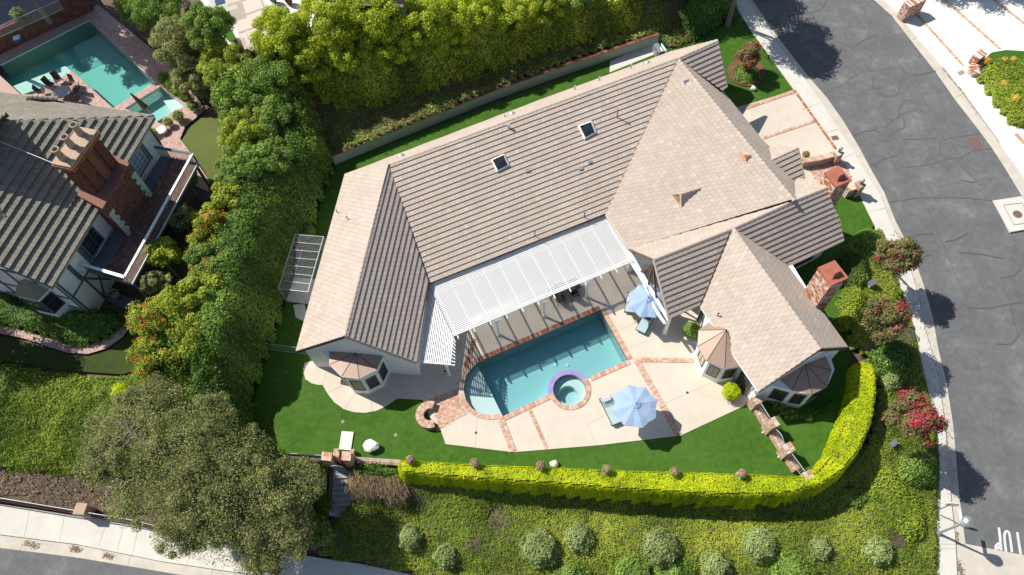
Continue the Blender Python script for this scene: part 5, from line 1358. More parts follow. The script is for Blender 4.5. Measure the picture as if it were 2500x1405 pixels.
# ------------------------------------------------------------------ north retaining wall
rb = [(818, 402), (1000, 328), (1200, 246), (1400, 175), (1606, 108)]
rt = [(815, 396), (1000, 318), (1200, 233), (1400, 158), (1602, 92)]
rw = empty('retaining_wall', P(818, 402, 0), 'long white rendered garden wall with a brick coping behind the house', 'wall')
m = MB(); pr = [P(u, v, 0) for u, v in rb]
for a, b in zip(pr[:-1], pr[1:]):
    d = (b - a) / np.linalg.norm(b - a); nn = np.array([-d[1], d[0], 0])
    m.hexa([a - [0, 0, .1], b - [0, 0, .1], b + nn * .2 - [0, 0, .1], a + nn * .2 - [0, 0, .1], a + [0, 0, .95], b + [0, 0, .95], b + nn * .2 + [0, 0, .95], a + nn * .2 + [0, 0, .95]], .5)
m.build('render', STUCCO_G, rw)
cnt = 0; mbk = MB()
for a, b in zip(pr[:-1], pr[1:]):
    L = np.linalg.norm(b - a); d = (b - a) / L; nn = np.array([-d[1], d[0], 0]); n_ = int(L / .12); an = math.atan2(d[1], d[0])
    for i in range(n_):
        c2 = a + d * (i + .5) * L / n_ + nn * .12; lay(rw, brick_mesh(L / n_ - .02, .3, .06, BRICK_DK), c2[0], c2[1], .985, an)
# air conditioner and corrugated gate at its end
a = pr[-1]
ac = empty('air_conditioner', P(1604, 140, 0), 'grey air conditioning unit with a round black fan at the end of the side yard', 'air conditioner')
c0_ = P(1600, 112, 1.0); d = (pr[-1] - pr[-2]); d /= np.linalg.norm(d); nn = np.array([-d[1], d[0], 0])
c0_ = P(1606, 126, .45); m = MB(); m.box(c0_, d * .2, nn * .5, (0, 0, .42)); m.build('casing', METAL, ac)
m = MB(); fcn = c0_ - d * .21; V = []
for r_, mt, nm_ in ((.36, DARK, 'fan_guard'), (.14, GREYM, 'fan_hub')):
    m = MB(); m.tube([fcn + d * .01, fcn - d * (.03 if r_ > .2 else .06)], r_, 20); m.build(nm_, mt, ac)
for k in range(7): m = MB(); z = .12 + k * .11; m.tube([fcn - d * .045 - nn * .34 + [0, 0, z - .45], fcn - d * .045 + nn * .34 + [0, 0, z - .45]], .008, 4); m.build('grille_bar', METAL, ac)
cg = empty('side_gate', P(1622, 120, 0), 'dark green bar gate with curved top next to the air conditioner', 'gate')
cga, cgb = c0_ + d * .6 - nn * .7, c0_ + d * .6 + nn * .55
for k in range(12): f = k / 11; q = cga + (cgb - cga) * f; q[2] = 0; m = MB(); m.tube([q, q + [0, 0, 1.2 + .3 * math.sin(f * math.pi)]], .012, 5); m.build('bar', TEAL, cg)
m = MB(); m.tube([(cga + (cgb - cga) * f) * [1, 1, 0] + [0, 0, 1.2 + .3 * math.sin(f * math.pi)] for f in np.linspace(0, 1, 9)], .02, 5); m.build('top_rail', TEAL, cg)
m = MB(); m.bar(c0_ + d * .3 + nn * .1 - [0, 0, .4], c0_ + d * .3 - nn * .9 - [0, 0, .4], .06, 2.2); m.build('gate_screen', METAL, cg)
# ------------------------------------------------------------------ kennel cage of chain link
KZ = 1.95
kp = [(640 + x * .1424, 560 + y * .1424) for x, y in ((567, 92), (1052, 130), (783, 1078), (277, 1020))]
kq = [P(u, v, KZ) for u, v in kp]; kn = empty('dog_kennel', (kq[3][0], kq[3][1], 0), 'chain link dog kennel with roof mesh between the ivy bank and the house', 'kennel')
gnd = [np.array([p[0], p[1], 0.05]) for p in kq]
for i in range(4):
    m = MB(); m.tube([gnd[i], kq[i] + [0, 0, .04]], .026, 6); m.build('post', METAL, kn)
    m = MB(); m.tube([kq[i], kq[(i + 1) % 4]], .024, 6); m.build('top_rail', METAL, kn)
    m = MB(); m.tube([gnd[i] + [0, 0, .03], gnd[(i + 1) % 4] + [0, 0, .03]], .02, 6); m.build('bottom_rail', METAL, kn)
for k in range(1, 7):
    f = k / 7; m = MB(); m.tube([kq[0] + (kq[3] - kq[0]) * f, kq[1] + (kq[2] - kq[1]) * f], .022, 6); m.build('roof_bar', METAL, kn)
def chain(m, A_, B_, C_, D_, s_=.085, r=.002):
    """diagonal wires on the quad A B C D (A->B across, A->D down)"""
    w = np.linalg.norm(B_ - A_); h = np.linalg.norm(D_ - A_); u = (B_ - A_) / w; v = (D_ - A_) / h
    for sg in (1, -1):
        k = -h
        while k < w:
            x0, y0 = (k, 0); x1, y1 = (k + h, h)
            if sg < 0: pass
            ta = max(0, -k); tb = min(h, w - k)
            if tb > ta:
                p = (k + ta, ta); q = (k + tb, tb)
                if sg < 0: p = (w - p[0], p[1]); q = (w - q[0], q[1])
                a, b = A_ + u * p[0] + v * p[1], A_ + u * q[0] + v * q[1]
                m.bar(a, b, r * 2, r * 2, t=.5)
            k += s_ * 1.41
m = MB(); chain(m, kq[3], kq[0], kq[1], kq[2], .13); 
for i in range(4): chain(m, kq[i], kq[(i + 1) % 4], gnd[(i + 1) % 4], gnd[i], .13)
m.build('chain_link', METAL, kn, kind='stuff')
pz = W0([]) ; m = MB(); ki = [c_ for c_ in gnd]; cc = np.mean(gnd, 0)
m.prism([(gnd[3] + (gnd[0] - gnd[3]) * .0)[:2], (gnd[2])[:2], (gnd[2] + (gnd[1] - gnd[2]) * .45)[:2], (gnd[3] + (gnd[0] - gnd[3]) * .45)[:2]], 0, .04); m.build('floor_slab', WALKC, kn)
m = MB(); a = kq[3] + (kq[2] - kq[3]) * .45; b = np.array([a[0], a[1], .05]); m.tube([a, b], .025, 6); m.tube([a + (kq[2] - a) * .5, b + (gnd[2] - b) * .5], .015, 5); m.build('gate_frame', METAL, kn)
# chain link run from the kennel lawn to the house corner
m_ = railing(P(640, 838, 1.1), P(748, 852, 1.1), 1.1, 'galvanised side fence reaching from the ivy bank to the house corner', n=24, mat=METAL, name='side_fence', cat='fence')
# ------------------------------------------------------------------ front entry brick walls
def entry_wall(l, zt_, w_, label, mat=BRICK_MIX, sawtooth=True):
    p = [P(u, v, zt_) for u, v in l]; r = empty('brick_wall', (p[0][0], p[0][1], 0), label, 'wall', 'brick walls of the front entry'); mc = MB(); mbq = MB()
    for a, b in zip(p[:-1], p[1:]):
        d = (b - a); L = np.linalg.norm(d); d /= L; nn = np.array([-d[1], d[0], 0]); mc.box((a + b) / 2 - [0, 0, zt_ / 2 + .04], d * L / 2, nn * w_ / 2, (0, 0, zt_ / 2 - .03), .5)
        brick_wall(mbq, None, a + nn * w_ / 2, b + nn * w_ / 2, 0, zt_ - .08, nn); brick_wall(mbq, None, a - nn * w_ / 2, b - nn * w_ / 2, 0, zt_ - .08, -nn)
        n_ = int(L / .16)
        for i in range(n_):
            c2 = a + d * (i + .5) * L / n_; lay(r, brick_mesh(L / n_ - .01, w_ + .12, .07, mat), c2[0], c2[1], zt_ - .03, math.atan2(d[1], d[0]) + (.45 if sawtooth else 0))
    mc.build('core', MORTAR, r); mbq.build('brick', mat, r, kind='stuff'); return r
entry_wall([(1960, 392), (2000, 386), (2036, 376)], .75, .36, 'low zigzag topped brick wall between driveway and entry path', mat=bp)
entry_wall([(2070, 462), (2098, 452)], .95, .34, 'low zigzag topped brick wall from the chimney to the sidewalk', mat=bp)
def lantern_pier(c, zt_, label, l2):
    q = P(*c, zt_); s_ = .26; d = np.array([.9, .43, 0]); e = np.array([-.43, .9, 0])
    root = empty('brick_pillar', (q[0], q[1], 0), label, 'pillar'); body = [q + (d * a + e * b) * s_ for a, b in ((-1, -1), (1, -1), (1, 1), (-1, 1))]
    m = MB(); m.prism([p[:2] for p in body], -.1, zt_ - .03, .5); m.build('core', MORTAR, root); m = MB()
    for i in range(4): brick_wall(m, None, body[i], body[(i + 1) % 4], -.1, zt_, (body[i] + body[(i + 1) % 4]) / 2 - q)
    m.box(q - [0, 0, .0], d * s_ * 1.1, e * s_ * 1.1, (0, 0, .03)); m.build('brick', bp, root, kind='stuff')
    lr = empty('lantern', (q[0], q[1], zt_), l2, 'lantern'); m = MB(); m.lathe(q + [0, 0, .03], [(.09, 0), (.05, .05), (.05, .12), (.12, .2), (.14, .42)], 12); m.build('lantern_body', TEAL, lr); m = MB(); m.lathe(q + [0, 0, .45], [(.16, 0), (.08, .1), (.02, .16)], 12); m.build('lantern_cap', GREYM, lr)
lantern_pier((2048, 372), 1.1, 'brick end pillar of the driveway wall at the sidewalk', 'dark glass lantern on the driveway wall pillar')
lantern_pier((2101, 450), 1.2, 'brick end pillar near the chimney at the sidewalk', 'dark glass lantern on the pillar near the chimney')
# ------------------------------------------------------------------ east side of the street
es = GS(2375, 165)
def pier_box(u, v, zt_, s_, label, base_off=0.05, mat=BRICK_MIX, rot=.6):
    z0 = GS(u, v)[2]; q = P(u, v, z0 + zt_); d = np.array([math.cos(rot), math.sin(rot), 0]); e = np.array([-d[1], d[0], 0])
    root = empty('brick_pillar', (q[0], q[1], z0), label, 'pillar'); body = [q + (d * a * s_[0] + e * b * s_[1]) for a, b in ((-1, -1), (1, -1), (1, 1), (-1, 1))]
    m = MB(); m.prism([p[:2] for p in body], z0 - .1, q[2] - .03, .5); m.build('core', MORTAR, root); m = MB()
    for i in range(4): brick_wall(m, None, body[i], body[(i + 1) % 4], z0, q[2], (body[i] + body[(i + 1) % 4]) / 2 - q)
    n_ = max(2, int(s_[0] * 2 / .1))
    for i in range(n_): m.box(q + d * s_[0] * (-1 + (2 * i + 1) / n_), d * (s_[0] / n_ - .006), e * (s_[1] + .03), (0, 0, .03))
    m.build('brick', mat, root, kind='stuff')
pier_box(2393, 133, .95, (.45, .3), 'brick pilaster across the street beside the planting bed')
pier_box(2235, 2, 1.6, (.9, .35), 'tall brick gatepost at the top of the driveway across the street', rot=.5)
m = MB(); rr_ = [GS(*p) for p in [(2361, 168), (2384, 150), (2391, 160), (2384, 175), (2386, 190), (2370, 190), (2360, 180)]]
m.prism([p[:2] for p in rr_], rr_[0][2], rr_[0][2] + .38, .5); cw_ = m.build('brick_seat_wall', MORTAR, label='curved low brick wall at the tip of the planting bed across the street', cat='wall')
mb_ = MB(); A0 = rr_[0]; D_c = []
for i in range(-12, 14):
    for j in range(-16, 16): D_c.append((A0[0] + i * .21 + (j % 2) * .1, A0[1] + j * .1))
dd = pdist(np.array([c[0] for c in D_c]), np.array([c[1] for c in D_c]), [p[:2] for p in rr_])
for c, d_ in zip(D_c, dd):
    if d_ > .0: mb_.box((c[0], c[1], rr_[0][2] + .4), (.097, 0, 0), (0, .044, 0), (0, 0, .025))
mb_.build('brick', BRICK_MIX, cw_, kind='stuff')
# ------------------------------------------------------------------ lamp, signs
LB = GS(2287.8, 1303.8); LB[2] += .1
lamp = empty('street_lamp', LB, 'grey street lamp with acorn glass head by the stop sign', 'street lamp')
m = MB(); m.lathe(LB, [(.17, 0), (.15, .12), (.1, .2), (.075, .5), (.06, 2.9), (.09, 2.95), (.05, 3.05)], 12); m.build('post', GREYM, lamp)
m = MB(); m.lathe(LB + [0, 0, 3.05], [(.07, 0), (.2, .12), (.29, .42), (.30, .62)], 18); 
gm_, gn, gl_, gb_ = newmat('frosted_lamp_glass'); gb_.inputs['Base Color'].default_value = (.5, .58, .62, 1); gb_.inputs['Roughness'].default_value = .25
m.build('globe', gm_, lamp)
m = MB(); m.lathe(LB + [0, 0, 3.67], [(.33, 0), (.26, .12), (.12, .2), (.05, .3), (.02, .36)], 18); m.build('hood', METAL, lamp)
SB = GS(2277, 1252); SB[2] += .1
sg = empty('stop_sign', SB, 'octagonal stop sign seen from behind on a steel post beside the lamp', 'sign')
m = MB(); m.tube([SB, SB + [0, 0, 2.25]], .035, 8); m.build('post', METAL, sg)
sx_ = np.array([.985, -.17, 0]); sy_ = np.array([.17, .985, 0]); cc = SB + [0.12, 0, 2.15]; oc = [cc + sx_ * .38 * math.cos(math.pi / 8 + k * math.pi / 4) + np.array([0, 0, .38 * math.sin(math.pi / 8 + k * math.pi / 4)]) for k in range(8)]
m = MB(); m.poly([p + sy_ * .012 for p in oc], .5); m.poly([p - sy_ * .012 for p in oc][::-1], .5)
for k in range(8): a_, b_ = oc[k], oc[(k + 1) % 8]; m.poly([a_ - sy_ * .012, b_ - sy_ * .012, b_ + sy_ * .012, a_ + sy_ * .012], .5)
m.build('plate', WHITE, sg)
REDP = m_plain('stop_sign_red', (.5, .02, .02), .4, .02, 3, fine=0)
m = MB(); m.poly([cc + (p - cc) * .94 + sy_ * .016 for p in oc], .5); m.build('red_face', REDP, sg)
def text(body, size, loc, rot, mat, parent, ext=.003, nm='lettering'):
    cu = bpy.data.curves.new(nm, 'FONT'); cu.body = body; cu.size = size; cu.align_x = 'CENTER'; cu.align_y = 'CENTER'; cu.extrude = ext; cu.materials.append(mat)
    o = bpy.data.objects.new(nm, cu); o.location = Vector(loc) - parent.location; o.rotation_euler = rot; COL.objects.link(o); bpy.context.view_layer.update()
    me = bpy.data.meshes.new_from_object(o.evaluated_get(bpy.context.evaluated_depsgraph_get())); q = bpy.data.objects.new(nm, me); q.location = o.location; q.rotation_euler = rot; q.parent = parent; COL.objects.link(q); bpy.data.objects.remove(o); return q
text('STOP', .27, cc + sy_ * .02, (math.pi / 2, 0, math.atan2(sx_[1], sx_[0]) + math.pi), WHITE, sg)
# street name blade on the lamp post
nz_ = 3.0; bl = empty('street_name_sign', LB + [0, 0, nz_], 'narrow street name blade with blue lettering on the lamp post', 'sign')
ba_, bb_ = P(2333, 1249, LB[2] + nz_), P(2338, 1283, LB[2] + nz_); bdir = (bb_ - ba_); bL = np.linalg.norm(bdir); bdir /= bL; bnn = np.array([-bdir[1], bdir[0], 0])
bp_ = LB + [0, 0, nz_]; b0_ = bp_ + [-.0, .06, 0]; b1_ = b0_ - bdir * bL
m = MB(); m.box((b0_ + b1_) / 2 + [0, 0, 0], bdir * bL / 2, bnn * .01, (0, 0, .13)); m.build('blade', WHITE, bl)
BLUEP = m_plain('blue_lettering', (.02, .09, .5), .5, .02, 3, fine=0)
an_ = math.atan2(bdir[1], bdir[0])
text('Briarcove', .2, (b0_ + b1_) / 2 - bnn * .014, (math.pi / 2, 0, an_), BLUEP, bl) if False else text('B MOUR', .2, (b0_ + b1_) / 2 + bnn * (-.014 if (-bnn)[1] < 0 else .014), (math.pi / 2, 0, an_ if (np.array([bdir[1], -bdir[0]]))[1] < 0 else an_), BLUEP, bl)
p0 = P(2355, 1298, LB[2] + 2.6); m = MB(); m.box(LB + [.35, -.05, 2.75], (.35, -.03, 0), (0.001, .012, 0), (0, 0, .11)); m.build('sign_blade_back', GREYM, bl)
# fence, pillar at the foot of the slope along the lower street
fp = [(0, 1216), (120, 1235), (180, 1246), (330, 1268), (460, 1306)]
ff = empty('iron_fence', G(0, 1216, .2), 'dark iron fence on a low wall along the lower sidewalk', 'fence')
W_ = [G(u, v) for u, v in [(-200, 1190), (0, 1222), (180, 1252), (336, 1278), (462, 1308), (600, 1335)]]
m = MB()
for a, b in zip(W_[:-1], W_[1:]): m.bar(a + [0, 0, .0], b + [0, 0, .0], .2, .9)
m.build('low_wall', BRICK_DK, ff)
for a, b in zip(W_[:-1], W_[1:]):
    L = np.linalg.norm(b - a); k = max(1, int(L / 1.6))
    m = MB(); m.tube([a + [0, 0, 1.2], b + [0, 0, 1.2]], .03, 5); m.build('top_rail', METAL, ff)
    m = MB(); m.tube([a + [0, 0, .55], b + [0, 0, .55]], .02, 5); m.build('bottom_rail', DARK, ff)
    m = MB(); n_ = int(L / .12)
    for i in range(n_): q = a + (b - a) * i / n_; m.tube([q + [0, 0, .4], q + [0, 0, 1.2]], .01, 4, cap=False)
    m.build('bars', DARK, ff, kind='stuff')
zz_ = G(196, 1255)[2]
brick_pier([(177, 1256), (203, 1257), (213, 1231), (188, 1229)], zz_ + 1.35, zz_ - .2, 'brick pillar with flat terracotta cap in the lower fence')
m = MB(); q = [P(u, v, zz_ + 1.40) for u, v in [(177, 1256), (204, 1257), (214, 1230), (187, 1228)]]; m.prism([p[:2] for p in q], zz_ + 1.36, zz_ + 1.42, .5); m.build('pillar_cap', CLAY, label='flat terracotta coloured cap on the lower fence pillar', cat='cap')
# low path at the foot of the garden steps
draped('garden_path', [G(*p) for p in [(765, 1232), (790, 1225), (830, 1246), (846, 1262), (838, 1275), (815, 1262), (770, 1255)]], .06, WALKC, grid=.8, kind='structure')
print('yard', round(_t.time() - _t0, 1))
# ------------------------------------------------------------------ neighbour's house (west)
nh = empty('house', P(200, 600, NZ), 'two storey neighbour house with dark grey tiled roof and a great brick chimney', 'house')
NE_ = 6.3
RN = Roof(nh, TILE_N, .50, .30, .15, limit=300, jitter=.05)
def eave_plane(a, b, slope, towards):
    """plane through a-b rising towards a pixel point"""
    A_, B_ = P(*a), P(*b); d = (B_ - A_) / np.linalg.norm(B_ - A_); n = np.array([-d[1], d[0], 0]); T = P(*towards)
    if n @ (T - A_) < 0: n = -n
    return Pl(pts=[A_, B_, A_ + n * math.cos(math.radians(slope)) + [0, 0, math.sin(math.radians(slope))]])
n_se = eave_plane((377, 288, NE_), (127, 702, NE_), 33, (0, 450, NE_))
hz = n_se.ray(40, 298)[2]
n_n = Pl((377, 286, NE_), (0, 230, NE_), (40, 298, hz))
n_parts = RN.slope(n_se, [(377, 288), (127, 702), (0, 648), (-230, 545), (-230, 306), (40, 297)], edge=.2)
RN.slope(n_n, [(377, 286), (0, 230), (-230, 196), (-230, 300), (40, 297)], edge=.2)
# small gable on the pool side and cross roof in the corner
dz_ = n_n.ray(60, 240)[2]
g_a, g_b, g_c = P(52, 246, dz_ + .55), P(146, 244, dz_ + .25), n_n.ray(60, 250)
m = MB(); q1, q2, q3, q4 = P(66, 236, dz_ + .9), P(142, 241, NE_ + .5), n_n.ray(142, 252), n_n.ray(62, 251)
m.poly([q1, q2, q3, q4], .3); m.poly([q1, P(140, 234, NE_ + .1), q2], .6); m.build('dormer', TILE_N, nh)
caps(nh, q2, q1, TILE_N, .26, .34, nm='ridge_cap')
caps(nh, n_se.ray(377, 288), n_se.ray(40, 298), TILE_N, .3, .42)
caps(nh, n_se.ray(40, 298), n_se.ray(-230, 306), TILE_N, .3, .42)
# tall cross gable beyond the frame edge that throws its shadow over the roof
qs = n_se.ray(205, 485) + SUNV * 6.4; q2 = n_se.ray(0, 430) + SUNV * ((qs[2] - n_se.ray(0, 430)[2]) / SUNV[2]); r0 = n_se.ray(38, 293) + SUNV * .55
rd = q2 - qs; rd[2] = 0; rd /= np.linalg.norm(rd)
gp = Pl(pts=[qs, qs + rd * 3, r0]); RN.slope(gp, pts=[qs, qs + rd * 8, r0 + rd * 8, r0], edge=.22)
dn = np.array([r0[0] - qs[0], r0[1] - qs[1], 0]); mir = qs - dn * .55 + [0, 0, (r0[2] - qs[2]) * .55]
gq = Pl(pts=[qs, qs + rd * 3, mir]); RN.slope(gq, pts=[qs, qs + rd * 8, mir + rd * 8, mir], edge=.22)
m = MB(); m.poly([qs + rd * .3 - [0, 0, .1], r0 + rd * .3 - [0, 0, .1], mir + rd * .3 - [0, 0, .1]], .5); m.poly([qs + rd * .32 - [0, 0, .1], mir + rd * .32 - [0, 0, .1], r0 + rd * .32 - [0, 0, .1]], .5); m.build('gable_end', TIMBER, nh)
caps(nh, qs + rd * 7.5, qs, TILE_N, .3, .42)
# lower left hip
lh = Pl(pts=[n_se.ray(-40, 470) + [0, 0, .5], n_se.ray(28, 538) + [0, 0, .25], n_se.ray(-60, 640) + [0, 0, .2]])
m = MB(); m.poly([n_se.ray(-60, 470) + [0, 0, .8], n_se.ray(-60, 600) + [0, 0, .15], n_se.ray(24, 536) + [0, 0, .05]], .5); m.build('small_hip', TILE_N, nh)
caps(nh, n_se.ray(26, 540) + [0, 0, .02], n_se.ray(-50, 478) + [0, 0, .5], TILE_N, .26, .36)
RN.done()
def ebar(a, b, w, h, mat, nm, dz=0, root=nh):
    m = MB(); m.bar(np.array(a) + [0, 0, dz], np.array(b) + [0, 0, dz], w, h); return m.build(nm, mat, root)
ebar(n_se.ray(377, 288), n_se.ray(127, 702), .1, .14, METAL, 'eave_gutter', -.08); ebar(n_se.ray(127, 702), n_se.ray(-230, 545), .1, .3, TIMBER, 'rake_board', -.14); ebar(n_n.ray(377, 286), n_n.ray(-230, 196), .1, .12, METAL, 'eave_gutter', -.08)
# walls
E1, E2 = n_se.ray(377, 288), n_se.ray(127, 702); ed = (E2 - E1) / np.linalg.norm(E2 - E1); en = np.array([ed[1], -ed[0], 0]);
if en @ (P(0, 450, NE_) - E1) < 0: en = -en
i1 = E1 + en * .45 + ed * .4; i2 = E2 + en * .45 - ed * .45; i3 = i2 + en * 9; i4 = i1 + en * 9
m = MB(); m.prism([p[:2] for p in (i1, i2, i3, i4)], NZ - .1, NE_ + .05, .5); m.build('wall', STUCCO, nh)
rk = (n_se.ray(0, 648) - E2); rk[2] = 0; rk /= np.linalg.norm(rk)
m = MB(); g0 = i2 + np.array([0, 0, 0]); L_ = 8.0
top = [np.array([*(i2 + en * s_)[:2], n_se.z(*(i2 + en * s_)[:2]) - .22]) for s_ in (0, L_)]
m.poly([(i2[0], i2[1], NE_ - .1), (*(i2 + en * L_)[:2], NE_ - .1), top[1], top[0]], .5); m.poly([(i2[0], i2[1], NE_ - .1), (*(i2 + en * L_)[:2], NE_ - .1), top[1], top[0]][::-1], .5); m.build('gable_wall', STUCCO, nh)
# half timbering on the south wall and the south-east wall
def on_face(o, ax, s_, z, k=.03): nn = -en if ax is ed else ed; return o + ax * s_ + nn * k + np.array([0, 0, z - o[2]])
def tb(o, ax, pts, w=.13): 
    m = MB()
    for (s0, z0), (s1, z1) in zip(pts[:-1], pts[1:]): m.bar(on_face(o, ax, s0, z0), on_face(o, ax, s1, z1), w, .06, up=(-en if ax is ed else ed))
    m.build('timber', TIMBER, nh)
S0 = i2.copy(); SL = np.linalg.norm(i2 - i1)
for s_ in (.1, 1.7, 3.4, 5.2): tb(S0, en, [(s_, NZ), (s_, NE_)])
tb(S0, en, [(0, 3.7), (6, 3.7)]); tb(S0, en, [(0, NE_ - .1), (7, NE_ - .1)]); tb(S0, en, [(.1, 2.2), (6, 2.2)])
S1 = i2 - ed * 0; 
for s_ in (-.1, -1.5, -3.0): tb(i2, ed, [(s_, NZ), (s_, NE_)])
tb(i2, ed, [(-.1, 3.75), (-3.2, 3.75)]); tb(i2, ed, [(-.1, 5.6), (-.6, 5.9), (-1.5, 6.05), (-2.4, 5.9), (-3.0, 5.6)])
tb(i2, ed, [(-1.5, NZ), (-2.9, 3.6)]); tb(i2, ed, [(-3.0, NZ), (-1.6, 3.6)])
# bay window low on the south wall
bz = 4.6; bq = [i2 + en * 1.2, i2 + en * 1.5 + ed * .9, i2 + en * 3.0 + ed * .9, i2 + en * 3.3]
m = MB(); m.prism([p[:2] for p in bq], NZ, bz, .5); bb = m.build('bay', STUCCO, nh)
window(bq[1], bq[2], 2.6, 4.3, 3, 3, parent=bb, frame=TIMBER, out=bq[1] + ed * 5); window(bq[0], bq[1], 2.6, 4.3, 1, 3, parent=bb, frame=TIMBER, out=bq[0] - en * 5 + ed * 5)
m = MB(); bc = [p + (p - np.mean(bq, 0)) * .12 for p in bq]
for i in range(3): m.poly([(*bc[i][:2], bz), (*bc[i + 1][:2], bz), (*(i2 + en * 2.25)[:2], bz + .9)], .5)
m.build('bay_roof', TILE_N, bb)
# balcony
BF = 3.9
b_in0, b_in1 = P(384, 384, BF), P(222, 666, BF); o0, o1 = P(484, 397, BF), P(322, 694, BF)
k0_, k1_ = P(392, 380, BF), P(214, 662, BF)
bal = [k0_, o0, o1, k1_]
m = MB(); m.prism([p[:2] for p in bal], BF - .3, BF - .03, .5); balc = m.build('balcony', TIMBER, nh, label='brick floored balcony with white topped railing')
mb_ = MB(); dx = (o1 - o0); dx /= np.linalg.norm(dx); dy = np.array([-dx[1], dx[0], 0]); cc = []
for i in range(-2, 60):
    for j in range(-14, 14): cc.append(o0 + dx * (i * .3 + (j % 2) * .15) + dy * j * .15)
dd = pdist(np.array([c[0] for c in cc]), np.array([c[1] for c in cc]), [p[:2] for p in bal])
TILEF = m_tint('brown_quarry_tile', [(0, (.13, .065, .05)), (.6, (.17, .09, .07)), (1, (.24, .15, .12))], .6, .1, 20, .1)
for c, d_ in zip(cc, dd):
    if d_ > .02: mb_.box((c[0], c[1], BF - .01), dx * .143, dy * .068, (0, 0, .02))
mb_.build('floor_tile', TILEF, balc, kind='stuff')
RW_ = 5.0 - .05
def rail(a, b, wtop=True):
    L = np.linalg.norm(b - a); m = MB(); m.bar(a + [0, 0, 1.0], b + [0, 0, 1.0], .16, .06, t=.5); m.build('hand_rail', WHITE if wtop else TIMBER, balc)
    m = MB(); m.bar(a + [0, 0, .94], b + [0, 0, .94], .2, .05, t=.5); m.build('rail_edge', METAL, balc)
    m = MB(); n_ = int(L / .12)
    for i in range(n_ + 1): q = a + (b - a) * i / n_; m.bar(q + [0, 0, .08], q + [0, 0, .92], .02, .02)
    m.bar(a + [0, 0, .08], b + [0, 0, .08], .03, .03); m.build('balusters', TEAL, balc, kind='stuff')
sh_ = dy * 0
rail(o0, o1); rail(k0_, o0, False); rail(o1, k1_, True)
m = MB(); m.bar(o0 + [0, 0, -.02], o1 + [0, 0, -.02], .1, .08); m.build('floor_edge', WHITE, balc)
for f in (.02, .35, .68, .98): q = o0 + (o1 - o0) * f + np.array([-.2, .1, 0]); m = MB(); m.bar((q[0], q[1], NZ - .3), (q[0], q[1], BF - .3), .16, .16); m.build('balcony_post', TIMBER, balc)
# doors and windows on the balcony wall
def wl(u, v): return ray_wall(u, v, i1, i2)
wlen = np.linalg.norm((i2 - i1)[:2])
def sw(s0, s1, z0, z1, nx, ny, nm='window', **k): window(i1 + ed * s0, i1 + ed * s1, z0, z1, nx, ny, parent=nh, frame=TIMBER, out=i1 - en * 5, fw=.12, nm=nm, **k)
NWIN = mk_glass(); NWIN.name = 'pale_curtained_glass'; NWIN.node_tree.nodes['Principled BSDF'].inputs['Base Color'].default_value = (.42, .5, .56, 1)
sw(1.6, 3.3, BF + .05, BF + 2.15, 4, 5, nm='french_door', glass=NWIN); sw(3.4, 4.3, BF + .05, BF + 2.15, 2, 5, nm='french_door')
sw(8.4, 10.2, BF + .05, BF + 2.1, 3, 5, nm='french_door')
for s_ in (.1, 1.45, 3.36, 10.3, 11.6): m = MB(); m.bar(i1 + ed * s_ - en * .03 + [0, 0, BF - i1[2]], i1 + ed * s_ - en * .03 + [0, 0, NE_ - i1[2]], .16, .06, up=-en); m.build('timber', TIMBER, nh)
# chimney
def prj(u, v, z): return P(u, v, z)
SHZ = 7.3
cA, cB, cC = P(190, 476, SHZ), P(249.5, 508, SHZ), P(313.5, 400, SHZ); cD = cA + (cC - cB)
m = MB(); br = [cA, cB, cC, cD]; m.prism([p[:2] for p in br], NZ, SHZ - .05, .5); ch = m.build('chimney', BRICK_DK, nh, label='huge dark brick chimney with three clay pots')
mb_ = MB(); cc_ = np.mean(br, 0)
for i in range(4):
    a, b = br[i], br[(i + 1) % 4]; brick_wall(mb_, None, a, b, BF if i in (0, 1, 2) else NE_ - .5, SHZ - .1, (a + b) / 2 - cc_, bl=.21, bh=.07)
mb_.build('brick', BRICK_DK, ch, kind='stuff')
m = MB(); m.prism([(cc_ + (p - cc_) * 1.03)[:2] for p in br], SHZ - .08, SHZ, .5); m.build('shoulder', BRICK_DK, ch)
CZ = 10.35
q = [P(124.6, 399.6, CZ), P(171, 409, CZ), P(237, 318, CZ)]; q.append(q[0] + (q[2] - q[1])); c3 = np.mean(q, 0)
for nm, sc_f, za_, zb_ in (('corbel', 1.0, CZ - .55, CZ - .4), ('corbel', 1.03, CZ - .3, CZ - .15)):
    m = MB(); m.prism([(c3 + (p - c3) * sc_f)[:2] for p in q], za_, zb_, .5); m.build(nm, BRICK, ch)
sb = [c3 + (p - c3) * .86 for p in q]; ctr = np.array([*cc_[:2], 0]); sh2 = (cc_ - c3) * .0
m = MB(); m.prism([p[:2] for p in sb], SHZ - 1.2, CZ - .1, .5); m.build('stack', BRICK_DK, ch); mb_ = MB()
for i in range(4): a, b = sb[i], sb[(i + 1) % 4]; brick_wall(mb_, None, a, b, SHZ - 1.0, CZ - .15, (a + b) / 2 - c3, bl=.21, bh=.07)
mb_.build('brick', BRICK_DK, ch, kind='stuff')
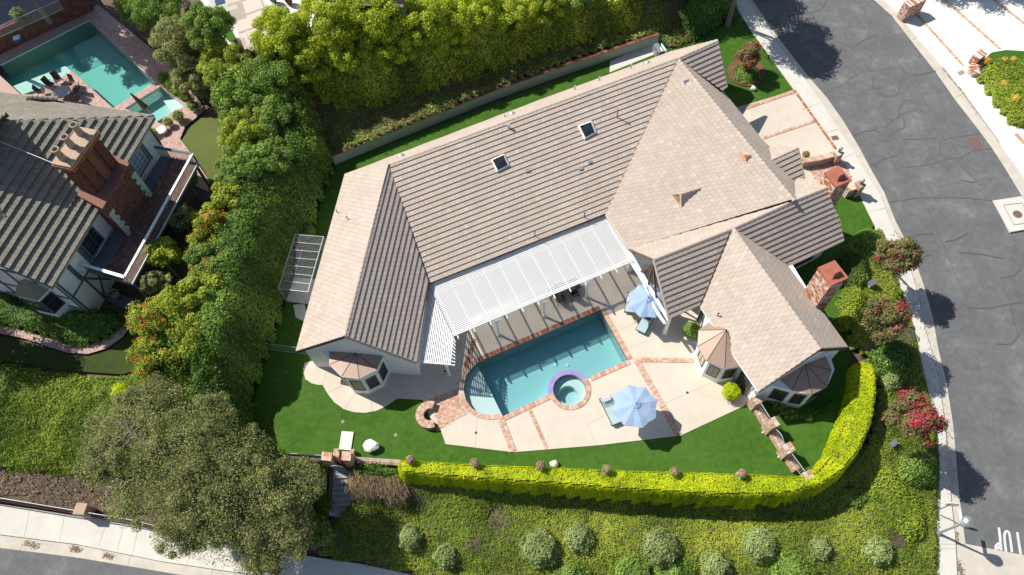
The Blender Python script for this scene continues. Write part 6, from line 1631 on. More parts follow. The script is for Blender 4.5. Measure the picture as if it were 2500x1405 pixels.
# recessed panels between three projecting flues on the street side
for k in range(3):
    f = .17 + .33 * k; a = sb[1] + (sb[2] - sb[1]) * (f - .1); b = sb[1] + (sb[2] - sb[1]) * (f + .1); nn = np.cross(sb[2] - sb[1], [0, 0, 1.]); nn /= np.linalg.norm(nn)
    if nn @ ((a + b) / 2 - c3) < 0: nn = -nn
    m = MB(); m.prism([a[:2], b[:2], (b + nn * .13)[:2], (a + nn * .13)[:2]], SHZ, CZ - .5, .5); m.build('flue_rib', BRICK_DK, ch)
m = MB(); m.prism([p[:2] for p in q], CZ - .12, CZ, .5); m.build('chimney_cap', CLAY, ch)
for k in range(3):
    pc_ = (q[0] + q[1]) / 2 * (1 - (.17 + .33 * k)) + (q[3] + q[2]) / 2 * (.17 + .33 * k); pc_ = pc_ - (q[1] - q[0]) * .12
    m = MB(); m.lathe(pc_, [(.24, 0), (.22, .25), (.19, .6), (.20, .75), (.25, .78), (.25, .9), (.2, .92), (.17, .9), (.15, .5)], 18); m.build('chimney_pot', CLAY, ch)
# stone quoins
for c_, sg_ in ((cB, -1), (cC, 1)):
    d1 = (cB - cC) / np.linalg.norm(cB - cC) * sg_ * -1; d1 = (cC - cB) / np.linalg.norm(cC - cB) * (1 if c_ is cB else -1)
    nn = np.cross(cC - cB, [0, 0, 1.]); nn /= np.linalg.norm(nn)
    if nn @ (c_ - cc_) < 0: nn = -nn
    z = BF
    k = 0
    while z < SHZ - 1.0:
        w_ = .5 if k % 2 else .34; a = np.array([*c_[:2], 0]); m = MB(); m.box(np.array([a[0], a[1], z + .16]) + d1 * w_ / 2 + nn * .03, d1 * w_ / 2, nn * .05, (0, 0, .155)); m.build('quoin', STUCCO_G, ch); z += .33; k += 1
m = MB(); a = P(190, 476, SHZ + .0); m.tube([P(-40, 330, 10.5), P(40, 362, 9.7), P(128, 398, 9.9)], .02, 4); m.build('overhead_cable', WHITE, label='thin pale overhead cables running to the neighbour chimney', cat='cable')
# ------------------------------------------------------------------ neighbour's terrace, pool, spa
deck = [(-60, 60), (0, 118), (216, 22), (232, 20), (400, 150), (470, 215), (500, 250), (470, 262), (455, 268), (380, 305), (430, 325), (444, 345), (470, 372), (520, 460), (500, 470), (400, 400), (370, 330), (200, 300), (-60, 260)]
nt = draped('brick_terrace', W0([(-80, 90), (-80, 270), (0, 250), (200, 330), (400, 420), (510, 470), (512, 444), (470, 380), (440, 340), (452, 312), (500, 270), (478, 230), (420, 160), (238, 12), (216, 30), (0, 135)], NZ), .04, PAVER_PK, holes=[NPOOL, NSPA], zc=NZ, grid=4, kind='structure')
mb_ = MB(); tpoly = W0([(-80, 250), (200, 330), (400, 420), (505, 462), (470, 380), (440, 340), (452, 312), (500, 270), (478, 230), (420, 160), (238, 12), (216, 30)], NZ)
cc = []; A0 = P(216, 49, NZ); dx = P(379, 202, NZ) - A0; dx /= np.linalg.norm(dx); dy = np.array([-dx[1], dx[0], 0])
for i in range(-30, 110):
    for j in range(-70, 40): cc.append(A0 + dx * (i * .22 + (j % 2) * .11) + dy * j * .11)
X_ = np.array([c[0] for c in cc]); Y_ = np.array([c[1] for c in cc])
dd = np.minimum(np.minimum(pdist(X_, Y_, tpoly), -pdist(X_, Y_, NPOOL)), -pdist(X_, Y_, NSPA))
for c, d_ in zip(cc, dd):
    if d_ > .05: mb_.box((c[0], c[1], NZ + .05), dx * .102, dy * .048, (0, 0, .012))
mb_.build('brick', PAVER_PK, nt, kind='stuff')
def simple_pool(name, pts, depth, zt_, label, cat, mat, wmat, steps=()):
    r = empty(name, pts[0], label, cat); n_ = len(pts); m = MB()
    for i in range(n_): a, b = pts[i], pts[(i + 1) % n_]; m.poly([(a[0], a[1], zt_ - depth), (b[0], b[1], zt_ - depth), (b[0], b[1], zt_), (a[0], a[1], zt_)])
    m.poly([(p[0], p[1], zt_ - depth) for p in pts]); m.build('pool_shell', mat, r)
    for px, dz in steps: m = MB(); m.prism([P(u, v, zt_)[:2] for u, v in px], zt_ - depth, zt_ - dz, .5); m.build('pool_step', mat, r)
    m = MB(); m.prism([p[:2] for p in pts], zt_ - depth - .04, zt_ - .12, .5); m.build('water', wmat, r); return r
simple_pool('swimming_pool', NPOOL, 1.6, NZ, 'turquoise L shaped neighbour pool half in tree shade', 'swimming pool', PLAST2, WATER2, [([(40, 222), (176, 172), (150, 150), (20, 200)], .55)])
simple_pool('spa', NSPA, 1.0, NZ, 'rectangular turquoise spa beside the neighbour pool', 'hot tub', PLAST2, WATER2, [([(395, 240), (432, 236), (452, 262), (420, 276)], .3)])
# raised brick wall and upper terrace above the pool
wt0, wt1 = P(-80, 168, NZ), P(232, 26, NZ)
d = (wt1 - wt0); d /= np.linalg.norm(d); nn = np.array([-d[1], d[0], 0]); r = empty('brick_wall', wt0, 'tall dark brick wall holding the upper terrace above the turquoise pool', 'wall')
m = MB(); m.prism([wt0[:2], wt1[:2], (wt1 + nn * .5)[:2], (wt0 + nn * .5)[:2]], NZ - 1, NZ + 1.9, .5); m.build('core', BRICK_DK, r)
mb_ = MB(); brick_wall(mb_, None, wt0, wt1, NZ, NZ + 1.85, -nn, bl=.21, bh=.07, skip=.02); mb_.build('brick', BRICK_DK, r, kind='stuff')
m = MB(); m.prism([(wt0 - nn * .06)[:2], (wt1 - nn * .06)[:2], (wt1 + nn * .5)[:2], (wt0 + nn * .5)[:2]], NZ + 1.88, NZ + 1.95, .5); m.build('coping', BRICK_DK, r)
m = MB(); m.prism([(wt0 + nn * .5)[:2], (wt1 + nn * .5)[:2], (wt1 + nn * 9)[:2], (wt0 + nn * 9)[:2]], NZ - 1, NZ + 1.9, .5); m.build('upper_terrace', SLATE, kind='structure')
railing(P(-40, 80, NZ + 2.9), P(140, 0, NZ + 2.9), .95, 'pale bar railing on the upper terrace above the pool wall', z0=NZ + 1.9, n=60)
p = P(58, 55, NZ + 1.9); pt = empty('potted_plant', p, 'bushy plant in a dark red pot on the upper terrace', 'plant')
m = MB(); m.lathe(p, [(.22, 0), (.34, .5), (.3, .52)], 14); m.build('pot', BRICK_DK, pt); NP1 = (pt, p + [0, 0, .9])
m = MB(); m.box(P(42, 95, NZ + 2.05), (.25, .1, 0), (-.1, .25, 0), (0, 0, .12)); m.build('float_toy', CUSH_B, label='small dark blue box on top of the neighbour pool wall', cat='box')
# neighbour patio furniture
tc = P(151, 224, NZ + .7); tt = empty('patio_table', (tc[0], tc[1], NZ), 'round glass topped patio table by the turquoise pool', 'table')
gm2, a1_, a2_, gb2 = newmat('frosted_table_glass'); gb2.inputs['Base Color'].default_value = (.35, .36, .36, 1); gb2.inputs['Roughness'].default_value = .15
m = MB(); m.lathe(tc, [(.68, 0), (.68, .02)], 32); m.build('table_top', gm2, tt); m = MB(); m.lathe(tc, [(.70, -.01), (.70, .012)], 32); o = m.build('rim', DARK, tt)
for k in range(4): a = k * 1.57 + .4; m = MB(); m.tube([(tc[0] + .55 * math.cos(a), tc[1] + .55 * math.sin(a), NZ), (tc[0] + .3 * math.cos(a), tc[1] + .3 * math.sin(a), NZ + .7)], .02, 5); m.build('leg', DARK, tt)
for (u, v, an, lb) in ((103, 224, 10, 'brown sling patio chair nearest the shallow ledge by the round table'), (124, 208, -25, 'brown sling patio chair with wide seat facing the round table'), (143, 196, -50, 'brown sling patio chair at the pool corner of the terrace'), (172, 205, -110, 'high backed brown sling chair at the peninsula tip'), (190, 222, -160, 'brown sling patio chair on the deep pool side'), (186, 243, 150, 'dark wire patio chair nearest the neighbour roof')):
    q = P(u, v, NZ + .4); simple_chair(q[0], q[1], NZ + .05, math.radians(an), lb, group='patio chairs by the turquoise pool', nm='patio_chair')
p0, p1 = P(378, 283, NZ), P(317, 228, NZ + 3.2); um = empty('closed_parasol', (p0[0], p0[1], NZ), 'closed brown striped parasol leaning over the neighbour spa', 'parasol')
pb_ = P(374, 282, NZ + .3); m = MB(); pole = [np.array([p1[0] + .35, p1[1] - .9, NZ + .1]), P(316, 226, NZ + 2.9)]; pole = [P(376, 284, NZ + .2), P(317, 227, NZ + 2.6)]
m.tube(pole, .025, 6); m.build('pole', METAL, um); dpl = pole[0] - pole[1]; m = MB(); m.tube([pole[1] + dpl * f for f in (.02, .2, .45, .62)], [.05, .12, .2, .26], 12); m.build('folded_canopy', TANF, um)
# neighbour turf, path and lower lawn
draped('turf', W0([(492, 290), (465, 312), (444, 345), (465, 372), (490, 400), (512, 444), (560, 480), (600, 420), (600, 330), (540, 290)], NZ), .07, TURF_O, grid=3, zc=NZ, kind='structure')
pth = [(338, 757), (325, 790), (300, 825), (262, 852), (215, 866), (165, 862), (110, 845), (60, 828), (0, 815), (-60, 810)]
pout = [(318, 752), (306, 780), (280, 812), (246, 834), (208, 846), (170, 844), (120, 828), (60, 808), (0, 795), (-60, 790)]
pw = [P(u, v, NZ) for u, v in pth] + [P(u, v, NZ) for u, v in pout[::-1]]
cp = draped('brick_path', pw, .06, MORTAR, grid=4, zc=NZ, kind='structure'); mb_ = MB()
mid = [((np.array(a) + np.array(b)) / 2) for a, b in zip(pth, pout)]
for a, b, c_, d_ in zip(pth[:-1], pth[1:], pout[:-1], pout[1:]):
    A1_, B1_, C1_, D1_ = P(*a, NZ), P(*b, NZ), P(*c_, NZ), P(*d_, NZ); L = np.linalg.norm(B1_ - A1_); n_ = max(2, int(L / .22))
    for i in range(n_):
        for j in range(7):
            f0, f1 = (i + .03) / n_, (i + .97) / n_; g0_, g1_ = (j + .05) / 7, (j + .95) / 7; L_ = lambda f, g: (A1_ + (B1_ - A1_) * f) * (1 - g) + (C1_ + (D1_ - C1_) * f) * g
            mb_.prism([L_(f0, g0_)[:2], L_(f1, g0_)[:2], L_(f1, g1_)[:2], L_(f0, g1_)[:2]], NZ + .05, NZ + .08)
mb_.build('brick', PAVER_PK, cp, kind='stuff')
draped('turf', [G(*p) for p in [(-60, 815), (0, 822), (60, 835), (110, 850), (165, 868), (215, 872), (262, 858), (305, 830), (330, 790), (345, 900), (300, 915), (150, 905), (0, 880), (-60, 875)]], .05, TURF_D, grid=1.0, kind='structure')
c = P(282, 722, NZ + .4); ch_ = empty('garden_chair', (c[0], c[1], NZ), 'white plastic garden chair under the neighbour balcony', 'chair')
m = MB(); m.lathe((c[0], c[1], NZ + .4), [(.25, 0), (.27, .03)], 14); m.build('seat', METAL, ch_); m = MB(); m.tube([(c[0] + .3 * math.cos(a), c[1] + .3 * math.sin(a), NZ + .68 + .12 * math.sin(a / 2 * 1.1)) for a in np.linspace(-.3, 3.4, 9)], .035, 6); m.build('backrest', METAL, ch_)
for a in (.6, 2.2, 3.9, 5.4): m = MB(); m.bar((c[0] + .3 * math.cos(a), c[1] + .3 * math.sin(a), NZ), (c[0] + .24 * math.cos(a), c[1] + .24 * math.sin(a), NZ + .66), .05, .04); m.build('leg', METAL, ch_)
draped('paving', W0([(262, 700), (330, 735), (342, 762), (300, 752), (262, 735)], NZ), .05, SLATE, grid=4, zc=NZ, kind='structure')
# ------------------------------------------------------------------ northern neighbour: terrace, lattice, table, pots
TZ = 4.0
draped('terrace', W0([(470, -60), (500, 30), (560, 112), (640, 135), (740, 110), (800, -20), (800, -120), (480, -120)], TZ), .05, WHITEC, grid=4, zc=TZ, kind='structure')
draped('turf', W0([(527, 64), (556, 56), (584, 108), (560, 104)], TZ), .07, TURF, grid=4, zc=TZ, kind='structure')
LZ = TZ + 2.4
gA1, gB1 = P(550, 2, LZ), P(597, 122, LZ); gC1, gD1 = P(680, 92, LZ), P(640, -30, LZ)
up_ = (gA1 - gB1) * .25
LATM = m_plain('tan_lattice_wood', (.52, .43, .34), .7, .08, 5)
lattice('pergola', (gA1 + up_, gB1, gC1, gD1 + up_), LZ, 42, 5, 'tan slatted pergola over the white terrace on the hill', 'pergola', [P(620, 122, TZ + .8)], mat=LATM, slat_w=.045, raft_over=.1, parent_posts=LATM)
for (u, v, mt, lb, h_) in ((668, 2, TEAL, 'tall green glazed jar on the white hill terrace', .9), (706, 5, BRICK_DK, 'tall brown jar with a spiky plant on the white hill terrace', .95)):
    p = P(u, v, TZ + .3); pr_ = empty('jar', (p[0], p[1], TZ), lb, 'pot'); m = MB(); m.lathe((p[0], p[1], TZ + .05), [(.16, 0), (.3, .4), (.32, .7), (.22, h_), (.2, h_ - .02)], 16); m.build('jar_body', mt, pr_)
    for k in range(16):
        a = k * .39; q0 = np.array([p[0], p[1], TZ + h_]); dv = np.array([math.cos(a), math.sin(a), 0]); m = MB(); e = q0 + dv * .5 + [0, 0, .35]; sd_ = np.array([-dv[1], dv[0], 0]) * .035; m.poly([q0 - sd_, e, q0 + sd_], .5); m.build('blade_leaf', L_GREEN, pr_)
p = P(545, 12, TZ + .7); tt = empty('terrace_table', (p[0], p[1], TZ), 'pale square table with blue top in terrace shade', 'table')
m = MB(); m.box((p[0], p[1], TZ + .75), (.9, .35, 0), (-.35, .9, 0), (0, 0, .03)); m.build('table_top', STUCCO_G, tt); m = MB(); m.box((p[0] - .3, p[1] + .3, TZ + .80), (.35, .13, 0), (-.13, .35, 0), (0, 0, .02)); m.build('table_inset', CUSH_B, tt)
p = P(535, 34, TZ + .4); simple_chair(p[0], p[1], TZ + .05, 2.0, 'brown wicker armchair below the pale square table', mat=BROWNWOOD, nm='wicker_chair')
# grey roof glimpsed over the trees
nr = empty('house', P(900, -10, TZ), 'grey shingled roof just showing over the lime green trees', 'house')
r0_, r1_ = P(838, 0, 7.2), P(968, 14, 7.2); RG = Roof(nr, m_tint('grey_shingle', [(0, (.22, .22, .22)), (1, (.34, .34, .34))], .9, .12, 14, .2), .3, .3, .03, limit=60)
rp = Pl(pts=[P(800, 10, 7.2), P(980, 18, 7.2), P(900, -90, 9.2)]); RG.slope(rp, pts=[P(790, 10, 7.2), P(985, 18, 7.2), P(985, -70, 9.2), P(790, -85, 9.2)]); RG.done()
m = MB(); m.prism([P(u, v, 7.2)[:2] for u, v in ((800, 2), (978, 8), (978, -60), (800, -70))], 3.8, 7.0, .5); m.build('wall', STUCCO, nr)
print('neighbour', round(_t.time() - _t0, 1))
# ------------------------------------------------------------------ vegetation
def leafmesh(name, pos, nrm, size, mat, tint, aspect=1.5):
    n = len(pos); nrm = nrm / (np.linalg.norm(nrm, axis=1, keepdims=True) + 1e-9)
    t = RNG.normal(size=(n, 3)); t -= nrm * (t * nrm).sum(1, keepdims=True); t /= np.linalg.norm(t, axis=1, keepdims=True) + 1e-9
    b = np.cross(nrm, t); s = size[:, None] if hasattr(size, '__len__') else size
    L = t * s * .5 * aspect; Wd = b * s * .5
    fold = nrm * s * .12
    v = np.empty((n, 4, 3)); v[:, 0] = pos - L; v[:, 1] = pos + Wd + fold; v[:, 2] = pos + L; v[:, 3] = pos - Wd + fold
    f = np.arange(n * 4).reshape(n, 4)
    return v.reshape(-1, 3), f, tint
def join_mesh(name, chunks, mats, origin, parent=None, smooth=False, **kw):
    """chunks: (verts, quads, tint, material index)"""
    V = []; Fq = []; T = []; MI = []; o = 0
    for v, f, t, mi in chunks:
        V.append(v); Fq.append(f + o); T.append(t); MI.append(np.full(len(f), mi, np.int32)); o += len(v)
    V = np.vstack(V) - np.array(origin); Fq = np.vstack(Fq)
    base = np.zeros(3)
    me = mesh_np(name, V, Fq, mats, np.concatenate(T), smooth); me.polygons.foreach_set('material_index', np.concatenate(MI))
    ob = bpy.data.objects.new(name, me); ob.location = Vector(np.array(origin) - (np.array(parent.location) if parent is not None else 0))
    return put(ob, parent, **kw)
def rand_dirs(n, up=0.0):
    d = RNG.normal(size=(n, 3)); d /= np.linalg.norm(d, axis=1, keepdims=True); d[:, 2] += up; return d / np.linalg.norm(d, axis=1, keepdims=True)
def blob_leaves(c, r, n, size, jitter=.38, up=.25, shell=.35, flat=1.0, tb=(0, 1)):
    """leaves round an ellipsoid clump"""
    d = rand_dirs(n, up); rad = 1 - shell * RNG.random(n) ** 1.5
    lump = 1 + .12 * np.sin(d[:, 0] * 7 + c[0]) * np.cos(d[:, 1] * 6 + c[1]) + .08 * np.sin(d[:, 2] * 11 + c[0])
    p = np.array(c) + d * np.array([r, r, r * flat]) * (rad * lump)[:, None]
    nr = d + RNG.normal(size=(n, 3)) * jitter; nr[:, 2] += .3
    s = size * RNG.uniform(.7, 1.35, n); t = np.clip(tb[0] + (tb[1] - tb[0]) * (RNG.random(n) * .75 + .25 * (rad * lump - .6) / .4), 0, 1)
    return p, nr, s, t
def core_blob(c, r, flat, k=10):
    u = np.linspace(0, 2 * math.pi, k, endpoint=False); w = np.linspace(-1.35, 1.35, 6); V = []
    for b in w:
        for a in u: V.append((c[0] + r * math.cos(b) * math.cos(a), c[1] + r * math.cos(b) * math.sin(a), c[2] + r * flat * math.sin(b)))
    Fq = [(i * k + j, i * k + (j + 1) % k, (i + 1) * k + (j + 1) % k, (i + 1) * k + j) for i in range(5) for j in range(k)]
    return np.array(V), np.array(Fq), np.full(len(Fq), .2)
def shrub(u, v, rpx, label, mat, cat='shrub', name='shrub', flat=.9, size=.07, dens=340, group=None, z0=None, flowers=None, extra=None, lift=0, zcen=None):
    g = G(u, v) if z0 is None else P(u, v, z0); r = rpx / pxm(g); 
    if z0 is None: c = G(u, v, r * .55 * flat)
    else: c = P(u, v, z0 + r * .55 * flat)
    if lift: c = c + [0, 0, lift]
    n = int(dens * 4 * math.pi * r * r * .8)
    ch = []
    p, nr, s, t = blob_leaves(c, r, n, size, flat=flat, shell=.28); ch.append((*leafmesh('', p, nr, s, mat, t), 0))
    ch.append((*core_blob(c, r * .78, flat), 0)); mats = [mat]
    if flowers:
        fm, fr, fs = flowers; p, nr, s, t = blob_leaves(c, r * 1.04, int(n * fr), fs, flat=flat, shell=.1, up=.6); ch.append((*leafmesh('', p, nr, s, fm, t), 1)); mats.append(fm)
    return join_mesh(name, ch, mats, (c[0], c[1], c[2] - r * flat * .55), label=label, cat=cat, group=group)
def tree(name, label, base, crown_c, rad, nclump, leaves, size, mat, cat='tree', trunk_r=.16, clump_r=.36, flowers=None, group=None, flat=.8, bark=BARK, limbs=5, hollow=.45, seed=1, fill=True, tb=(0, 1), fmask=None, shell=.6):
    rr = random.Random(seed); base = np.array(base, float); c = np.array(crown_c, float); rad = np.array(rad, float)
    root = empty(name, base, label, cat, group); ch = []; mats = [mat]; centers = []
    for i in range(nclump):
        for _ in range(30):
            d = np.array([rr.gauss(0, 1), rr.gauss(0, 1), rr.gauss(0, 1)]); d /= np.linalg.norm(d); k = rr.uniform(hollow, 1) if i > nclump * .2 else rr.uniform(0, .6)
            if d[2] < -.35: continue
            q = c + d * rad * (k * (1 - clump_r * .6))
            if all(np.linalg.norm((q - e) / rad) > clump_r * .55 for e in centers): break
        centers.append(q); r = float(np.mean(rad)) * clump_r * rr.uniform(.75, 1.25)
        lo = rr.uniform(-.1, .15)
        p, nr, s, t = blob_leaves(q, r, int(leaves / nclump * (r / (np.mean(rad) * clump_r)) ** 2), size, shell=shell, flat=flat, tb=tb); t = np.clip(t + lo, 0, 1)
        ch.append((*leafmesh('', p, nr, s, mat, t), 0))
        if flowers:
            fm, fr, fs = flowers; wgt = 1 if fmask is None else fmask(q, c, rad)
            nf = int(len(p) * fr * wgt * rr.uniform(.2, 1.8))
            if nf > 2:
                # blossoms grow in tight heads
                hd = rand_dirs(max(1, nf // 14), .7); idx = RNG.integers(0, len(hd), nf); pp = q + hd[idx] * r * 1.02 + RNG.normal(size=(nf, 3)) * fs * 1.1; nn_ = hd[idx] + RNG.normal(size=(nf, 3)) * .6
                ch.append((*leafmesh('', pp, nn_, np.full(nf, fs), fm, RNG.random(nf)), 1))
    if flowers: mats.append(flowers[0])
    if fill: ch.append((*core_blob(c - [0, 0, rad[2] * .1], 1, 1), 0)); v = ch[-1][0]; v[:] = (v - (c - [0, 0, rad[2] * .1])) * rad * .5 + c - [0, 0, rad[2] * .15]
    join_mesh('crown', ch, mats, base, parent=root)
    m = MB(); mid = base + (c - base) * .45 + [rr.uniform(-.2, .2), rr.uniform(-.2, .2), 0]
    m.tube([base - [0, 0, .2], base + (mid - base) * .5, mid, c], [trunk_r * 1.3, trunk_r, trunk_r * .8, trunk_r * .35], 8)
    for i in range(limbs):
        q = centers[(i * max(1, nclump // max(1, limbs))) % len(centers)]; s_ = base + (c - base) * rr.uniform(.4, .75)
        m.tube([s_, (s_ + q) / 2 + [0, 0, .12], q], [trunk_r * .5, trunk_r * .33, trunk_r * .12], 6)
        for _ in range(2):
            q2 = centers[rr.randrange(len(centers))]
            if np.linalg.norm(q2 - q) < np.mean(rad): m.tube([(s_ + q) / 2 + [0, 0, .12], (q + q2) / 2], [trunk_r * .25, trunk_r * .08], 5)
    m.build('trunk', bark, root)
    return root
def mass(name, label, cat, poly, top_h, edge, mat, dens=260, size=.08, amp=.15, nscale=1.1, res=.3, kind=None, zo=0.0, base=None, size_var=.5, floor=0.0, soil=None, flowers=None, bare=0.0, jitter=.38, box=False, slope_fn=None, group=None, tscale=.5, amp2=.0, sc2=.35, tj=.22, tbias=0.0):
    """a clipped hedge or ground cover as a lumpy surface covered with leaves; poly: world points"""
    q = np.array([p[:2] for p in poly]); x0, y0 = q.min(0) - res; x1, y1 = q.max(0) + res
    nx = int((x1 - x0) / res) + 2; ny = int((y1 - y0) / res) + 2
    X, Y = np.meshgrid(x0 + np.arange(nx) * res, y0 + np.arange(ny) * res); d = pdist(X, Y, q)
    zb = zt(X, Y) if base is None else np.full(X.shape, float(base))
    e = np.clip(d / edge, 0, 1); prof = (1 - (1 - e) ** 2.4) if not box else np.clip(e * 1.6, 0, 1) ** .6
    n1 = fbm(X * nscale, Y * nscale, 3) - .5; n2 = fbm(X * sc2, Y * sc2, 9) - .5
    hh = top_h if slope_fn is None else slope_fn(X, Y)
    Z = zb + floor + hh * prof + (n1 * 2 * amp + n2 * 2 * amp2) * np.clip(prof + .2, 0, 1)
    idx = np.arange(nx * ny).reshape(ny, nx); a = idx[:-1, :-1].ravel(); b = idx[:-1, 1:].ravel(); c = idx[1:, 1:].ravel(); dd = idx[1:, :-1].ravel()
    inside = (d > -res * .35).ravel(); k = inside[a] & inside[b] & inside[c] & inside[dd]; Fq = np.column_stack([a, b, c, dd])[k]
    V = np.column_stack([X.ravel(), Y.ravel(), Z.ravel()]); used = np.unique(Fq); mp = np.zeros(len(V), int); mp[used] = np.arange(len(used)); V = V[used]; Fq = mp[Fq]
    tri = np.vstack([Fq[:, [0, 1, 2]], Fq[:, [0, 2, 3]]]); A, B, C = V[tri[:, 0]], V[tri[:, 1]], V[tri[:, 2]]; cr = np.cross(B - A, C - A); ar = np.linalg.norm(cr, axis=1) / 2; nr = cr / (2 * ar[:, None] + 1e-12)
    n = int(dens * ar.sum()); pick = RNG.choice(len(tri), n, p=ar / ar.sum()); r1 = np.sqrt(RNG.random(n)); r2 = RNG.random(n)
    p = A[pick] * (1 - r1)[:, None] + B[pick] * (r1 * (1 - r2))[:, None] + C[pick] * (r1 * r2)[:, None]
    cl = fbm(p[:, 0] * tscale, p[:, 1] * tscale, 21)
    if bare:
        keep = (cl > bare) | (RNG.random(n) < .25); p = p[keep]; pick = pick[keep]; cl = cl[keep]; n = len(p)
    N = nr[pick]; s = size * (1 + RNG.uniform(-size_var, size_var, n)); fine = vnoise(p[:, 0] * 5, p[:, 1] * 5, 4)
    p = p + N * (RNG.random(n) * size * 1.3 + fine * size * 1.2)[:, None]
    t = np.clip(.5 + tbias + (cl - .5) * 1.3 + (fine - .5) * .35 + RNG.normal(size=n) * tj, 0, 1)
    ch = [(*leafmesh('', p, N + RNG.normal(size=(n, 3)) * jitter, s, mat, t), 0), (V - [0, 0, size * .3], Fq, np.full(len(Fq), .12), 1 if soil else 0)]; mats = [mat]
    if soil: mats.append(soil)
    if flowers:
        fm, fr, fs = flowers; sel = RNG.random(n) < fr * (vnoise(p[:, 0] * 1.5, p[:, 1] * 1.5, 33) > .55); pp = p[sel] + N[sel] * size * 1.2; rep = 5; pp = np.repeat(pp, rep, 0) + RNG.normal(size=(len(pp) * rep, 3)) * fs * .9
        ch.append((*leafmesh('', pp, np.repeat(N[sel], rep, 0) + RNG.normal(size=(len(pp), 3)) * .5, np.full(len(pp), fs), fm, RNG.random(len(pp))), len(mats))); mats.append(fm)
    return join_mesh(name, ch, mats, (float(V[:, 0].mean()), float(V[:, 1].mean()), float(V[:, 2].min())), label=label, cat=cat, kind=kind, group=group)
BARKT = m_plain('brown_twigs', (.16, .13, .05), .9, .3, 9)
def GG(l, off=0.0): return [G(u, v, off) for u, v in l]
# golden clipped hedge round the lawn
hz_ = 1.45
hp = [(972, 1119), (1003, 1120), (1200, 1131), (1500, 1143), (1700, 1149), (1840, 1153), (1965, 1160), (1995, 1142), (2022, 1105), (2045, 1050), (2068, 985), (2082, 940), (2088, 885), (2100, 875), (2132, 885), (2142, 910), (2144, 965), (2133, 1036), (2103, 1102), (2063, 1156), (2008, 1192), (1930, 1213), (1840, 1219), (1700, 1215), (1500, 1203), (1350, 1190), (1200, 1181), (1050, 1169), (978, 1163), (966, 1142)]
mass('hedge', 'long golden green clipped hedge curving round the lawn', 'hedge', [P(u, v, hz_ - .1) for u, v in hp], hz_ + .9, .42, L_HEDGE, dens=800, size=.062, amp=.06, nscale=1.6, res=.085, base=-.9, box=True, tbias=.15, tscale=1.3, amp2=.03, jitter=.3, soil=BARKT, bare=.2)
# ivy bank between the lots, ground cover of the northern hill, slopes to the street
W_BANK = [(812, 402), (780, 470), (768, 540), (745, 600), (735, 560), (700, 690), (690, 760), (655, 860), (640, 900), (622, 960), (618, 1020), (640, 1085), (700, 1110), (640, 1120), (560, 1060), (470, 1010), (400, 960), (330, 930), (430, 860), (480, 760), (500, 660), (540, 560), (600, 470), (640, 380), (660, 290), (700, 230), (760, 250), (790, 330)]
W_BANK = [(812, 400), (786, 470), (770, 540), (733, 575), (712, 640), (690, 760), (655, 860), (640, 900), (622, 960), (618, 1020), (640, 1085), (700, 1112), (600, 1110), (500, 1030), (400, 960), (330, 900), (430, 800), (500, 660), (540, 560), (600, 470), (640, 380), (660, 290), (700, 215), (760, 235), (790, 320)]
mass('ivy_bank', 'dark green ivy covered bank between the two gardens', 'ivy', [G(u, v, .25) for u, v in W_BANK], 2.7, 1.3, L_GREEN, dens=250, size=.085, amp=.42, nscale=1.5, res=.24, kind='stuff', amp2=.5, tbias=.0, jitter=.5)
HILL = [(1604, 84), (1640, 120), (1700, 100), (1740, 56), (1800, 22), (1770, -40), (1600, -120), (1250, -60), (900, 30), (720, 130), (640, 180), (640, 260), (760, 380), (800, 405)]
mass('ground_cover', 'dark reddish green ivy covering the hill behind the garden wall', 'ivy', [P(u, v, 1.1) for u, v in ((806, 384), (1000, 305), (1200, 220), (1400, 144), (1597, 80))] + [G(u, v, .1) for u, v in HILL[1:]], .25, .5, L_IVYD, dens=150, size=.09, amp=.1, nscale=.8, res=.26, kind='stuff', tbias=-.05, tscale=.3)
SLOPE = [(972, 1150), (1100, 1165), (1500, 1190), (1900, 1205), (2040, 1160), (2110, 1080), (2140, 960), (2140, 880), (2070, 850), (2062, 590), (2150, 560), (2170, 620), (2195, 690), (2226, 779), (2240, 830), (2247, 880), (2266, 953), (2286, 1071), (2294, 1130), (2292, 1200), (2288, 1260), (2289, 1324), (2288, 1405), (2287, 1560), (1400, 1560), (1150, 1436), (1000, 1401), (876, 1375), (780, 1361), (790, 1290), (850, 1240), (860, 1150)]
mass('ground_cover', 'bright green ivy slope between the golden hedge and the street corner', 'ivy', [G(u, v, .1) for u, v in SLOPE], .42, .35, L_IVY, dens=430, size=.062, amp=.11, nscale=1.6, res=.3, kind='stuff', tbias=.10, soil=SOIL, bare=.22, amp2=.22, sc2=.4, tj=.16, tscale=.38)
SL2 = [(-120, 880), (0, 885), (150, 912), (300, 922), (345, 905), (420, 930), (560, 1060), (640, 1120), (800, 1125), (810, 1240), (790, 1300), (700, 1340), (462, 1296), (440, 1200), (300, 1160), (200, 1172), (100, 1155), (0, 1148), (-120, 1130)]
mass('ground_cover', 'shaggy olive green ivy slope below the neighbour path', 'ivy', [G(u, v, .1) for u, v in SL2], .45, .5, L_IVY, dens=230, size=.075, amp=.32, nscale=1.2, res=.3, kind='stuff', tbias=-.16, tscale=.35, amp2=.2)
# dry fallen leaves on the bare strip by the lower fence
mass('leaf_litter', 'dry brown leaf litter on the bare soil by the lower fence', 'leaf litter', [G(u, v, .02) for u, v in [(-120, 1095), (100, 1125), (300, 1155), (450, 1200), (480, 1300), (336, 1264), (180, 1240), (-120, 1200)]], .04, .3, L_DRY, dens=60, size=.08, amp=.04, res=.6, kind='stuff', soil=SOIL)
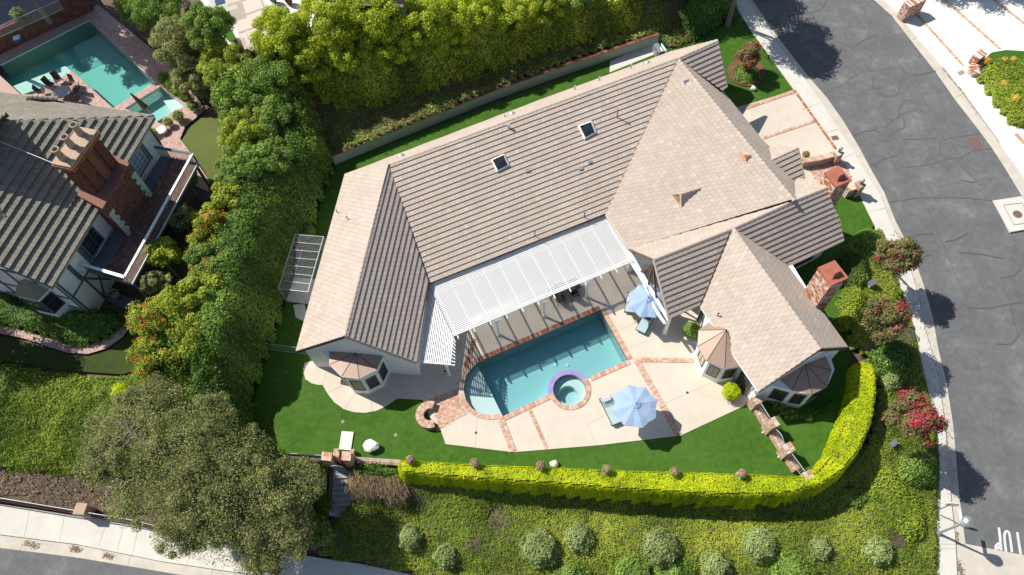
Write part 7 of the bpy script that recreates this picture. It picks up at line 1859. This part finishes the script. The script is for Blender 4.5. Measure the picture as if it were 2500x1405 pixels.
# shrub masses
def sm(name, label, pts, h, mat, cat='shrub', **k):
    a = dict(dens=260, size=.085, amp=.2, nscale=1.1, res=.28, edge=.9, amp2=.1); a.update(k); e = a.pop('edge'); zo = a.pop('at', h * .6)
    return mass(name, label, cat, [G(u, v, zo) for u, v in pts], h, e, mat, **a)
sm('shrub', 'lower shrub clipped dark green under the bay window of the right wing', [(1875, 975), (1900, 960), (1925, 995), (1960, 1010), (2000, 990), (2025, 960), (2030, 985), (2000, 1015), (1950, 1035), (1900, 1015)], .5, L_GREEN, edge=.35, tbias=-.35)
sm('shrub', 'glossy round hedge by the front lawn at the sidewalk', [(2075, 590), (2095, 565), (2130, 555), (2150, 575), (2148, 610), (2110, 625), (2085, 615)], 1.0, L_GREEN, edge=.7, tbias=.1)
sm('shrub', 'dark green clipped shrub behind the brick chimney', [(2062, 600), (2090, 615), (2120, 640), (2125, 690), (2100, 710), (2070, 690), (2050, 640)], 1.0, L_GREEN, edge=.7, tbias=-.3)
sm('shrub', 'light green clipped ivy hedge curving behind the middle flowering tree', [(2046, 730), (2060, 700), (2095, 692), (2120, 715), (2115, 760), (2085, 800), (2060, 815), (2048, 780)], 1.1, L_IVY, edge=.8, tbias=.15, size=.07)
sm('shrub', 'tall dark green bush below the middle flowering tree at the sidewalk', [(2120, 830), (2170, 820), (2215, 835), (2238, 870), (2236, 920), (2200, 940), (2150, 920), (2120, 880)], 1.5, L_GREEN, edge=1.0, tbias=-.12)
sm('shrub', 'glossy green bush at the sidewalk below the red flowering tree', [(2195, 1110), (2240, 1095), (2285, 1105), (2296, 1150), (2285, 1185), (2245, 1195), (2200, 1180)], 1.3, L_GREEN, edge=.9, tbias=.12)
sm('shrub', 'pale mottled ridge of ivy leading down to the street corner', [(2120, 1150), (2170, 1130), (2220, 1180), (2260, 1220), (2270, 1320), (2220, 1330), (2160, 1270), (2100, 1230)], .8, L_IVY, edge=.9, tbias=.12, size=.075)
sm('shrub', 'dark hedge below the front lawn beside the side street flowering tree', [(1750, 62), (1790, 36), (1806, 30), (1790, -10), (1700, -30), (1650, 40), (1690, 96)], .9, L_GREEN, edge=.8, tbias=-.25)
sm('shrub', 'dark shrub bed under the neighbour half timbered wall', [(0, 700), (60, 735), (150, 755), (230, 750), (300, 760), (305, 785), (270, 815), (215, 840), (160, 838), (100, 815), (0, 790), (-80, 780), (-80, 690)], .9, L_GREEN, edge=.8, tbias=-.3, dens=200)
sm('shrub', 'ivy patch between the steps and the golden hedge', [(862, 1135), (900, 1125), (975, 1140), (975, 1165), (920, 1170), (870, 1160)], .5, L_GREEN, edge=.3)
# clipped topiary balls
def pot(u, v, r, h, mat=TERRA, z0=0.0):
    return None
shrub(1690, 806, 21, 'dark green clipped ball shrub beside the bay under the porch', L_GREEN, flat=.95, size=.05, dens=700, z0=.35)
o = shrub(1785, 956, 22, 'yellow green clipped ball in a terracotta pot by the glazed door', L_HEDGE, flat=.95, size=.05, dens=800, z0=.4)
p = P(1783, 972, 0); m = MB(); m.lathe((p[0], p[1], 0), [(.25, 0), (.36, .45), (.38, .5), (.32, .5)], 18); m.build('flower_pot', TERRA, label='terracotta pot under the yellow green clipped ball', cat='pot')
shrub(752, 566, 18, 'small silvery green bush above the dog kennel', L_VARI, size=.06, dens=400)
# variegated round shrubs on the slope
for u, v, r, lb in ((1316, 1340, 44, 'largest round variegated shrub on the slope'), (1413, 1316, 36, 'round variegated shrub uphill beside the largest one'), (1610, 1338, 44, 'wide round variegated shrub at the middle of the slope'), (1745, 1383, 37, 'round variegated shrub nearest the frame edge, below the middle one'),
                    (1851, 1331, 40, 'round variegated shrub between the two dark mounds'), (2000, 1340, 28, 'narrow variegated shrub beside the bare slope patch'), (2138, 1345, 34, 'round variegated shrub nearest the street lamp'), (1001, 1315, 30, 'round variegated shrub in tree shade beyond the dry shrub'), (1088, 1358, 29, 'small round variegated shrub with shaded side left of the largest'), (2167, 929, 28, 'pale variegated shrub between golden hedge and red flowering tree')):
    shrub(u, v, r, lb.replace(' left of the largest', ' apart from the largest'), L_VARI, group='round variegated shrubs', size=.075, dens=420, lift=.15)
for u, v, r, lb in ((1390, 1398, 50, 'dark glossy mound between two variegated shrubs'), (1545, 1400, 55, 'dark glossy mound below the lawn parasol'), (1645, 1395, 48, 'dark glossy mound touching the wide variegated shrub'), (1935, 1395, 52, 'bright glossy mound below the round variegated pair'), (2075, 1205, 40, 'grassy tuft under the bend of the golden hedge')):
    shrub(u, v, r, lb, L_GREEN, group='dark glossy mounds on the slope', size=.085, dens=300, flat=.6)
# dry brown shrub
dp = [P(855, 1185, .0), P(1000, 1215, .0)]; dr = empty('dry_shrub', G(930, 1200), 'brown dry broom like shrub beside the garden steps', 'shrub'); 
n = 5200; f = RNG.random(n); cx0 = np.array([G(*p, .2) for p in ((868, 1182), (905, 1185), (950, 1192), (985, 1205))]); seg = np.minimum((f * 3).astype(int), 2); fr = f * 3 - seg; p = cx0[seg] * (1 - fr)[:, None] + cx0[seg + 1] * fr[:, None]
p = p + np.column_stack([RNG.normal(size=n) * .25, RNG.normal(size=n) * .3, RNG.random(n) * .9]); 
dirs = np.column_stack([RNG.normal(size=n) * .35 + .25, RNG.normal(size=n) * .3 - .85, RNG.normal(size=n) * .3 - .1]); dirs /= np.linalg.norm(dirs, axis=1, keepdims=True); L = RNG.uniform(.18, .5, n)[:, None]
sd_ = np.cross(dirs, RNG.normal(size=(n, 3))); sd_ /= np.linalg.norm(sd_, axis=1, keepdims=True); sd_ *= .012
v = np.empty((n, 4, 3)); v[:, 0] = p - sd_; v[:, 1] = p + sd_; v[:, 2] = p + dirs * L + sd_ * .6; v[:, 3] = p + dirs * L - sd_ * .6
join_mesh('twigs', [(v.reshape(-1, 3), np.arange(n * 4).reshape(n, 4), RNG.random(n), 0)] + [(*core_blob(c_ + [0, 0, .25], .45, .8), 0) for c_ in cx0], [L_DRY], np.array(dr.location), parent=dr)
# flower bowls on the hedge
for i, (u, v, lb) in enumerate(((1003, 1121, 'flower bowl at the gate end of the golden hedge'), (1160, 1128, 'second flower bowl from the gate end of the golden hedge'), (1320, 1134, 'flower bowl on the hedge beside the small white rock'), (1481, 1143, 'flower bowl with red blooms straight below the parasol shadow'), (1645, 1149, 'flower bowl on the hedge at the tip of the patio band'), (1809, 1154, 'flower bowl nearest the brick lawn wall on the golden hedge'))):
    c = P(u, v + 6, 1.55); r = empty('flower_bowl', (c[0], c[1], 0), lb, 'planter', 'flower bowls standing along the golden hedge')
    m = MB(); m.box((c[0], c[1], .75), (.2, 0, 0), (0, .2, 0), (0, 0, .76), .4); m.build('plinth', MORTAR, r)
    m = MB(); m.lathe((c[0], c[1], 1.5), [(.12, 0), (.2, .08), (.24, .2), (.22, .22)], 16); m.build('bowl', CLAY, r)
    pp, nr, s, t = blob_leaves((c[0], c[1], 1.84), .27, 420, .07, flat=.7, up=.5); ch = [(*leafmesh('', pp, nr, s, None, t), 0)]
    pp, nr, s, t = blob_leaves((c[0], c[1], 1.88), .27, 150 + 60 * (i % 3), .055, flat=.7, up=.8, shell=.1); ch.append((*leafmesh('', pp, nr, s, None, t), 1))
    join_mesh('flowers', ch, [L_VARI, L_WHITEF], (c[0], c[1], 1.7), parent=r)
# flowering crape myrtles along the street
def myrtle(u, v, hpx, zc_off, r, label, seed, pink, leaves=9000, mask=None, bx=None):
    g = G(*(bx or (u - 12, v + 30))); c = P(u, v, g[2] + zc_off); tree('flowering_tree', label, g, c, (r, r, r * .8), 26, leaves, .10, L_BRONZE, flowers=(L_PINK, pink, .075), group='flowering trees along the street', seed=seed, trunk_r=.08, clump_r=.3, hollow=.5, fmask=mask, fill=False, flat=.9, limbs=7)
east_ = lambda q, c, rad: 1.0 if (q[0] - c[0]) > rad[0] * .15 else .12
myrtle(2182, 625, 0, 3.9, 1.65, 'bronze green flowering tree at the sidewalk nearest the front lawn', 3, .05, mask=lambda q, c, r: 1.2 if q[1] < c[1] else .1)
myrtle(2156, 778, 0, 3.9, 1.75, 'bronze flowering tree behind the brick chimney with few magenta blooms', 5, .08, mask=east_, leaves=10000)
myrtle(2238, 1026, 0, 4.6, 1.65, 'flowering tree covered in crimson blossom at the sidewalk', 8, .4, mask=lambda q, c, r: 1.2 if q[0] > c[0] - .5 else .2)
myrtle(1828, 140, 0, 1.9, 1.25, 'flowering shrub tree with red blooms in a round bed on the front lawn', 9, .18, leaves=6500, bx=(1822, 180))
m = MB(); c = G(1822, 178); m.lathe(c, [(1.5, 0), (1.5, .1), (1.4, .1)], 28); m.build('tree_ring', BRICK_DK, label='round brick edged bed under the flowering shrub on the front lawn', cat='planting bed')
shrub(1822, 180, 32, 'low dark shrubs filling the round bed on the front lawn', L_GREEN, flat=.3, size=.07, dens=300)
# low stone wall glimpsed behind the shrubs
for u, v, s_, lb in ((2130, 690, .55, 'short brick wall end between the two bronze flowering trees'), (2125, 845, .45, 'brick pier top hidden among the shrubs below the second flowering tree'), (2182, 1083, .45, 'grey stone pier top under the crimson flowering tree')):
    c = G(u, v, .8); r_ = empty('stone_pier', (c[0], c[1], c[2] - .9), lb, 'pillar'); m = MB(); s_ *= .4; m.box(c - [0, 0, .45], (s_, .12, 0), (-.08, s_ * .6, 0), (0, 0, .45), .5); m.build('pier', MORTAR, r_); m = MB(); m.box(c + [0, 0, .03], (s_ * 1.1, .14, 0), (-.1, s_ * .7, 0), (0, 0, .04), .5); m.build('pier_cap', SLATE, r_)
# northern row of lime green trees
rowt = [(600, 235, 3.0, 3.2, L_GREEN), (690, 85, 2.6, 4.2, L_LIME), (745, 150, 2.3, 3.4, L_LIME), (800, 50, 2.8, 4.6, L_LIME), (850, 120, 2.3, 3.6, L_LIME), (915, 45, 2.8, 4.6, L_LIME), (960, 115, 2.3, 3.2, L_LIME), (1030, 50, 2.6, 4.0, L_LIME), (1100, 85, 2.2, 3.0, L_LIME), (1150, 25, 2.6, 4.0, L_LIME), (1240, 40, 2.3, 3.0, L_LIME), (1320, 10, 2.3, 3.0, L_LIME), (1410, -5, 2.0, 2.6, L_GREEN)]
names_ = ['dark green tree at the meeting of bank and hill', 'bright lime tree beside the tan pergola', 'lime tree overhanging the dark bank corner', 'tall lime tree behind the two jars', 'lime tree in front of the tallest clump', 'lime tree with bare grey twigs by the grey roof', 'lower lime tree below the grey roof', 'lime tree past the grey roof', 'small lime tree halfway along the hill crest', 'round lime tree on the crest at the frame top', 'thin lime tree over the reddish ground cover', 'lime tree near the middle of the top edge', 'green tree ending the lime row']
for i, ((u, v, r, h, mt), nm_) in enumerate(zip(rowt, names_)):
    h = h * .62; r = r * .92; c = G(u, v, h); tree('tree', nm_, (c[0], c[1] - .2, c[2] - h), c, (r, r, r * .85), 70, 14500, .095, mt, group='trees on the hill crest', seed=20 + i, trunk_r=.14, clump_r=.2, tb=(.0, 1), hollow=.8, shell=.4)
# hedge skirts below the row
sm('hedge', 'mid green ivy hedge sloping below the lime trees', [(700, 150), (760, 215), (800, 235), (860, 245), (940, 235), (1010, 205), (1100, 180), (1200, 150), (1330, 105), (1480, 70), (1560, 45), (1580, -30), (1400, -60), (1200, -20), (1000, 20), (850, 60), (720, 90)], 2.4, L_MID, cat='hedge', edge=2.4, tbias=.05, res=.36, amp=.3, dens=170, size=.11, amp2=.35)
# western screen trees between the turquoise pool and the hill
wt = [(395, 30, 2.6, 3.6, L_GREEN, 'tree above the turquoise pool at the frame top'), (450, 105, 2.6, 3.8, L_OLIVE, 'olive green tree beside the pool terrace corner'), (510, 65, 2.0, 3.4, L_GREEN, 'green tree hugging the white hill terrace'), (555, 165, 2.2, 3.4, L_LIME, 'yellow green round tree below the tan pergola'), (470, 190, 1.8, 2.2, L_OLIVE, 'olive shrub tree over the neighbour garden path'), (345, 5, 2.2, 2.6, L_GREEN, 'dark tree shading the corner of the turquoise pool'),
      (655, 200, 2.4, 3.4, L_GREEN, 'dense dark tree where bank meets hill'), (665, 290, 2.2, 3.0, L_GREEN, 'dark green tree below the dense one on the bank'), (610, 330, 2.2, 3.0, L_LIME, 'sunlit yellow green tree on the bank above the olive turf'), (590, 420, 2.0, 2.8, L_GREEN, 'green tree beside the olive turf'), (650, 390, 2.0, 2.6, L_GREEN, 'shaded tree on the crown of the bank')]
for i, (u, v, r, h, mt, nm_) in enumerate(wt):
    mt = L_MID if mt is L_LIME else mt; h = h * .8; c = G(u, v, h); tree('tree', nm_, (c[0], c[1] - .2, c[2] - h), c, (r, r, r * .85), 50, 13500, .085, mt, group='screen trees between the gardens', seed=50 + i, trunk_r=.12, clump_r=.215, tb=(0, .95), hollow=.78, shell=.4)
# neighbour slope trees
nt_ = [(560, 500, 1.5, 2.4, L_LIME, None, 'sunny green tree left of the bank facing the balcony end'), (515, 555, 1.5, 2.4, L_LIME, (L_ORANGE, .05, .09), 'orange berried tree facing the middle of the balcony'), (395, 625, 1.25, 2.4, L_LIME, None, 'green tree touching the balcony rail'), (520, 640, 1.6, 2.2, L_GREEN, (L_ORANGE, .02, .09), 'green tree with few berries on the bank'), (380, 690, .9, 2.2, L_OLIVE, None, 'small olive tree under the balcony corner'), (500, 720, 1.5, 2.4, L_LIME, None, 'sunlit green tree below the berried pair'),
       (440, 530, 1.1, 1.8, L_OLIVE, None, 'thin twiggy tree beside the balcony shade'), (455, 440, .8, 1.8, L_OLIVE, None, 'small twiggy bush at the balcony corner post')]
for i, (u, v, r, h, mt, fl, nm_) in enumerate(nt_):
    mt = L_MID if mt is L_LIME else mt; r = r * 1.15; c = G(u, v, h); tree('tree', nm_, (c[0], c[1] - .1, c[2] - h), c, (r, r, r * .8), 30, int(2900 * r * r) + 1200, .10, mt, flowers=fl, group='bank trees facing the balcony', seed=80 + i, trunk_r=.09, clump_r=.25, hollow=.7, shell=.45)
for (u, v, r, h, nm_, sd) in ((395, 780, 2.1, 2.6, 'large shrub tree thick with orange berries by the curved path', 1), (385, 870, 1.9, 2.0, 'lower berried shrub tree at the end of the curved path', 2), (470, 830, 1.9, 2.0, 'green berried tree on the bank behind the orange one', 3)):
    c = G(u, v, h); tree('berry_tree', nm_, (c[0], c[1] - .1, c[2] - h), c, (r, r, r * .85), 40, 12000, .085, L_MID, flowers=(L_ORANGE, .045 if sd < 3 else .01, .075), group='berried trees by the curved path', seed=120 + sd, trunk_r=.11, clump_r=.27, hollow=.65, fmask=lambda q, c, rad: 1.5 if q[0] < c[0] + .2 * rad[0] and q[2] > c[2] - .3 else .25, tb=(.1, 1))
# big olive brown tree above the lower street
bt = [(300, 1060, 2.4, 6.2, 2), (370, 990, 1.8, 6.6, 3), (420, 1100, 2.2, 6.6, 4), (490, 1050, 2.1, 6.4, 5), (350, 1190, 2.2, 5.4, 6), (480, 1200, 2.5, 5.8, 7), (590, 1130, 2.0, 5.8, 8), (560, 1270, 2.4, 4.6, 9), (670, 1200, 1.9, 4.8, 10), (690, 1290, 1.9, 3.8, 11), (640, 1350, 1.7, 3.2, 12), (255, 1120, 1.6, 5.8, 13), (740, 1180, 1.3, 4.2, 14), (440, 1290, 1.6, 4.6, 15)]
bb0 = G(655, 1330); big = empty('large_tree', bb0, 'large airy olive brown tree leaning over the lower street', 'tree'); ch = []; centers = []; rr = random.Random(5)
for u, v, r, z, sd in bt:
    c0 = P(u, v, z - .6)
    for k in range(30):
        d = rand_dirs(1)[0]; q = c0 + d * r * rr.uniform(.3, 1.0) * np.array([1, 1, .55]); centers.append(q)
        p, nr, s, t = blob_leaves(q, r * rr.uniform(.13, .27), int(170 * r + 120), .052, shell=.9, jitter=.9, flat=.7); t = np.clip(t + rr.uniform(-.15, .2), 0, 1)
        ch.append((*leafmesh('', p, nr, s, None, t, aspect=2.2), 0))
    dv = rand_dirs(5200); p = c0 + dv * r * (RNG.random(5200) ** .45)[:, None] * np.array([1.05, 1.05, .6]); ch.append((*leafmesh('', p, dv + RNG.normal(size=(5200, 3)) * .8 + [0, 0, .5], .052 * RNG.uniform(.7, 1.3, 5200), None, np.clip(RNG.random(5200) * .8 + fbm(p[:, 0], p[:, 1], 5) * .5 - .2, 0, 1), aspect=2.2), 0))
join_mesh('crown', ch, [L_OLIVE], bb0, parent=big)
m = MB(); tp = [bb0, P(600, 1275, 0.8), P(520, 1215, 2.6), P(440, 1150, 4.4), P(370, 1095, 5.6), P(310, 1050, 6.4)]
m.tube(tp, [.34, .3, .26, .2, .13, .06], 9)
tps = [tp[int(f)] * (1 - f % 1) + tp[min(5, int(f) + 1)] * (f % 1) for f in np.linspace(.6, 4.9, 40)]
for k in range(120):
    q = centers[rr.randrange(len(centers))]; j = min(range(40), key=lambda a: np.linalg.norm(tps[a] - q) + rr.uniform(0, 2.0)); s_ = tps[j]; m.tube([s_, (s_ + q) / 2 + [rr.uniform(-.2, .2), rr.uniform(-.2, .2), .25], q + [0, 0, .12]], [.05, .03, .014], 5)
m.build('trunk', BARK, big)
for u, v, sc_ in ((352, 975, 1), (355, 1010, .8), (340, 1140, 1), (360, 1165, .7), (355, 1210, .6), (310, 1015, .5)): pass
shrub(356, 1000, 22, 'lime green sapling glimpsed through the big tree, upper one', L_HEDGE, dens=200, lift=3.2); shrub(352, 1155, 24, 'lime green sapling glimpsed through the big tree, lower one', L_HEDGE, dens=200, lift=2.6)
# tree at the gate, dark shrubs by the steps
for (u, v, r, h, mt, nm_, sd) in ((745, 1160, 1.2, 1.3, L_GREEN, 'green tree crowding the gate pillar', 1), (780, 1290, 1.2, 1.1, L_GREEN, 'dark bush below the garden steps', 2), (720, 1260, 1.4, 1.6, L_OLIVE, 'dark olive bush beside the garden steps', 3)):
    c = G(u, v, h); tree('bush', nm_, (c[0], c[1], c[2] - h), c, (r, r, r * .8), 12, 4200, .1, mt, cat='bush', group='bushes by the garden steps', seed=140 + sd, trunk_r=.07, clump_r=.4)
# street trees at the top that shade the road
def shade_tree(su, sv, hz2, r, label, seed, leaves=11000, mat=L_GREEN):
    g = GS(su, sv) if su > 1800 else G(su, sv); k = hz2 / math.tan(SUN_EL); x = g[0] + k * math.cos(SUN_AZ); y = g[1] + k * math.sin(SUN_AZ); zb = ztf(x, y)
    c = np.array([x, y, g[2] + hz2]); tree('street_tree', label, (x, y, zb), c, (r, r, r * .75), 24, leaves, .13, mat, group='tall trees at the top of the street', seed=seed, trunk_r=.2, clump_r=.33)
    return c
c1 = shade_tree(1955, 120, 7.0, 3.4, 'tall tree shading the upper road', 201, 15000); c2 = shade_tree(1850, 10, 7.5, 3.6, 'tall tree at the frame top above the front lawn', 202, 14000)
shade_tree(1740, 60, 6.5, 3.0, 'slim trunked tree over the front hedge', 203, 12000); shade_tree(1600, 20, 6.0, 2.6, 'tall tree behind the air conditioner', 204, 9000); shade_tree(1500, -60, 6.5, 3.0, 'tall tree standing over the hill crest', 205, 9000)
shade_tree(2370, -22, 6.0, 3.2, 'tree shading the driveway across the street', 206, 10000); shade_tree(2500, -12, 6.0, 2.6, 'second tree shading the driveway across the street', 207, 8000)
shade_tree(120, 885, 5.5, 2.6, 'tree shading the end of the curved brick path', 208, 4500); shade_tree(-10, 860, 6.0, 2.4, 'tree beside the neighbour house wall beyond the brick path', 209, 4000)
# trees that shade the turquoise pool
for (su, sv, h, r, sd, lb) in ((262, 118, 13, 2.7, 1, 'airy tree throwing dappled shade on the turquoise pool'), (120, 55, 13, 3.4, 2, 'dark tree above the upper terrace'), (20, 20, 14, 3.8, 3, 'broad dark tree beyond the upper terrace'), (215, 60, 14, 3.0, 4, 'tree beyond the upper terrace over the pool wall'),
                               (340, 110, 14, 2.7, 5, 'tall tree shading the bed beside the spa'), (400, 175, 13, 2.0, 6, 'tall narrow tree shading the neighbour garden path'), (190, 240, 13, 1.3, 7, 'sparse high tree dappling the patio table'), (300, 40, 15, 3.2, 8, 'tallest tree beyond the turquoise pool')):
    g = P(su, sv, NZ); k = h / math.tan(SUN_EL); x = g[0] + k * math.cos(SUN_AZ); y = g[1] + k * math.sin(SUN_AZ)
    tree('tall_tree', lb, (x, y, NZ + 1), (x, y, NZ + h), (r, r, r * .7), 26, 6500 if sd not in (1, 7) else 3600, .16, L_GREEN, group='tall trees beyond the turquoise pool', seed=220 + sd, trunk_r=.2, clump_r=.3 if sd not in (1, 7) else .22, fill=False)
# planting in the neighbour garden
sm('flower_bed', 'raised bed of red flowering shrubs beside the turquoise spa', [(382, 178), (400, 172), (445, 205), (465, 232), (455, 245), (420, 225), (390, 200)], .6, L_GREEN, cat='flower bed', edge=.5, flowers=(L_ORANGE, .03, .07), at=.5, tbias=-.1)
for u, v, r, lb, mt in ((433, 283, 14, 'pale green potted bush at the spa corner', L_VARI), (408, 297, 11, 'white flowering potted bush beside the spa', L_VARI), (372, 322, 9, 'small potted bush against the neighbour wall', L_LIME), (470, 258, 13, 'potted plant with red flowers by the steps to the spa', L_GREEN), (500, 225, 15, 'loose flowering shrub along the neighbour garden path', L_OLIVE)):
    shrub(u, v, r, lb, mt, group='potted plants round the spa', size=.07, dens=420, z0=NZ + .4); q = P(u, v, NZ + .1); m = MB(); m.lathe((q[0], q[1], NZ), [(.16, 0), (.24, .42), (.2, .42)], 12); m.build('flower_pot', TERRA, label='pot holding the ' + ' '.join(lb.split()[:4]), cat='pot')
q = P(398, 320, NZ + .2); m = MB(); m.lathe((q[0], q[1], NZ), [(.2, 0), (.4, .2), (.42, .42), (.3, .45)], 16); m.build('bowl_planter', GREYM, label='wide grey bowl planter beside the neighbour house corner', cat='planter')
pl_, pc_ = NP1; pp, nr, s, t = blob_leaves(pc_, .55, 700, .1, flat=.9); join_mesh('foliage', [(*leafmesh('', pp, nr, s, None, t), 0)], [L_VARI], pc_, parent=pl_)
# planting bed across the street
BED = [(2381, 198), (2395, 170), (2400, 150), (2420, 130), (2455, 124), (2520, 128), (2560, 200), (2540, 330), (2500, 326), (2463, 320), (2425, 272)]
mass('planting_bed', 'yellow green clumped shrubs and grass in the bed across the street', 'planting bed', [GS(*p) + [0, 0, .3] for p in [(2385, 196), (2398, 168), (2425, 150), (2500, 155), (2560, 210), (2540, 325), (2500, 318), (2463, 308), (2428, 262)]], .55, .5, L_IVY, dens=260, size=.08, amp=.15, nscale=1.4, res=.25, tbias=.2, kind='stuff')
draped('turf', [GS(*p) for p in [(2398, 150), (2420, 130), (2455, 124), (2520, 128), (2520, 160), (2440, 150), (2400, 165)]], .07, TURF, grid=2, kind='structure')
for u, v, r, mt, lb in ((2411, 142 + 8, 10, L_YEL, 'yellow flowering clump next to the street pilaster'), (2452, 148, 9, L_YEL, 'yellow flowering clump in the middle of the bed edge'), (2474, 146, 8, L_YEL, 'yellow flowering clump toward the frame edge'), (2452, 206, 10, L_YEL, 'round orange flowering clump in the bed'), (2480, 242, 11, L_YEL, 'larger round yellow flowering clump in the bed')):
    g = GS(u, v); shrub(u, v, r, lb, mt, group='yellow flowering clumps across the street', z0=g[2] + .4, size=.06, dens=500)
shrub(1968, 378, 9, 'potted plant with red flowers on the driveway wall end', L_GREEN, z0=.6, size=.06, dens=500, flowers=(L_ORANGE, .2, .06))
# leaf litter blown against kerbs and corners
def litter(pts, n, spread, size, label, mat=L_DRY, off=.02):
    pos = []; 
    P_ = [GS(*p) if p[2] is None else P(*p) for p in pts]
    for _ in range(n):
        i = RNG.integers(0, len(P_) - 1) if len(P_) > 1 else 0; f = RNG.random(); a = P_[i]; b = P_[min(i + 1, len(P_) - 1)]
        pos.append(a + (b - a) * f + np.array([*RNG.normal(size=2) * spread, off + abs(RNG.normal()) * .008]))
    pos = np.array(pos); nr = np.array([[0, 0, 1.]]) + RNG.normal(size=(n, 3)) * .25
    join_mesh('fallen_leaves', [(*leafmesh('', pos, nr, size * RNG.uniform(.5, 1.4, n), None, RNG.random(n)), 0)], [mat], pos.mean(0), label=label, cat='leaf litter', kind='stuff')
_G = GS
def GS(u, v, w=None): return _G(u, v)
for pts, n, sp, lb in (([(60, 1325, None), (95, 1333, None)], 160, .12, 'rust brown leaf litter in the lower gutter nearest the frame edge'), ([(175, 1338, None), (195, 1342, None)], 150, .1, 'rust brown leaf litter in the lower gutter past the fence pillar'), ([(255, 1355, None), (275, 1359, None)], 130, .1, 'rust brown leaf litter in the lower gutter under the big tree'),
                       ([(2336, 1300, None), (2337, 1330, None)], 60, .06, 'brown leaf litter along the kerb beside the lamp'), ([(2338, 1370, None), (2346, 1404, None)], 160, .12, 'brown leaf litter at the kerb below the lamp shadow'),
                       ([(2302, 166, None), (2350, 225, None), (2415, 314, None)], 140, .1, 'brown leaf litter along the far kerb'), ([(2180, 560, None), (2256, 800, None), (2300, 1000, None), (2318, 1200, None)], 420, .22, 'scattered leaves on the sidewalk under the flowering trees')):
    litter(pts, n, sp, .055, lb, off=.02 if 'sidewalk' not in lb else .13)
litter([(1130, 930, 0.04), (1100, 960, 0.04), (1060, 985, 0.04)], 60, .25, .04, 'few scattered leaves on the brick paving by the pool steps', off=.02)
litter([(690, 1095, 0.0), (660, 1000, 0.0), (690, 900, 0.0), (740, 700, 0.0)], 260, .3, .05, 'scattered fallen leaves on the shaded turf along the ivy bank', off=.015)
print('green', round(_t.time() - _t0, 1))
